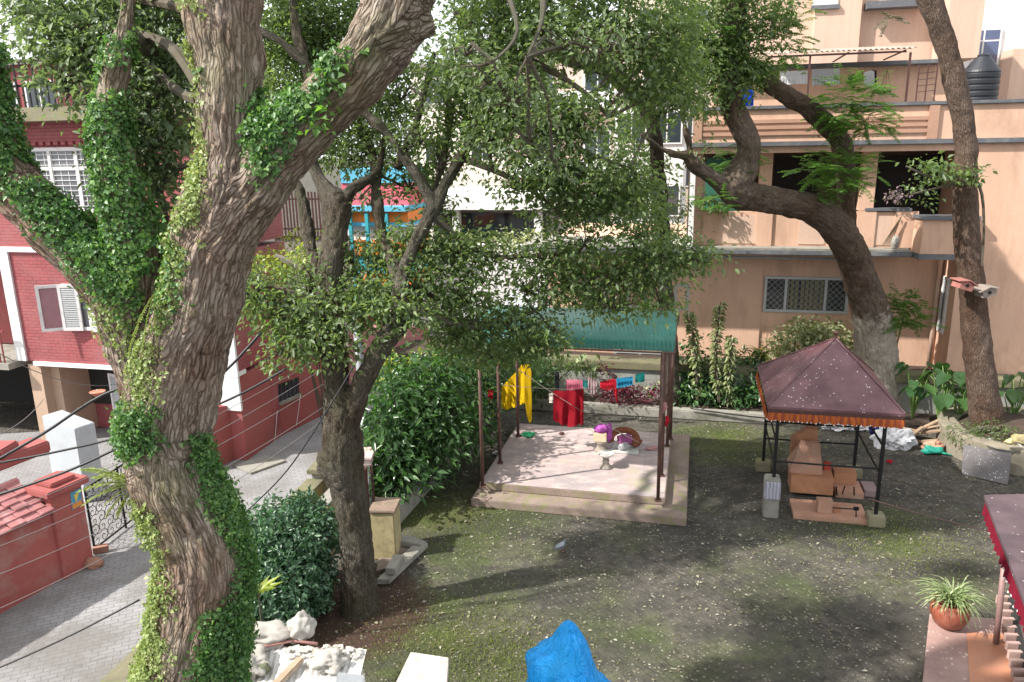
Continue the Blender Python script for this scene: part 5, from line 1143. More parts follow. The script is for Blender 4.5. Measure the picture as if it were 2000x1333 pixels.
# tiled floor
q = [G(1816, 1197, .2), G(1795, 1400, .2), G(2250, 1500, .2), G(2060, 1218, .2)]
fl = thing('tiled_floor', 'raised floor of dull pink and orange tiles under the potted spider plant', 'floor', G(1900, 1280))
mb = MB(); mb.hexa(q, -Vector((0, 0, .195))); build('slab', mb, speckled('dusty_pink_tile', (.34, .215, .195), (.62, .55, .5), .74, 16, .6, (.42, .28, .25)), fl, bevel=.012)
mb = MB(); q = [G(1888, 1236, .204), G(1898, 1400, .204), G(2040, 1400, .204), G(1990, 1240, .204)]; mb.hexa(q, Vector((0, 0, .006))); build('orange_tiles', mb, paint('orange_tile', (.50, .22, .13), .45, .15, 1.5, (.4, .25, .2), .4), fl)
mb = MB(); P_ = [G(1960, 1160, .5), G(2005, 1360, .5)]
st_ = thing('toothed_edging', 'toothed row of small pinkish blocks under the second pavilion roof', 'edging', G(1975, 1260))  # pinkish teeth alternating with a dark backing strip
for i in range(13):
    p = P_[0].lerp(P_[1], i/12); m_ = MB(); m_.obox(p-Vector((0, 0, .1)), .17, .055, .12, -.1); build('tooth', m_, paint('pink_tooth', (.40, .27, .24), .8, .2), st_)
m_ = MB(); m_.hexa([P_[0]+Vector((.07, 0, -.45)), P_[1]+Vector((.07, 0, -.45)), P_[1]+Vector((.07, 0, -.05)), P_[0]+Vector((.07, 0, -.05))], Vector((.08, 0, 0))); build('backing', m_, dark, st_)
# potted spider plant
c = G(1851, 1222, .2); k = mpp(c); terr = paint('terracotta_glaze', (.26, .075, .045), .45, .2, 4, (.4, .2, .15), .3, .1)
pp_ = thing('potted_plant', 'spider plant in a round terracotta pot at the corner of the tiled floor', 'potted plant', c)
mb = MB(); mb.lathe(c, [(.13, 0), (.2, .06), (.265, .2), (.26, .32), (.23, .37), (.245, .40), (.22, .41), (.20, .36), (.01, .35)], 28); build('pot', mb, terr, pp_, smooth=True)
def blades(lv, c, n, L, wd, up=.9, spread=1.0):
    for i in range(n):
        a = rng.random()*6.283; d = np.array([math.cos(a)*spread*(.2+rng.random()*.8), math.sin(a)*spread*(.2+rng.random()*.8), up]); d /= np.linalg.norm(d)
        p = np.array(c)+rng.normal(size=3)*np.array([.05, .05, .01]); l = L*(.6+.6*rng.random())
        for k_ in range(5):
            side = np.cross(d, [0, 0, 1]); side /= np.linalg.norm(side)+1e-6; nn = np.cross(side, d)
            lv.add(p[None], d[None], nn[None], l/5*1.45, wd*(1, 1.1, 1, .8, .55)[k_]); p = p+d*l/5; d = d+np.array([0, 0, -.42]); d /= np.linalg.norm(d)
lv = Leaves(); blades(lv, c+Vector((0, 0, .38)), 170, .52, .024); lv.make('foliage', leafmat('spider_leaf', [(.0, (.10, .16, .06)), (.5, (.25, .32, .14)), (1, (.55, .58, .38))], .4, .3), pp_, fold=.3, curl=.0)

# ================================================================== BOTTOM: rubble roof, stone box, tarp
sr = thing('flat_shed_roof', 'sunlit white corrugated sheet roof at the bottom beside the big trunk', 'roof', G(600, 1420))
zR = 1.3; q = [G(440, 1262, zR), G(400, 1500, zR), G(660, 1500, zR), G(722, 1268, zR)]
zt2 = .0
def corr(q, n, amp, th):
    mb = MB(); vs = []
    for i in range(n+1):
        t = i/n; dz = Vector((0, 0, amp*math.sin(i*math.pi/2)))
        vs += [q[0].lerp(q[3], t)+dz, q[1].lerp(q[2], t)+dz]
    fs = [(2*i, 2*i+1, 2*i+3, 2*i+2) for i in range(n)]; N0 = len(vs)
    return mb.add(vs+[v-Vector((0, 0, th)) for v in vs], fs+[tuple(x+N0 for x in f[::-1]) for f in fs])
wr = paint('white_fibre_sheet', (.60, .585, .57), .85, .15, 3, (.40, .36, .31), .6, .5, 22)
q = [G(455, 1262, zR), G(400, 1500, zR), G(660, 1500, zR), G(716, 1268, zR)]
build('roof_sheet', corr(q, 84, .009, .015), wr, sr)
mb = MB(); q2 = [p-Vector((0, 0, .04)) for p in q]; q2[0] += Vector((.05, -.05, 0)); q2[3] += Vector((-.05, -.05, 0)); mb.hexa(q2, Vector((0, 0, -(zR-.05)))); build('shed_body', mb, paint('pale_shed_wall', (.55, .54, .53), .85, .15), sr)
def lump(name, px, py, z, r, seed, m, label, cat, amp=.35, rot=0, n=4): mb = MB(); mb.blob(G(px, py, z)+Vector((0, 0, r[2]*.6)), r, seed, amp, n, 1.2, rot); return single(name, mb, m, label, cat, smooth=True)
sackm = fabric('dirty_sack', (.50, .47, .43), .35)
lump('cement_sack', 515, 1252, zR+.02, (.34, .2, .13), 3, sackm, 'long flattened white sack on the far left of the white sheet roof', 'sack', rot=.1)
lump('cement_sack', 588, 1240, zR+.02, (.17, .2, .15), 5, sackm, 'rounded white sack on the far edge of the white sheet roof', 'sack')
mb = MB(); p = G(556, 1320, zR+.07); mb.obox(p, .10, .62, .06, -.35); single('wood_plank', mb, paint('weathered_plank', (.36, .27, .19), .9, .3, 6), 'weathered brown plank lying on the white sheet roof', 'plank', bevel=.012)
lump('cement_sack', 480, 1300, zR+.02, (.22, .30, .10), 15, sackm, 'crumpled white sack nearest the big trunk on the white sheet roof', 'sack', .6, .5)
lump('cement_sack', 640, 1300, zR+.02, (.20, .16, .09), 18, sackm, 'flat crumpled sack right of the brown plank on the white sheet roof', 'sack', .6, .3)
lump('mossy_stone', 512, 1312, zR+.02, (.10, .08, .06), 7, paint('mossy_stone', (.12, .13, .08), .9, .4, 8), 'small mossy dark stone left of the brown plank', 'stone', .2)
mb = MB(); mb.tube([G(475, 1276, zR+.05), G(520, 1262, zR+.08), G(570, 1252, zR+.06), G(620, 1258, zR+.05)], .02, 7); single('bent_stick', mb, paint('pinkish_stick', (.40, .20, .18), .8), 'thin reddish bent stick in front of the long white sack', 'stick', smooth=True)
lump('dark_block', 490, 1276, zR+.02, (.16, .05, .04), 8, paint('dark_brown', (.07, .05, .04), .9), 'dark flat lump under the reddish bent stick', 'lump')
mb = MB(); 
for i in range(60): mb.obox(G(random.uniform(560, 705), random.uniform(1262, 1284), zR+.03), random.uniform(.03, .09), random.uniform(.02, .06), .02, random.random()*3, random.random()*.4)
o = build('plaster_crumbs', mb, paint('crumbs', (.5, .47, .42), .9, .3, 5)); props(o, 'grey plaster crumbs scattered along the far edge of the white sheet roof', 'crumbs', kind='stuff')
mb = MB(); q = [G(660, 1312, zR+.25), G(640, 1400, zR+.25), G(700, 1400, zR+.25), G(712, 1318, zR+.25)]; mb.hexa(q, -Vector((0, 0, .22))); single('white_box', mb, white, 'small white box at the right corner of the white sheet roof', 'box', bevel=.01)
zR = 1.0; q = [G(802, 1273, zR), G(740, 1400, zR), G(868, 1420, zR), G(877, 1284, zR)]
sbx = thing('stone_box', 'pale stone topped block at the bottom between the white roof and the blue tarpaulin', 'block', G(820, 1400)); mb = MB(); mb.hexa(q, -Vector((0, 0, .07))); build('top_slab', mb, paint('pinkish_white_stone', (.52, .46, .41), .8, .2, 3, (.32, .24, .20), .7, .3, 20), sbx, bevel=.01)
mb = MB(); q2 = [p-Vector((0, 0, .072)) for p in q]; cq = sum(q2, Vector())/4; q2 = [p+(cq-p)*.06 for p in q2]; mb.hexa(q2, -Vector((0, 0, zR-.075))); build('body', mb, mossc, sbx)
# blue tarpaulin draped over something
c = G(1098, 1400, .8); c.z = 0; top_ = KY(1110, 1214, c.y+.05)
def tarp():
    mb = MB(); n = 110; rings = 44; vs = []
    ridge = [(.35, .30, .10), (1.35, .20, .25), (2.3, .34, .0), (3.3, .18, .3), (4.05, .36, .12), (4.75, .22, .0), (5.5, .30, .22)]
    for j in range(rings+1):
        t = j/rings; zz = top_.z*(1-t**1.05)
        for i in range(n):
            a = 2*math.pi*i/n; r_ = .035+.47*min(1, t*1.9)**.75+.26*max(0, t-.4); k = 0
            for ra, am, st in ridge:
                dlt = abs((a-ra-.25*math.sin(t*4+ra)+math.pi) % (2*math.pi)-math.pi); k += am*max(0, 1-dlt/.42)*min(1, max(0, t-st)*2.5)
            fold_ = .84+k*.9+.14*noise.noise(Vector((math.cos(a)*2, math.sin(a)*2, t*4)))+.06*(1-abs(noise.noise(Vector((math.cos(a)*5, math.sin(a)*5, t*9))))*2)
            x, y = r_*fold_*math.cos(a)*1.05, r_*fold_*math.sin(a)
            sh_ = .10*math.exp(-((t-.28)/.08)**2)*max(0, math.cos(a-3.4))
            vs.append(Vector((top_.x*(1-t)+c.x*t+x-sh_*1.6, top_.y*(1-t)+c.y*t+y, zz+sh_+.03*noise.noise(Vector((x*7, y*7, t*9)))*min(1, t*3))))
    fs = [(j*n+i, j*n+(i+1) % n, (j+1)*n+(i+1) % n, (j+1)*n+i) for j in range(rings) for i in range(n)]+[tuple(range(n-1, -1, -1))]
    return mb.add(vs, fs)
tm = NT('bright_blue_tarp'); cc_ = tm.coord(); n1 = tm.noise(cc_, 3, 5); tm.bump(tm.math('ABSOLUTE', tm.math('SUBTRACT', tm.noise(tm.mapping(cc_, (1, 1, .45)), 5, 6, .62, .8), .5)), 1.0, .22); tm.fin(tm.mix(n1, (.0, .24, .80), (.02, .46, .95)), .33)
single('blue_tarpaulin', tarp(), tm.m, 'bright blue tarpaulin draped to a peak at the bottom of the photo', 'tarpaulin', base=c, smooth=True)

# ================================================================== BIG FOREGROUND TREE
b0_ = KY(350, 1655, 6.6); b0_.z = 0
bt = thing('ivy_tree', 'huge rough-barked tree with ivy patches and an S-bent trunk in the left foreground', 'tree', b0_)
LB_ = [
 [(345, 1700, 6.6, 135), (352, 1560, 6.6, 118), (362, 1440, 6.6, 106), (372, 1333, 6.6, 100), (385, 1230, 6.6, 96), (396, 1150, 6.6, 90), (398, 1080, 6.6, 84), (374, 1010, 6.6, 82), (345, 950, 6.6, 84), (325, 880, 6.6, 80), (333, 800, 6.6, 86), (345, 740, 6.6, 88), (366, 670, 6.6, 82), (390, 600, 6.6, 78), (405, 520, 6.6, 78), (428, 440, 6.6, 84), (448, 370, 6.6, 76), (452, 300, 6.6, 62), (452, 220, 6.6, 60), (448, 130, 6.65, 66), (438, 40, 6.7, 74), (432, -80, 6.75, 76), (425, -220, 6.8, 72)],
 [(420, 470, 6.6, 70), (470, 405, 6.6, 68), (520, 340, 6.55, 60), (575, 270, 6.5, 58), (640, 205, 6.45, 60), (705, 135, 6.4, 62), (755, 60, 6.35, 70), (780, -20, 6.3, 74), (800, -140, 6.3, 70)],
 [(760, 70, 6.35, 50), (800, 55, 6.35, 42), (835, 46, 6.33, 32), (848, 43, 6.33, 26)],
 [(330, 850, 6.6, 60), (300, 790, 6.6, 56), (272, 720, 6.62, 48), (252, 650, 6.65, 50), (235, 590, 6.7, 56), (180, 520, 6.75, 56), (110, 445, 6.8, 56), (40, 370, 6.9, 52), (-30, 300, 7.0, 56), (-110, 200, 7.1, 50)],
 [(20, 350, 6.9, 46), (-5, 270, 6.9, 36), (-20, 190, 6.95, 30), (-30, 80, 7.0, 26)],
 [(250, 610, 6.7, 50), (268, 540, 6.72, 50), (262, 470, 6.75, 48), (244, 400, 6.8, 44), (225, 330, 6.85, 40), (214, 260, 6.9, 36), (218, 190, 6.95, 30), (235, 110, 7.0, 24), (250, 20, 7.1, 20), (250, -90, 7.2, 16)],
 [(300, 880, 6.6, 40), (262, 850, 6.6, 34), (246, 832, 6.6, 26)],
]
VX = .022
tw_, PW, NW = wood('trunk', [limbpx(l, 5) for l in LB_], barkA, bt, VX, .026, 12, 1.9, .04)
dk = [[(200, 600), (150, 580), (60, 500), (-60, 440), (-160, 260), (-160, 100), (60, 60), (60, 250), (150, 340), (240, 480), (330, 500), (330, 620), (240, 600)],
      [(130, 120), (330, 60), (300, 300), (330, 520), (310, 600), (215, 575), (150, 330)]]
ivy('dark_ivy', PW, NW, dk[:1], 4300, VX, .038, .034, LI, bt, .22, .07, nz=.12)
ivy('dark_ivy', PW, NW, dk[1:], 3900, VX, .040, .034, LI, bt, .30, .06, nz=-.75)
ivy('dark_ivy', PW, NW, [[(372, 850), (400, 850), (440, 960), (520, 1060), (520, 1190), (440, 1240), (448, 1400), (380, 1400), (400, 1230), (460, 1150), (460, 1080), (415, 1010), (380, 930)], [(215, 800), (300, 790), (305, 880), (250, 900)], [(400, 1195), (500, 1195), (500, 1400), (375, 1400), (380, 1290)]], 5600, VX, .036, .032, LI, bt, .8, .07, fade=9)
ivy('dark_ivy', PW, NW, [[(480, 185), (560, 180), (600, 190), (575, 250), (545, 320), (500, 350), (485, 260)], [(560, 200), (620, 180), (640, 120), (690, 90), (650, 190), (600, 230)]], 5000, VX, .042, .036, LI, bt, .6, .09, fade=10)
ivy('sunlit_ivy', PW, NW, [[(350, 0), (385, -80), (385, 200), (400, 300), (395, 400), (375, 470), (345, 560), (330, 640), (300, 700), (310, 780), (270, 800), (255, 700), (200, 640), (195, 570), (230, 600), (270, 680), (300, 560), (320, 450), (340, 340), (375, 240)],
     [(250, 980), (300, 1000), (320, 1120), (330, 1240), (300, 1400), (245, 1400), (260, 1200)]], 4200, VX, .034, .03, LM, bt, .22, .04, fade=12)  # same ivy on the sunlit side, brightness painted into its leaves
# fresh sprouts on the right limb
lv = Leaves()
for x, y in ((690, 105), (665, 165), (640, 215), (615, 250), (655, 130), (612, 235)): c = KY(x, y, 6.15); lv.clumps(np.array([c[:]]), 14, .05, .07, .045)
lv.make('sprouts', LF, bt)['kind'] = 'stuff'
# crown on the left
tb = MB()
lim = limbpx([(250, 60, 7.1, 16), (300, 110, 7.6, 12), (350, 150, 8.0, 8)], 3); tb.tube(*lim, 8)
for l in ([(390, 170, 6.7, 14), (330, 90, 7.2, 11), (230, 60, 7.6, 9), (120, 50, 7.8, 5)], [(388, 195, 6.7, 12), (350, 180, 7.2, 9), (280, 120, 7.6, 8), (200, 90, 7.8, 6)], [(400, 300, 6.7, 9), (345, 330, 7.3, 5), (270, 330, 7.6, 3)], [(400, 30, 6.8, 14), (330, 10, 7.4, 10), (250, 0, 7.7, 7)]): tb.tube(*limbpx(l, 4), 6)
bl = [(110, 50, 7.8, 95, 65, 70), (210, 60, 7.9, 110, 85, 80), (300, 60, 7.9, 90, 80, 80), (340, 130, 7.7, 70, 75, 60), (230, 130, 7.7, 110, 65, 70), (140, 110, 7.8, 80, 45, 60, .8), (120, 160, 7.6, 60, 40, 40, .6), (290, 200, 7.5, 70, 60, 50), (330, 250, 7.5, 45, 50, 40, .8), (270, 290, 7.4, 60, 50, 40), (290, 340, 7.5, 60, 30, 40, .6), (305, 420, 7.6, 50, 30, 30, .25), (320, 400, 7.5, 40, 20, 30, .3), (50, 10, 8.2, 60, 40, 60), (360, 20, 7.8, 60, 60, 60), (200, -60, 8, 230, 70, 120, .7), (345, 330, 7.4, 25, 40, 25, .35), (300, 280, 7.4, 60, 50, 40), (310, 350, 7.4, 45, 45, 35, .7), (250, 230, 7.3, 50, 40, 35, .8), (170, 200, 7.3, 45, 30, 30, .5), (330, 440, 7.4, 25, 30, 20, .5)]
lv = crown(bl, .078, .038, 3000, .13, 22, tb, [Vector(v) for v in tb.v[::6]])
n_top = [(-5.8, 11.0, 11.8), (-5.0, 12.8, 12.2), (-3.0, 10.6, 12.6), (-4.2, 14.2, 12.4), (-.6, 9.6, 12.6)]
for q_ in n_top:                                     # unseen leaf clumps added above the frame to shade limbs and yard
    lv.clumps(in_ell(q_, (1.5, 1.4, .7), 75, .3), 26, .22, .13, .07)
lv.make('crown', LGf, bt); build('branches', tb, barkB, bt)

# ================================================================== FORKED TREE (middle)
b0_ = G(700, 1180); mt_ = thing('forked_tree', 'grey forked tree with a cut burl left of the yard and a wide dark crown', 'tree', b0_)
LF_ = [
 [(703, 1210, 11.0, 52), (700, 1150, 11.0, 40), (698, 1080, 11.0, 37), (690, 1000, 11.0, 38), (676, 930, 11.0, 42), (670, 860, 11.0, 48), (664, 810, 11.0, 38), (655, 760, 11.05, 28), (650, 700, 11.1, 27), (648, 640, 11.2, 30), (640, 570, 11.4, 33), (650, 500, 11.7, 36), (655, 440, 12, 36), (655, 400, 12.2, 40), (630, 360, 12.4, 22), (605, 310, 12.6, 19), (590, 250, 12.8, 17), (600, 150, 13, 15), (575, 40, 13.3, 13), (570, -80, 13.5, 12)],
 [(672, 860, 11.0, 36), (690, 800, 11.0, 30), (712, 740, 11.0, 29), (738, 690, 11.05, 29), (770, 640, 11.1, 30), (782, 590, 11.2, 29), (790, 530, 11.4, 22), (812, 470, 11.6, 20), (848, 410, 11.8, 22), (870, 360, 12, 21), (905, 300, 12.2, 19), (935, 250, 12.3, 17), (948, 180, 12.4, 15), (960, 100, 12.5, 18), (975, 40, 12.6, 20), (985, -60, 12.8, 18)],
 [(665, 400, 12.2, 22), (690, 370, 12.3, 17), (720, 350, 12.5, 13), (738, 330, 12.7, 12), (750, 270, 12.8, 11)],
 [(783, 560, 11.3, 20), (762, 500, 11.8, 17), (742, 440, 12.2, 16), (735, 370, 12.6, 17), (730, 310, 13, 16), (700, 240, 13.4, 14), (690, 150, 13.7, 12)],
 [(850, 410, 11.8, 18), (825, 360, 12.0, 17), (790, 310, 12.2, 15), (755, 260, 12.4, 15), (710, 220, 12.6, 14), (680, 190, 12.8, 12)],
 [(625, 580, 11.4, 18), (610, 500, 12.2, 20), (598, 430, 12.6, 19), (585, 370, 12.9, 17), (555, 330, 13.2, 16), (540, 250, 13.5, 13)],
 [(600, 240, 12.8, 17), (620, 170, 12.8, 14), (590, 120, 12.9, 14), (545, 80, 13, 13), (500, 60, 13.1, 12), (460, 40, 13.2, 10)],
 [(672, 935, 11.0, 40), (645, 920, 10.95, 28), (628, 900, 10.95, 20), (622, 898, 10.95, 16)],
 [(775, 330, 12.6, 12), (815, 240, 12.8, 11), (830, 170, 12.9, 10), (850, 100, 13, 9)],
 [(960, 110, 12.5, 14), (925, 60, 12.6, 12), (890, 20, 12.7, 11)],
 [(960, 90, 12.5, 16), (1010, 60, 12.4, 13), (1060, 20, 12.3, 12), (1085, -30, 12.2, 10)],
 [(790, 520, 11.4, 18), (830, 430, 12, 13), (860, 330, 12.6, 12), (880, 230, 13, 10), (870, 120, 13.2, 8)],
 [(770, 510, 11.6, 14), (800, 560, 11.6, 9), (850, 580, 11.7, 8), (900, 590, 11.8, 6), (960, 570, 12, 4)],
]
wood('trunk', [limbpx([(a, b, c_, d_*(.88 if c_ < 11.3 else .74)*(.86 if l is LF_[1] else 1)) for a, b, c_, d_ in l], 4) for l in LF_], barkB, mt_, .03, .022, 10, 2.6, .025)
tb = MB()
for l in ([(650, 600, 11.2, 10), (590, 580, 11.2, 7), (520, 560, 11.3, 5), (480, 590, 11.3, 3)], [(645, 560, 11.4, 9), (580, 520, 11.7, 7), (540, 500, 12, 5)], [(652, 690, 11.1, 8), (600, 670, 11, 6), (540, 680, 11, 3)], [(845, 420, 11.8, 9), (900, 470, 12, 6), (960, 500, 12, 5), (1040, 500, 12, 4), (1130, 490, 12, 3)], [(950, 200, 12.4, 9), (1010, 240, 12, 7), (1080, 260, 11.8, 6), (1150, 300, 11.8, 4), (1230, 330, 12, 3)], [(965, 90, 12.5, 9), (1060, 130, 12, 7), (1140, 180, 11.8, 5), (1190, 230, 11.8, 4)],
          [(905, 310, 12.2, 8), (980, 340, 12, 6), (1050, 380, 12, 4), (1120, 440, 12, 3)], [(782, 590, 11.2, 9), (850, 620, 11.5, 6), (930, 640, 11.8, 5), (1020, 620, 12, 4), (1120, 560, 12, 3), (1250, 510, 12.1, 2.5)]): tb.tube(*limbpx(l, 4), 6)
srcs = [p_ for l in LF_[:1]+LF_[1:7]+LF_[8:] for p_, r_ in zip(*limbpx(l, 4)) if r_ < .19]+[Vector(v) for v in tb.v[::6]]
bl = [(560, 50, 14, 70, 70, 70), (800, 610, 10.9, 60, 35, 35, .9), (740, 650, 10.8, 35, 25, 25, .6), (660, 700, 10.8, 40, 20, 25, .5), (820, 270, 12.4, 50, 40, 40, .6), (700, 380, 12.6, 40, 30, 30, .35), (860, 400, 12.4, 50, 35, 30, .35), (640, 50, 14, 90, 80, 80), (620, 130, 14, 80, 60, 70), (560, 190, 13.5, 45, 60, 50), (740, 40, 14, 90, 60, 80), (740, 240, 13.4, 70, 60, 60), (700, 300, 13.2, 90, 45, 50, .9), (780, 180, 13.4, 60, 60, 50, .9), (620, 260, 13.6, 60, 50, 50), (860, 310, 13, 60, 50, 50, .8), (800, 360, 13.2, 60, 40, 50, .6), (870, 220, 12.6, 50, 60, 50, .5), (900, 40, 13, 70, 50, 60, .6), (990, 40, 12.2, 100, 70, 70), (930, 150, 12, 90, 60, 60, .9), (990, 190, 11.8, 80, 60, 60), (960, 260, 11.8, 70, 60, 60, .9), (1060, 230, 11.7, 80, 70, 60), (1130, 230, 11.7, 60, 60, 60), (1060, 320, 11.8, 90, 55, 60), (1150, 330, 11.8, 90, 55, 60), (1230, 350, 12, 60, 45, 50), (1010, 360, 12, 50, 45, 50, .6), (1110, 400, 12, 90, 45, 50), (1200, 400, 12, 80, 40, 50, .9), (1050, 60, 12, 70, 60, 60, .8), (1170, 30, 12, 90, 60, 60), (1240, 80, 12, 90, 60, 60), (1130, 120, 11.9, 60, 30, 40, .5), (1250, 160, 12.2, 80, 50, 50), (1310, 60, 12.4, 60, 70, 60, .8), (1320, 150, 12.8, 60, 60, 50), (1290, 215, 13, 50, 35, 40, .8), (1150, -60, 12, 300, 60, 120, .5), (700, -70, 14, 280, 60, 150, .5),
      (500, 570, 11.4, 50, 55, 50), (545, 610, 11.2, 70, 50, 50), (600, 560, 11.5, 60, 50, 50), (600, 640, 11, 70, 45, 50), (560, 690, 11, 55, 30, 40, .7), (650, 610, 11, 60, 45, 40, .9), (690, 520, 12, 40, 50, 50, .6), (740, 500, 12, 60, 45, 50), (810, 480, 12, 70, 45, 50), (700, 590, 11.6, 50, 50, 50), (750, 580, 11.4, 70, 50, 50, .9), (830, 560, 11.6, 70, 50, 50), (640, 680, 10.9, 50, 25, 30, .6), (890, 490, 12, 60, 45, 50, .8), (960, 500, 12, 70, 40, 50, .8), (900, 570, 11.8, 70, 40, 40, .8), (930, 620, 11.9, 80, 40, 50), (1000, 640, 12, 80, 45, 50), (890, 650, 12.1, 60, 45, 50), (960, 690, 12.4, 70, 30, 40), (1050, 670, 12.3, 60, 35, 40), (1070, 500, 12, 70, 35, 40), (1030, 560, 12, 50, 40, 40, .7), (1110, 550, 12.1, 80, 45, 40), (1190, 540, 12.1, 80, 50, 40), (1270, 520, 12.1, 80, 50, 40), (1330, 500, 12.1, 60, 35, 40), (1200, 600, 12.1, 80, 20, 30, .9), (1140, 470, 12, 70, 25, 40, .7), (1290, 590, 12.1, 40, 20, 30, .7), (1250, 455, 12, 50, 30, 30, .7), (1370, 505, 12.1, 30, 25, 30, .6), (1080, 640, 12, 25, 30, 30, .4), (880, 110, 12.6, 40, 60, 50, .6), (900, 210, 12.6, 60, 50, 50, .7), (1010, 120, 12, 60, 40, 50, .7), (650, 200, 14, 70, 60, 60), (600, 90, 14.3, 80, 90, 60), (520, 120, 14.3, 40, 90, 60)]
lv = crown(bl, .10, .050, 1550, .16, 24, tb, srcs, twr=.011)
lv.make('crown', LG, mt_); build('branches', tb, barkB, mt_)
lv = crown([(590, 515, 12.3, 50, 20, 30), (540, 525, 12.2, 50, 25, 30)], .09, .05, 900); lv.make('yellow_leaves', LYY, mt_)
# hanging grey-green sprays close to the camera at the top
tb = MB()
for l in ([(1060, -40, 9.5, 8), (1058, 40, 9.4, 5), (1030, 110, 9.3, 3), (1005, 160, 9.3, 2)], [(980, -40, 9.4, 7), (1010, 60, 9.2, 4), (960, 120, 9.2, 3), (900, 130, 9.2, 2)]): tb.tube(*limbpx(l, 4), 5)
lv = crown([(910, 100, 9.3, 45, 30, 40), (950, 150, 9.3, 60, 45, 50, .7), (1000, 190, 9.4, 70, 50, 50, .6), (1030, 260, 9.6, 60, 60, 50, .5), (1100, 80, 9.6, 60, 50, 50, .5), (1180, 90, 9.8, 70, 50, 50, .5), (1080, 300, 9.8, 60, 50, 50, .5)],   .095, .042, 1000, .14, 16, tb, [KY(1030, 110, 9.3), KY(960, 120, 9.2)])
lv.make('hanging_spray', LGf, mt_); build('branches', tb, barkB, mt_)

# ================================================================== TREE BEHIND CANOPY (arching limb)
b0_ = W(PBa(1288, 740, 20.5)[0], 20.5, .2)
ar = thing('arching_tree', 'dark tree arching left over the green canopy behind the leafy branches', 'tree', b0_)
Yb = b0_.y; q = KY(1288, 740, Yb)
LA = [[(1312, 800, Yb, 20), (1310, 700, Yb, 16), (1300, 560, Yb-.5, 16), (1292, 440, Yb-1, 16), (1284, 330, Yb-1.5, 15), (1278, 260, Yb-2, 15), (1258, 205, Yb-2.2, 16), (1215, 160, Yb-2.5, 18), (1165, 125, Yb-2.8, 17), (1110, 118, Yb-3, 16), (1050, 80, Yb-3.2, 13), (990, 70, Yb-3.4, 11)], [(1200, 150, Yb-2.5, 11), (1160, 70, Yb-2.4, 9), (1100, 40, Yb-2.4, 8)], [(1112, 118, Yb-3, 10), (1115, 60, Yb-3, 9), (1118, 0, Yb-3, 8)]]
wood('trunk', [limbpx(l, 4) for l in LA], barkB, ar, .035, .02)
lv = crown([(1230, 250, Yb-1.5, 50, 50, 40, .8), (1240, 330, Yb-1, 70, 60, 40), (1300, 400, Yb-1.5, 60, 40, 40, .8), (1120, 50, Yb-3, 80, 40, 40, .8), (1070, 160, Yb-3, 50, 50, 40), (1180, 420, Yb-1, 70, 30, 40, .6), (1270, 450, Yb-2, 70, 25, 30, .7)], .13, .06, 700, .2, 20); lv.make('crown', LG, ar)

# ================================================================== LEANING TREE right, D trunk
b0_ = KY(1712, 760, 19.6); b0_.z = .2
lt = thing('leaning_tree', 'leaning tree with flaking pale bark curving left in front of the peach balcony', 'tree', b0_)
LC = [[(1722, 800, 19.6, 52), (1716, 740, 19.6, 44), (1710, 680, 19.55, 45), (1704, 620, 19.4, 42), (1685, 560, 19.2, 38), (1665, 500, 19.0, 36), (1635, 445, 18.7, 36), (1590, 410, 18.4, 34), (1530, 395, 18.1, 30), (1470, 385, 17.8, 32), (1435, 370, 17.7, 40), (1455, 320, 17.7, 30), (1462, 280, 17.6, 27), (1440, 230, 17.6, 27), (1426, 180, 17.5, 26), (1430, 100, 17.5, 24), (1436, 20, 17.4, 22), (1438, -80, 17.4, 20)],
      [(1440, 385, 17.7, 30), (1395, 350, 17.5, 18), (1360, 325, 17.3, 17), (1340, 305, 17.2, 14), (1316, 302, 17.1, 9), (1285, 285, 17.0, 6), (1250, 262, 16.9, 4)],
      [(1352, 320, 17.3, 12), (1345, 280, 17.3, 9), (1336, 240, 17.2, 8), (1330, 170, 17.2, 7)],
      [(1660, 510, 19.0, 30), (1655, 440, 19.1, 20), (1652, 390, 19.1, 20), (1652, 330, 19.0, 22), (1640, 275, 18.8, 23), (1605, 235, 18.6, 24), (1560, 200, 18.4, 20), (1510, 170, 18.1, 20), (1475, 145, 17.8, 20), (1440, 120, 17.6, 18)],
      [(1745, 800, 19.8, 20), (1742, 720, 19.8, 16), (1735, 650, 19.7, 16), (1725, 600, 19.5, 12)]]
_, PW2, NW2 = wood('trunk', [limbpx([(a, b, c_, d_*.88) for a, b, c_, d_ in l], 4) for l in LC], barkC, lt, .035, .02, 8, 2, .04)
ivy('ivy', PW2, NW2, [[(1395, -100), (1480, -100), (1480, 180), (1400, 200)]], 500, .035, .11, .06, LG, lt, .8, .25)
lv = Leaves(); tb = MB()
def spray(cx, cy, Y, rx, ry, n, L=.5, ang0=0, spread=6.28, leaf=.05, w_=.016):
    c = KY(cx, cy, Y); k = mpp(c)
    for i in range(n):
        a = ang0+(rng.random()-.5)*spread; rr = rng.random()**.7*.75
        p = c+Vector((rx*k*math.cos(a)*rr, random.uniform(-.6, .6)*rx*k, ry*k*math.sin(a)*rr)); a2 = rng.random()*6.28
        d0 = np.array([math.cos(a)*.6+math.cos(a2)*.8, rng.normal()*.6, math.sin(a)*.3+math.sin(a2)*.4+.15]); d0 /= np.linalg.norm(d0); Lf = L*.75*(.6+.6*rng.random()); sd = np.cross(d0, [0, 0, 1.]); sd /= np.linalg.norm(sd)+1e-6
        for q in range(6):                            # twice-divided leaf: small side fronds along the stalk
            pq_ = np.array(p)+d0*Lf*(q+1)/6-np.array([0, 0, .04*q*q*Lf/6])
            for sg in (-1, 1): lv.frond(pq_, sd*sg+d0*.55+rng.normal(size=3)*.12, Lf*.34*(1-.09*q), .5, 6, leaf*1.0, w_*1.15)
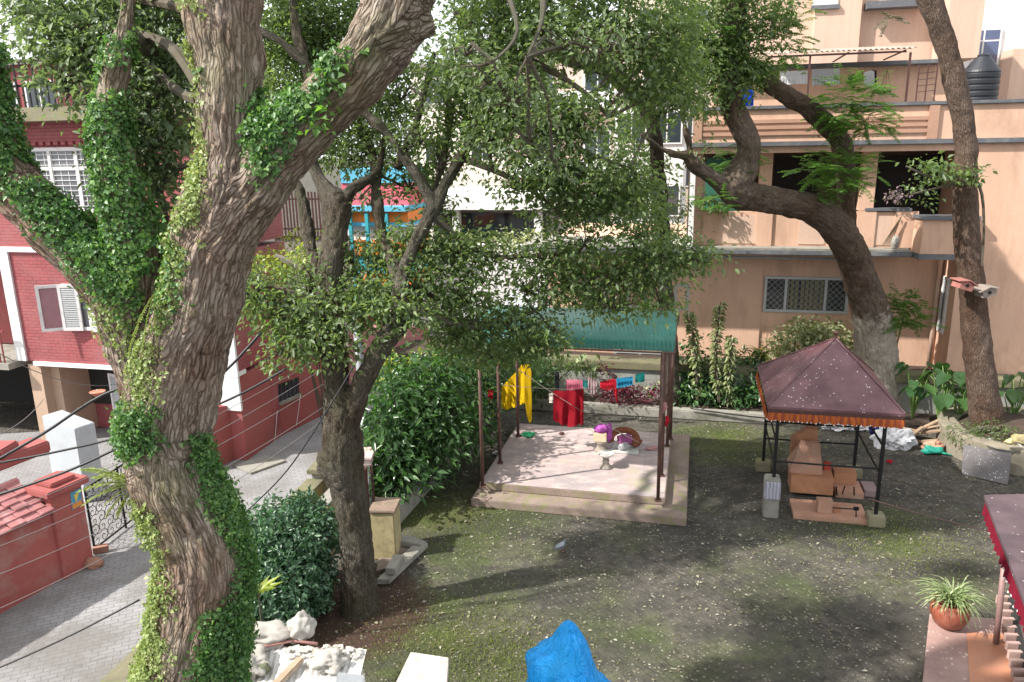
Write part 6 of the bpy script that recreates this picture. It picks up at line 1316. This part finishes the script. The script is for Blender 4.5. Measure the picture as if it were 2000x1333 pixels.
spray(1665, 200, 18.0, 85, 65, 130, .6); spray(1690, 235, 18, 65, 35, 50, .55); spray(1635, 335, 18.0, 85, 50, 120, .6); spray(1600, 380, 18.2, 50, 25, 20, .5)
spray(1530, 80, 17.5, 45, 80, 60, .55); spray(1380, 80, 17.3, 60, 70, 50, .5); spray(1440, 310, 17.9, 60, 50, 40, .5); spray(1400, 390, 17, 50, 30, 20, .4); spray(1540, 30, 17.5, 30, 40, 30)
lv.make('feathery_foliage', LF, lt, fold=.15)
bl = [(1400, 60, 17.4, 80, 80, 40), (1420, 140, 17.3, 60, 50, 35, .8), (1360, 140, 17.2, 60, 70, 40), (1350, 60, 17, 60, 80, 40), (1360, 220, 17.2, 45, 35, 30, .8), (1470, 90, 17.4, 50, 70, 30, .9), (1500, 20, 17.3, 50, 50, 40, .9), (1400, -60, 17, 160, 60, 80, .6), (1370, 290, 17.4, 30, 20, 20, .4)]
lv = crown(bl, .12, .055, 800, .17, 20); lv.make('crown', LG, lt)
lv = Leaves()
c = KY(1765, 625, 19.3)
spray(1770, 620, 19.3, 50, 35, 60, .55); spray(1770, 590, 19.5, 40, 25, 30, .5)
tg = thing('feathery_bush', 'small feathery green bush growing against the base of the leaning tree', 'bush', KY(1745, 740, 19.4)); lv.make('foliage', LF, tg, fold=.15)
mb = MB(); mb.tube([KY(1742, 790, 19.5), KY(1745, 700, 19.45), KY(1765, 620, 19.3)], [.03, .025, .015], 6); build('stem', mb, barkB, tg)

b0_ = Vector((11.55, 17.2, .6)); b0_ = KY(1925, 828, 17.2)
dt = thing('tall_brown_tree', 'tall slender smooth brown trunk rising from the round planter', 'tree', b0_)
LDt = [[(1934, 850, 17.2, 48), (1925, 800, 17.2, 36), (1915, 730, 17.2, 33), (1906, 650, 17.2, 32), (1898, 560, 17.2, 29), (1890, 470, 17.2, 30), (1884, 380, 17.2, 28), (1888, 300, 17.2, 26), (1880, 230, 17.2, 25), (1866, 170, 17.2, 26), (1850, 100, 17.2, 25), (1828, 30, 17.2, 26), (1800, -40, 17.2, 27), (1770, -120, 17.2, 26)]]
wood('trunk', [limbpx([(a, b, c_, min(d_, 36)*.82) for a, b, c_, d_ in l], 4) for l in LDt], barkD, dt, .035, .006, 6, 1.5, .03)
mb = MB(); mb.tube(*limbpx([(1870, 345, 16.9, 5), (1830, 350, 16.8, 3), (1790, 335, 16.7, 2.5), (1770, 325, 16.7, 2)], 3), 5); mb.tube(*limbpx([(1880, 355, 16.85, 4), (1830, 368, 16.8, 2.5), (1780, 380, 16.7, 2)], 3), 5); mb.tube(*limbpx([(1900, 340, 16.8, 3), (1918, 380, 16.8, 3), (1922, 450, 16.8, 2.5), (1918, 520, 16.85, 2)], 3), 5)
build('vine_stem', mb, barkB, dt)
lv = crown([(1885, 340, 16.85, 35, 15, 20, 1.2), (1800, 325, 16.7, 35, 18, 15, .6), (1830, 345, 16.7, 25, 20, 15, .5), (1800, 360, 16.7, 20, 15, 12, .5), (1805, 395, 16.7, 12, 12, 10, .5)], .12, .07, 900, .12, 6); lv.make('vine_leaves', LG, dt)
lv = Leaves(); spray(1735, 35, 17, 20, 12, 8, .3, w_=.01); lv.make('dry_sprig', LD, dt)['kind'] = 'stuff'
# bird houses
for (x, y), rot, lb, mt in (((1881, 556), .5, 'small reddish bird house tilted on the left side of the tall brown trunk', 'reddish'), ((1924, 569), -.3, 'small grey bird house on the right side of the tall brown trunk', 'grey')):
    c = KY(x, y, 16.75); wd = paint('birdhouse_'+mt, (.33, .13, .11) if mt == 'reddish' else (.24, .20, .17), .85, .3, 6)
    t = thing('bird_house', lb, 'bird house', c, 'bird houses on the tall trunk')
    mb = MB(); m_ = Matrix.Rotation(rot*.6, 3, 'Y'); sx, sy, sz = .15, .17, .10
    P_ = [Vector(v) for v in ((-sx, 0, -sz), (sx, 0, -sz), (sx, 0, sz*.5), (0, 0, sz), (-sx, 0, sz*.5))]
    mb.poly([c+m_ @ v-Vector((0, sy, 0)) for v in P_], Vector((0, 2*sy, 0))); build('box', mb, wd, t)
    for s_ in (-1, 1):
        mb = MB(); A = [Vector((0, -sy-.04, sz*1.1)), Vector((0, sy+.04, sz*1.1)), Vector((s_*(sx+.07), sy+.04, sz*.42)), Vector((s_*(sx+.07), -sy-.04, sz*.42))]
        mb.hexa([c+m_ @ a for a in A], m_ @ Vector((0, 0, .02))); build('roof_board', mb, wd, t)
    mb = MB(); mb.lathe(c, [(.0, 0)], 3, False) if False else None
    mb.tube([c+m_ @ Vector((0, -sy-.006, 0)), c+m_ @ Vector((0, -sy+.01, 0))], .04, 12); build('entrance_hole', mb, dark, t)
    mb = MB(); mb.tube([c+Vector((0, 0, 0)), KY(1902, y+4, 17.05)], .015, 5); build('bracket', mb, steel, t)

# ================================================================== SHRUBS AND PLANTS
def shrub(name, label, cat, blobs, leaf, wid, mat, dens=1300, rad=.13, per=16, stems=None, base=None, group=None, up=.6, **k):
    c, r = blobpx(blobs[0]); base = base or Vector((c.x, c.y, 0)); t = thing(name, label, cat, base, group); lv = Leaves()
    for b in blobs:
        c, r = blobpx(b); d = dens*(b[6] if len(b) > 6 else 1); nc = max(3, int(math.pi*r[0]*r[2]*d/per)); lv.clumps(in_ell(c, r, nc, .45), per, rad, leaf, wid, up)
    lv.make('foliage', mat, t, **k)
    mb = MB()
    for b in blobs:
        c, r = blobpx(b)
        for q in range(2): c2 = c+Vector((random.uniform(-.4, .4)*r[0], random.uniform(-.4, .4)*r[1], r[2]*.3)); mb.tube([base+Vector((random.uniform(-.1, .1), random.uniform(-.1, .1), 0)), (base+c2)/2+Vector((random.uniform(-.1, .1), 0, .1)), c2], [.022, .016, .008], 5)
    build('stem', mb, barkB, t); return t
# trimmed hedge
hb_ = G(575, 1150)
t = thing('trimmed_hedge', 'dense rounded dark green bush between the big trunk and the forked tree', 'bush', hb_); lv = Leaves()
for b in ((565, 1055, 11.3, 85, 80, 70), (605, 1030, 11.6, 50, 60, 50), (520, 1090, 11.0, 50, 70, 60), (560, 1140, 10.7, 70, 70, 60), (530, 1180, 10.4, 60, 50, 55), (600, 1130, 10.9, 50, 70, 50), (560, 1200, 10.3, 45, 30, 45)):
    c, r = blobpx(b); n = int(4*math.pi*r[0]*r[2]*1100*.5); d = rdir(n); nzv = np.array([noise.noise(Vector(q_)*2.6+Vector(c)) for q_ in d])[:, None]; P = np.array(c)+d*np.array(r)*(.80+.28*rng.random((n, 1))+.38*nzv); lv.add(P, rdir(n)*.8+np.array([0, 0, -.3])+d*.4, d+rdir(n)*.8+np.array([0, 0, .4]), .10*(.5+.8*rng.random(n)), .050)
lv.clumps(in_ell(KY(565, 1080, 11.0), (.75, .6, .95), 70, .85), 14, .12, .10, .05)
lv.make('foliage', LH, t)
mb = MB()
for i in range(6): mb.tube([hb_+Vector((random.uniform(-.3, .3), random.uniform(-.3, .3), 0)), hb_+Vector((random.uniform(-.5, .3), random.uniform(-.3, .5), .8))], [.03, .015], 6)
build('stem', mb, barkB, t)
t = thing('broad_leaf_plant', 'small plant with long pale shiny leaves against the right side of the big trunk', 'plant', KY(500, 1215, 8.8)); lv = Leaves(); c = KY(505, 1160, 8.8)
for i in range(16):
    a = rng.random()*6.28; d = np.array([math.cos(a), math.sin(a)*.7, .55+.5*rng.random()]); lv.add(np.array(c)[None], d[None], np.array([[0, 0, 1.]])-d[None]*.3, .26+.1*rng.random(), .06)
lv.make('foliage', LYY, t, curl=.25)
mb = MB(); mb.tube([c-Vector((0, 0, .6)), c], .012, 5); build('stem', mb, barkB, t)
# big leafy bushes of the left bed
shrub('leafy_bush', 'large glossy-leaved bush filling the left planting bed behind the garden wall', 'bush', [(800, 800, 15.6, 70, 70, 60), (770, 850, 15, 50, 60, 50), (850, 790, 16.2, 70, 60, 60), (830, 860, 15.4, 70, 60, 50), (800, 740, 16.2, 60, 50, 50), (890, 820, 16.6, 45, 60, 50), (770, 920, 14.4, 40, 40, 40), (760, 780, 15, 30, 50, 30), (920, 850, 16.5, 25, 35, 25, .6), (860, 720, 16.3, 50, 30, 40, .7), (800, 900, 14.8, 60, 40, 40, .6), (740, 830, 14.8, 20, 60, 25, .6)], .20, .075, LB, 620, .25, 14, base=G(800, 960))
shrub('leafy_bush', 'bright yellow-green bush at the top of the left bed below the crown', 'bush', [(765, 715, 17.5, 40, 20, 30), (800, 728, 17.5, 50, 22, 30), (745, 740, 17, 20, 25, 20), (850, 700, 17.8, 35, 20, 25, .7)], .12, .06, LYY, 700, .15, 12, base=G(800, 880)+Vector((0, 1, 0)))
shrub('leafy_bush', 'dark bush at the far end of the left bed behind the left canopy posts', 'bush', [(920, 740, 18.2, 60, 50, 50), (960, 760, 18.6, 50, 50, 50), (990, 730, 19.2, 60, 50, 50), (1040, 730, 20.3, 40, 35, 40), (900, 700, 18.2, 60, 40, 50)], .13, .06, LB, 800, .16, 16, base=G(960, 840)+Vector((-.3, .3, 0)))
shrub('low_shrub', 'low narrow-leaved plants hanging over the left bed curb', 'shrub', [(850, 925, 15.3, 40, 18, 25), (810, 950, 14.8, 40, 20, 25), (770, 960, 14.2, 30, 25, 25)], .18, .03, LB, 600, .14, 12, base=G(815, 960), up=.2)
# far bed
shrub('maroon_shrub', 'maroon-leaved shrub at the foot of the grey retaining wall', 'shrub', [(1240, 770, 20.0, 55, 17, 20), (1190, 768, 20.1, 25, 12, 18), (1180, 725, 20.6, 14, 12, 12, .6)], .10, .06, LR, 900, .1, 12, base=G(1240, 800)+Vector((0, .5, .2)))
shrub('dark_shrub', 'dark bushy shrub behind the pink striped top at the far bed', 'shrub', [(1090, 715, 20.6, 40, 22, 25), (1060, 740, 20.5, 40, 25, 25), (1130, 712, 20.7, 18, 14, 15), (1050, 775, 20.4, 40, 20, 20)], .09, .045, LG, 900, .12, 14, base=G(1060, 800)+Vector((0, .5, .2)))
def bigleaf(label, c, n, L, spread, mat=LB, h=.5, name='taro_plant', group=None):
    t = thing(name, label, 'plant', c, group); mb = MB(); st = MB()
    for i in range(n):
        a = rng.random()*6.28; r_ = spread*(.25+.75*rng.random()); hh = h*(.6+.7*rng.random()); tip = c+Vector((r_*math.cos(a), r_*math.sin(a), hh)); st.tube([c, c.lerp(tip, .6)+Vector((0, 0, hh*.3)), tip], [.018, .012, .009], 5)
        d = Vector((math.cos(a)*.8, math.sin(a)*.8-.35, -.55)).normalized(); s_ = d.cross(Vector((0, 0, 1))).normalized(); nn = s_.cross(d); l = L*(.7+.5*rng.random()); vs = []
        prof = [(-.25, .22), (-.1, .40), (.1, .45), (.35, .38), (.6, .25), (.85, .09), (1.0, .0)]
        for t_, w2 in prof:
            for q in (-1, -.5, 0, .5, 1): vs.append(tip+d*(t_*l)+s_*(q*w2*l)+nn*(abs(q)*.10*l-.12*l*t_*t_+.01*math.sin(t_*20)*abs(q)))
        mb.add(vs, [(5*i_+j, 5*i_+j+1, 5*i_+j+6, 5*i_+j+5) for i_ in range(6) for j in range(4)])
    o = build('leaves', mb, mat, t, smooth=True)
    me = o.data; at_ = me.attributes.new('rnd', 'FLOAT', 'POINT'); at_.data.foreach_set('value', np.repeat(rng.random(len(me.vertices)//35), 35).astype(np.float32))
    build('stem', st, plain('green_stem', (.12, .2, .05), .5), t); return t
bigleaf('round-leaved pale green plant above the printed shirt at the far wall', W(PBa(1155, 745, 20.6)[0], 20.6, .3), 9, .22, .35, LY, .95)
bigleaf('small round-leaved plant in front of the retaining wall right of the clothes', W(PBa(1272, 760, 20.6)[0], 20.6, .3), 6, .15, .25, LY, .45)
for px, lb in ((1790, 'broad-leaved taro plant nearest the pavilion roof below the peach wall'), (1835, 'broad-leaved taro plant midway between the pavilion and the tall brown trunk'), (1870, 'broad-leaved taro plant just left of the tall brown trunk'), (1985, 'broad-leaved taro plant at the right edge behind the planter')):
    a = PBa(px, 800, 20.3)[0]; bigleaf(lb, W(a, 20.3+random.uniform(-.2, .3), .2), 12, .36, .55, LB, 1.15, group='taro plants below the peach house')
shrub('dark_shrub', 'dark mass of low leaves under the taro plants right of the pavilion', 'shrub', [(1800, 800, 20, 60, 30, 40), (1770, 770, 20.2, 35, 40, 40), (1850, 810, 20, 50, 20, 30), (1900, 790, 19.8, 60, 30, 40)], .12, .06, LB, 800, .15, 14, base=G(1810, 835)+Vector((0, .4, .0)))
shrub('ground_shrub', 'low dark green plants growing on the round planter around the brown trunk', 'shrub', [(1880, 850, 16.6, 35, 15, 30), (1950, 845, 16.3, 40, 16, 30), (1910, 842, 16.6, 30, 14, 25)], .09, .03, LG, 1200, .1, 14, base=Vector((11.3, 16.6, .65)))
# tall pale-leaved plants in front of the peach wall
def tall_plant(pts, label, leaf=.15, wd=.07, mat=LY, dens=55, group='tall pale-leaved plants before the peach wall', rad=.13, cat='plant'):
    L_ = limbpx(pts, 6); t = thing('tall_leafy_plant', label, cat, L_[0][0], group); mb = MB(); mb.tube(*L_, 6); build('stem', mb, barkB, t); lv = Leaves(); P = L_[0]
    n = len(P)*dens//6
    for i in range(n):
        k = int((.12+.88*rng.random())*(len(P)-1)); a = rng.random()*6.28; d = np.array([math.cos(a), math.sin(a), .15-.5*rng.random()]); lv.add(np.array(P[k]+Vector((0, 0, random.uniform(-.06, .06))))[None]+d[None]*rad*.2, d[None], np.array([[0, 0, 1.]])+d[None]*.3, leaf*(.7+.6*rng.random()), wd)
    lv.make('leaves', mat, t, curl=.3); return t
def yb(px, py, b): return PB(px, py, b).y
tp = [([(1362, 780), (1358, 700), (1352, 640), (1346, 610)], 'pale-leaved upright plant nearest the green canopy'),
      ([(1405, 785), (1398, 700), (1402, 640), (1408, 590)], 'tallest pale-leaved upright plant, topped with a tuft, before the peach wall'),
      ([(1420, 790), (1425, 720), (1428, 655)], 'shorter pale-leaved plant right of the tallest one')]
for P_, lb in tp: tall_plant([(x, y, yb(x, y, 20.5), 4-1.0*i) for i, (x, y) in enumerate(P_)], lb, .17, .075, LY, 90)
shrub('leafy_bush', 'pale yellow-green bush peeping above the maroon pavilion roof', 'bush', [(1560, 655, 21.0, 50, 25, 30), (1600, 650, 21, 45, 22, 30), (1540, 690, 21, 40, 30, 30), (1650, 672, 20.8, 35, 20, 20), (1680, 690, 20.6, 25, 12, 20, .7)], .15, .075, LY, 700, .16, 12, base=G(1560, 800)+Vector((0, .5, .2)))
shrub('dark_shrub', 'dark green leafy shrubs in the far bed between the tall plants and the pavilion', 'shrub', [(1470, 735, 20.3, 40, 40, 35), (1430, 770, 20.1, 45, 25, 30), (1370, 765, 20.2, 55, 30, 35), (1485, 775, 19.9, 30, 30, 25), (1340, 775, 20.2, 30, 20, 25), (1380, 725, 20.4, 45, 30, 25, .8), (1450, 705, 20.5, 40, 22, 22, .6), (1345, 700, 20.5, 25, 40, 20, .5), (1490, 745, 20.1, 30, 30, 22)], .16, .075, LB, 800, .17, 14, base=G(1430, 800)+Vector((0, .6, .2)))
t = thing('spiky_plant', 'spiky orange-green strap-leaved plant between the tall plants and the pale bush', 'plant', KY(1485, 720, 20.4)); lv = Leaves()
blades(lv, KY(1485, 700, 20.4), 26, .85, .06, .8, 1.0); lv.make('foliage', leafmat('strap_leaf', [(.0, (.05, .08, .02)), (.5, (.16, .17, .04)), (1, (.35, .20, .06))], .4, .3), t, fold=.2, curl=0)
mb = MB(); mb.tube([KY(1485, 760, 20.4), KY(1485, 698, 20.4)], .04, 6); build('stem', mb, barkB, t)
# balcony plants
shrub('potted_flowers', 'pale leaves and mauve flowers standing on the right balcony parapet', 'flowers', [(1757, 378, yb(1757, 378, BF+.2), 14, 12, 12), (1745, 385, yb(1745, 385, BF+.3), 20, 8, 12, .6)], .08, .05, leafmat('mauve_petal', [(.0, (.12, .07, .10)), (.5, (.26, .17, .22)), (1, (.5, .45, .45))], .6, .3), 900, .07, 8, base=PB(1757, 400, BF+.3))
shrub('balcony_plant', 'dark-leaved potted plants on the left end of the balcony', 'plant', [(1395, 395, yb(1395, 395, BF+.2), 25, 14, 12), (1420, 405, yb(1420, 405, BF+.2), 20, 8, 12, .6)], .13, .06, LG, 900, .1, 8, base=PB(1400, 412, BF+.4))
# balcony debris
mb = MB(); p = PB(1742, 475, BF+.2)
for k in range(6): mb.tube([p+Vector((-.25+.06*k, .03*k, -.05)), p+Vector((.05+.03*k, .05, .45+.05*k))], .012, 5)
single('stick_bundle', mb, paint('old_timber', (.30, .21, .14), .9, .3, 4), 'thin sticks leaning in the notch of the balcony parapet', 'sticks')
mb = MB(); mb.blob(PB(1748, 474, BF+.15), (.10, .08, .18), 4, .4); single('standing_stone', mb, conc, 'pale stone standing beside the sticks on the balcony ledge', 'stone', smooth=True)
# hanging vines and bushes beyond on the left lower wing
shrub('leafy_bush', 'bright green hedge glimpsed just above the green vaulted canopy', 'bush', [(1150, 604, 21, 60, 8, 20), (1230, 606, 21, 60, 8, 20), (1290, 600, 21, 30, 10, 20)], .12, .06, LF, 900, .12, 12, base=PB(1150, 640, 20.8))
shrub('leafy_bush', 'pale far bush in front of the low white building', 'bush', [(960, 470, 26, 80, 14, 40), (870, 490, 26, 70, 16, 40), (1040, 465, 26, 40, 16, 40)], .2, .1, LY, 300, .25, 12, base=PB(950, 560, 26))
shrub('leafy_bush', 'far green bush between the dark trunks behind the painted kiosk', 'bush', [(780, 400, 30, 50, 60, 40), (800, 350, 30, 40, 40, 40)], .2, .1, LF, 300, .25, 12, base=PB(780, 560, 30))
shrub('fern_bush', 'yellowish bush behind the left crown of the forked tree', 'bush', [(580, 520, 18, 50, 25, 30), (530, 510, 18, 30, 25, 30), (590, 470, 19, 30, 20, 30)], .12, .06, LYY, 500, .15, 12, base=G(600, 900)+Vector((0, 2, 0)))
# fern fronds left of the trunk
def fern(label, px, py, Y, n, L, ang, spread, mat, leaf=.05, w_=.014, base=None):
    c = KY(px, py, Y); t = thing('fern', label, 'fern', c); lv = Leaves(); mb = MB()
    for i in range(n):
        a = ang+(i/(max(1, n-1))-.5)*spread; P = lv.frond(c, (math.cos(a), -.25+.3*rng.random(), math.sin(a)), L*(.75+.4*rng.random()), .7, 26, leaf, w_); mb.tube([Vector(p) for p in P], .004, 4)
    lv.make('foliage', mat, t, fold=.1, curl=.05); build('stalk', mb, LYY, t)
fern('yellow-green fern fronds spreading left from the big trunk above the scroll gate', 268, 945, 6.5, 7, .50, R(180), R(85), LYY, .085, .018)
fern('pale fern fronds hanging in the fork of the big trunk', 300, 575, 6.25, 3, .55, R(248), R(35), LM, .05, .012)

# ================================================================== CABLES
gc = 'black cables and wires crossing in front of the red house'
cab = [([(-60, 930), (80, 850), (230, 760), (395, 690+62), (445, 720), (510, 650)], 9.5, .020, 'thick black cable rising steepest, ending by the sloping wall'),
       ([(-60, 915), (100, 885), (240, 852), (400, 800), (480, 765), (560, 720)], 9.5, .016, 'black cable crossing just below the steepest thick cable'),
       ([(-60, 985), (120, 925), (240, 872), (330, 840)], 9.2, .018, 'lower thick black cable passing over the pink tiles'),
       ([(-60, 1330), (120, 1250), (272, 1172)], 9.0, .014, 'long black cable low over the road left of the big trunk'),
       ([(470, 1010), (560, 920), (640, 800), (700, 700)], 10.0, .011, 'black cable over the road right of the big trunk')]
for P_, Y, r_, lb in cab:
    A = catmull([np.array(KY(x, y, Y+.15*i)[:]) for i, (x, y) in enumerate(P_)], 6); mb = MB(); mb.tube([Vector(a) for a in A], r_, 7)
    single('power_cable', mb, black, lb, 'cable', gc, smooth=True)
wires = [((-40, 860), (85, 780), 'short pale wire at the left edge crossing the beige post'), ((-60, 1030), (640, 690), 'uppermost thin pale wire above the gate wall'), ((-60, 1070), (640, 715), 'second thin pale wire above the gate wall'), ((-60, 1090), (640, 745), 'third thin pale wire crossing the gate wall'), ((-60, 1145), (640, 790), 'fourth thin pale wire crossing the gate wall'), ((-60, 1215), (640, 815), 'lowest thin pale wire crossing the gate wall'), ((-20, 680), (250, 745), 'thin pale wire sagging under the white band of the red house')]
for i, (a, b_, lb) in enumerate(wires):
    rope('thin_wire', KY(*a, 9.3), KY(*b_, 12.5), .12+.02*i, plain('grey_wire', (.17, .16, .16), .5), lb, 'wire', 'thin pale wires over the road', r=.0055, n=20)
for px, (y0, y1), lb in ((540, (800, 890), 'left bent white wire hanging against the road wall'), (585, (770, 830), 'right short white wire hanging against the road wall')):
    A = VP(px, y0, G(405, 925), G(630, 812)); B = VP(px-8, y1, G(405, 925), G(630, 812)); rope('hanging_wire', A-nb*0+Vector((.05, -.1, 0)), B+Vector((.05, -.1, 0)), .02, white, lb, 'wire', None, r=.008)
rope('ground_rope', W(-.0, 19.9, .35), W(5.5, 19.75, .3), .12, black, 'black hose lying along the far bed curb', 'hose', None, r=.02)
rope('thin_wire', W(3.2, 13.9, .9), W(7.6, 13.0, .55), .1, steel, 'thin dark wire strung low from the pavilion to the right', 'wire', None, r=.006)

# ================================================================== PIGEON
c = G(1096, 1078); k = 1.0
pg = thing('pigeon', 'grey pigeon standing on the mossy paving in front of the platform', 'pigeon', c)
bm = bmesh.new(); pts = [(-.19, 0, .095), (-.10, 0, .115), (-.02, 0, .125), (.055, 0, .14), (.09, 0, .18), (.105, 0, .222), (.128, 0, .224)]
rr = [(.016, .007), (.036, .022), (.058, .055), (.054, .05), (.03, .03), (.026, .025), (.012, .011)]
vs = [bm.verts.new(p) for p in pts]
for a, b_ in zip(vs, vs[1:]): bm.edges.new((a, b_))
me = bpy.data.meshes.new('body'); bm.to_mesh(me); bm.free()
ob = bpy.data.objects.new('tmp', me); COL.objects.link(ob); ob.modifiers.new('s', 'SKIN'); sbm = ob.modifiers.new('d', 'SUBSURF'); sbm.levels = 2; sbm.render_levels = 2
for i, v in enumerate(me.skin_vertices[0].data): v.radius = rr[i]; v.use_root = (i == 2)
dg = bpy.context.evaluated_depsgraph_get(); me2 = bpy.data.meshes.new_from_object(ob.evaluated_get(dg)); bpy.data.objects.remove(ob)
rz = Matrix.Rotation(R(28), 4, 'Z'); me2.transform(rz); me2.name = 'body'; me2.polygons.foreach_set('use_smooth', [True]*len(me2.polygons))
def pigm():
    s = NT('pigeon_feathers'); o = s.coord(); sp = s.new('ShaderNodeSeparateXYZ'); s.ln(o, sp.inputs[0])
    col = s.ramp(s.math('ADD', s.math('MULTIPLY', sp.outputs[0], 3), .5), [(.1, (.03, .03, .035)), (.3, (.20, .21, .24)), (.6, (.30, .31, .35)), (.72, (.06, .10, .09)), (.85, (.08, .08, .11))]); return s.fin(col, .5)
link('body', me2, pigm(), pg, None)
def pgp(p): return c+(rz @ Vector(p))
for s_ in (-1, 1):
    mb = MB(); v = [(-.16, s_*.012, .118), (-.06, s_*.052, .135), (.04, s_*.056, .150), (.05, s_*.060, .110), (-.05, s_*.060, .085), (-.15, s_*.02, .095)]
    mb.poly([pgp(p) for p in v], rz.to_3x3() @ Vector((0, s_*.008, 0))); build('wing', mb, plain('wing_grey', (.10, .105, .125), .7, var=.5, sc=40), pg, bevel=.003)
    mb = MB(); mb.tube([pgp((.0, s_*.025, .08)), pgp((.01, s_*.025, .035)), pgp((.005, s_*.027, .006)), pgp((.035, s_*.03, .004))], [.008, .005, .005, .004], 6); build('leg', mb, plain('pink_leg', (.35, .08, .08), .6), pg)
    mb = MB(); mb.blob(pgp((.11, s_*.022, .228)), (.005, .005, .005), n=1); build('eye', mb, plain('orange_eye', (.5, .12, .02), .2), pg)
mb = MB(); mb.tube([pgp((.125, 0, .224)), pgp((.155, 0, .214))], [.009, .002], 6); build('beak', mb, plain('beak', (.12, .12, .12), .4), pg)

# ================================================================== LITTER
n = 24000; P = np.stack([rng.uniform(-3.2, 13, n), rng.uniform(7.5, 19.8, n), np.full(n, .012)], 1)
al = P[:, 0]*U.x+P[:, 1]*U.y; be = P[:, 0]*V.x+P[:, 1]*V.y
keep = ~((al > -4.35) & (al < .07) & (be > 13.9) & (be < 18.5)) & (be < 19.9) & (P[:, 0] > -2.3-.0*P[:, 1]+.2*(P[:, 1]-13)) & (np.hypot(P[:, 0]-11.75, P[:, 1]-17) > 1.75)
lk = np.array([noise.noise(Vector((q_[0]*.8, q_[1]*.8, 3)))+.5*noise.noise(Vector((q_[0]*2.7, q_[1]*2.7, 8))) for q_ in P]); keep &= rng.random(len(P)) < np.clip(.42+lk*1.3, .08, 1)
P = P[keep]; n = len(P); T = rdir(n)*np.array([1, 1, .1]); Nn = rdir(n)*.35+np.array([0, 0, 1]); sz = .014+.05*rng.random(n)**3.5
sz[rng.random(n) < .03] = .065; o = mesh_leaves('leaf_litter', P, T, Nn, sz*1.4, sz*.75, LD, None, .15, .1, base=Vector((0, 0, 0))); props(o, 'small dry leaves and pale petals strewn over the mossy yard', 'litter', kind='stuff')
n = 5000; P = np.stack([rng.uniform(-3.2, 12, n), rng.uniform(7.5, 19.8, n), np.full(n, .01)], 1)
c9 = [(G(900, 1010), 1.7), (G(860, 1260), 1.6), (G(1430, 860), 1.6), (G(1760, 1060), 1.5), (G(980, 1290), 1.2)]
P = np.concatenate([np.stack([rng.normal(p.x, r_*.5, 2600), rng.normal(p.y, r_*.5, 2600), np.full(2600, .005)], 1) for p, r_ in c9])
al = P[:, 0]*U.x+P[:, 1]*U.y; be = P[:, 0]*V.x+P[:, 1]*V.y
P = P[~((al > -4.35) & (al < .07) & (be > 13.9) & (be < 18.5)) & (be < 19.9)]; n = len(P)
o = mesh_leaves('moss_tufts', P, rdir(n)*.6+np.array([0, 0, .9]), rdir(n), .025+.03*rng.random(n), .012, leafmat('moss_blade', [(.0, (.06, .09, .015)), (.5, (.13, .17, .03)), (1, (.30, .32, .07))], .8, .2), None, .1, .2, base=Vector((0, 0, 0))); props(o, 'yellow-green moss and grass tufts between the yard pavers', 'moss', kind='stuff')
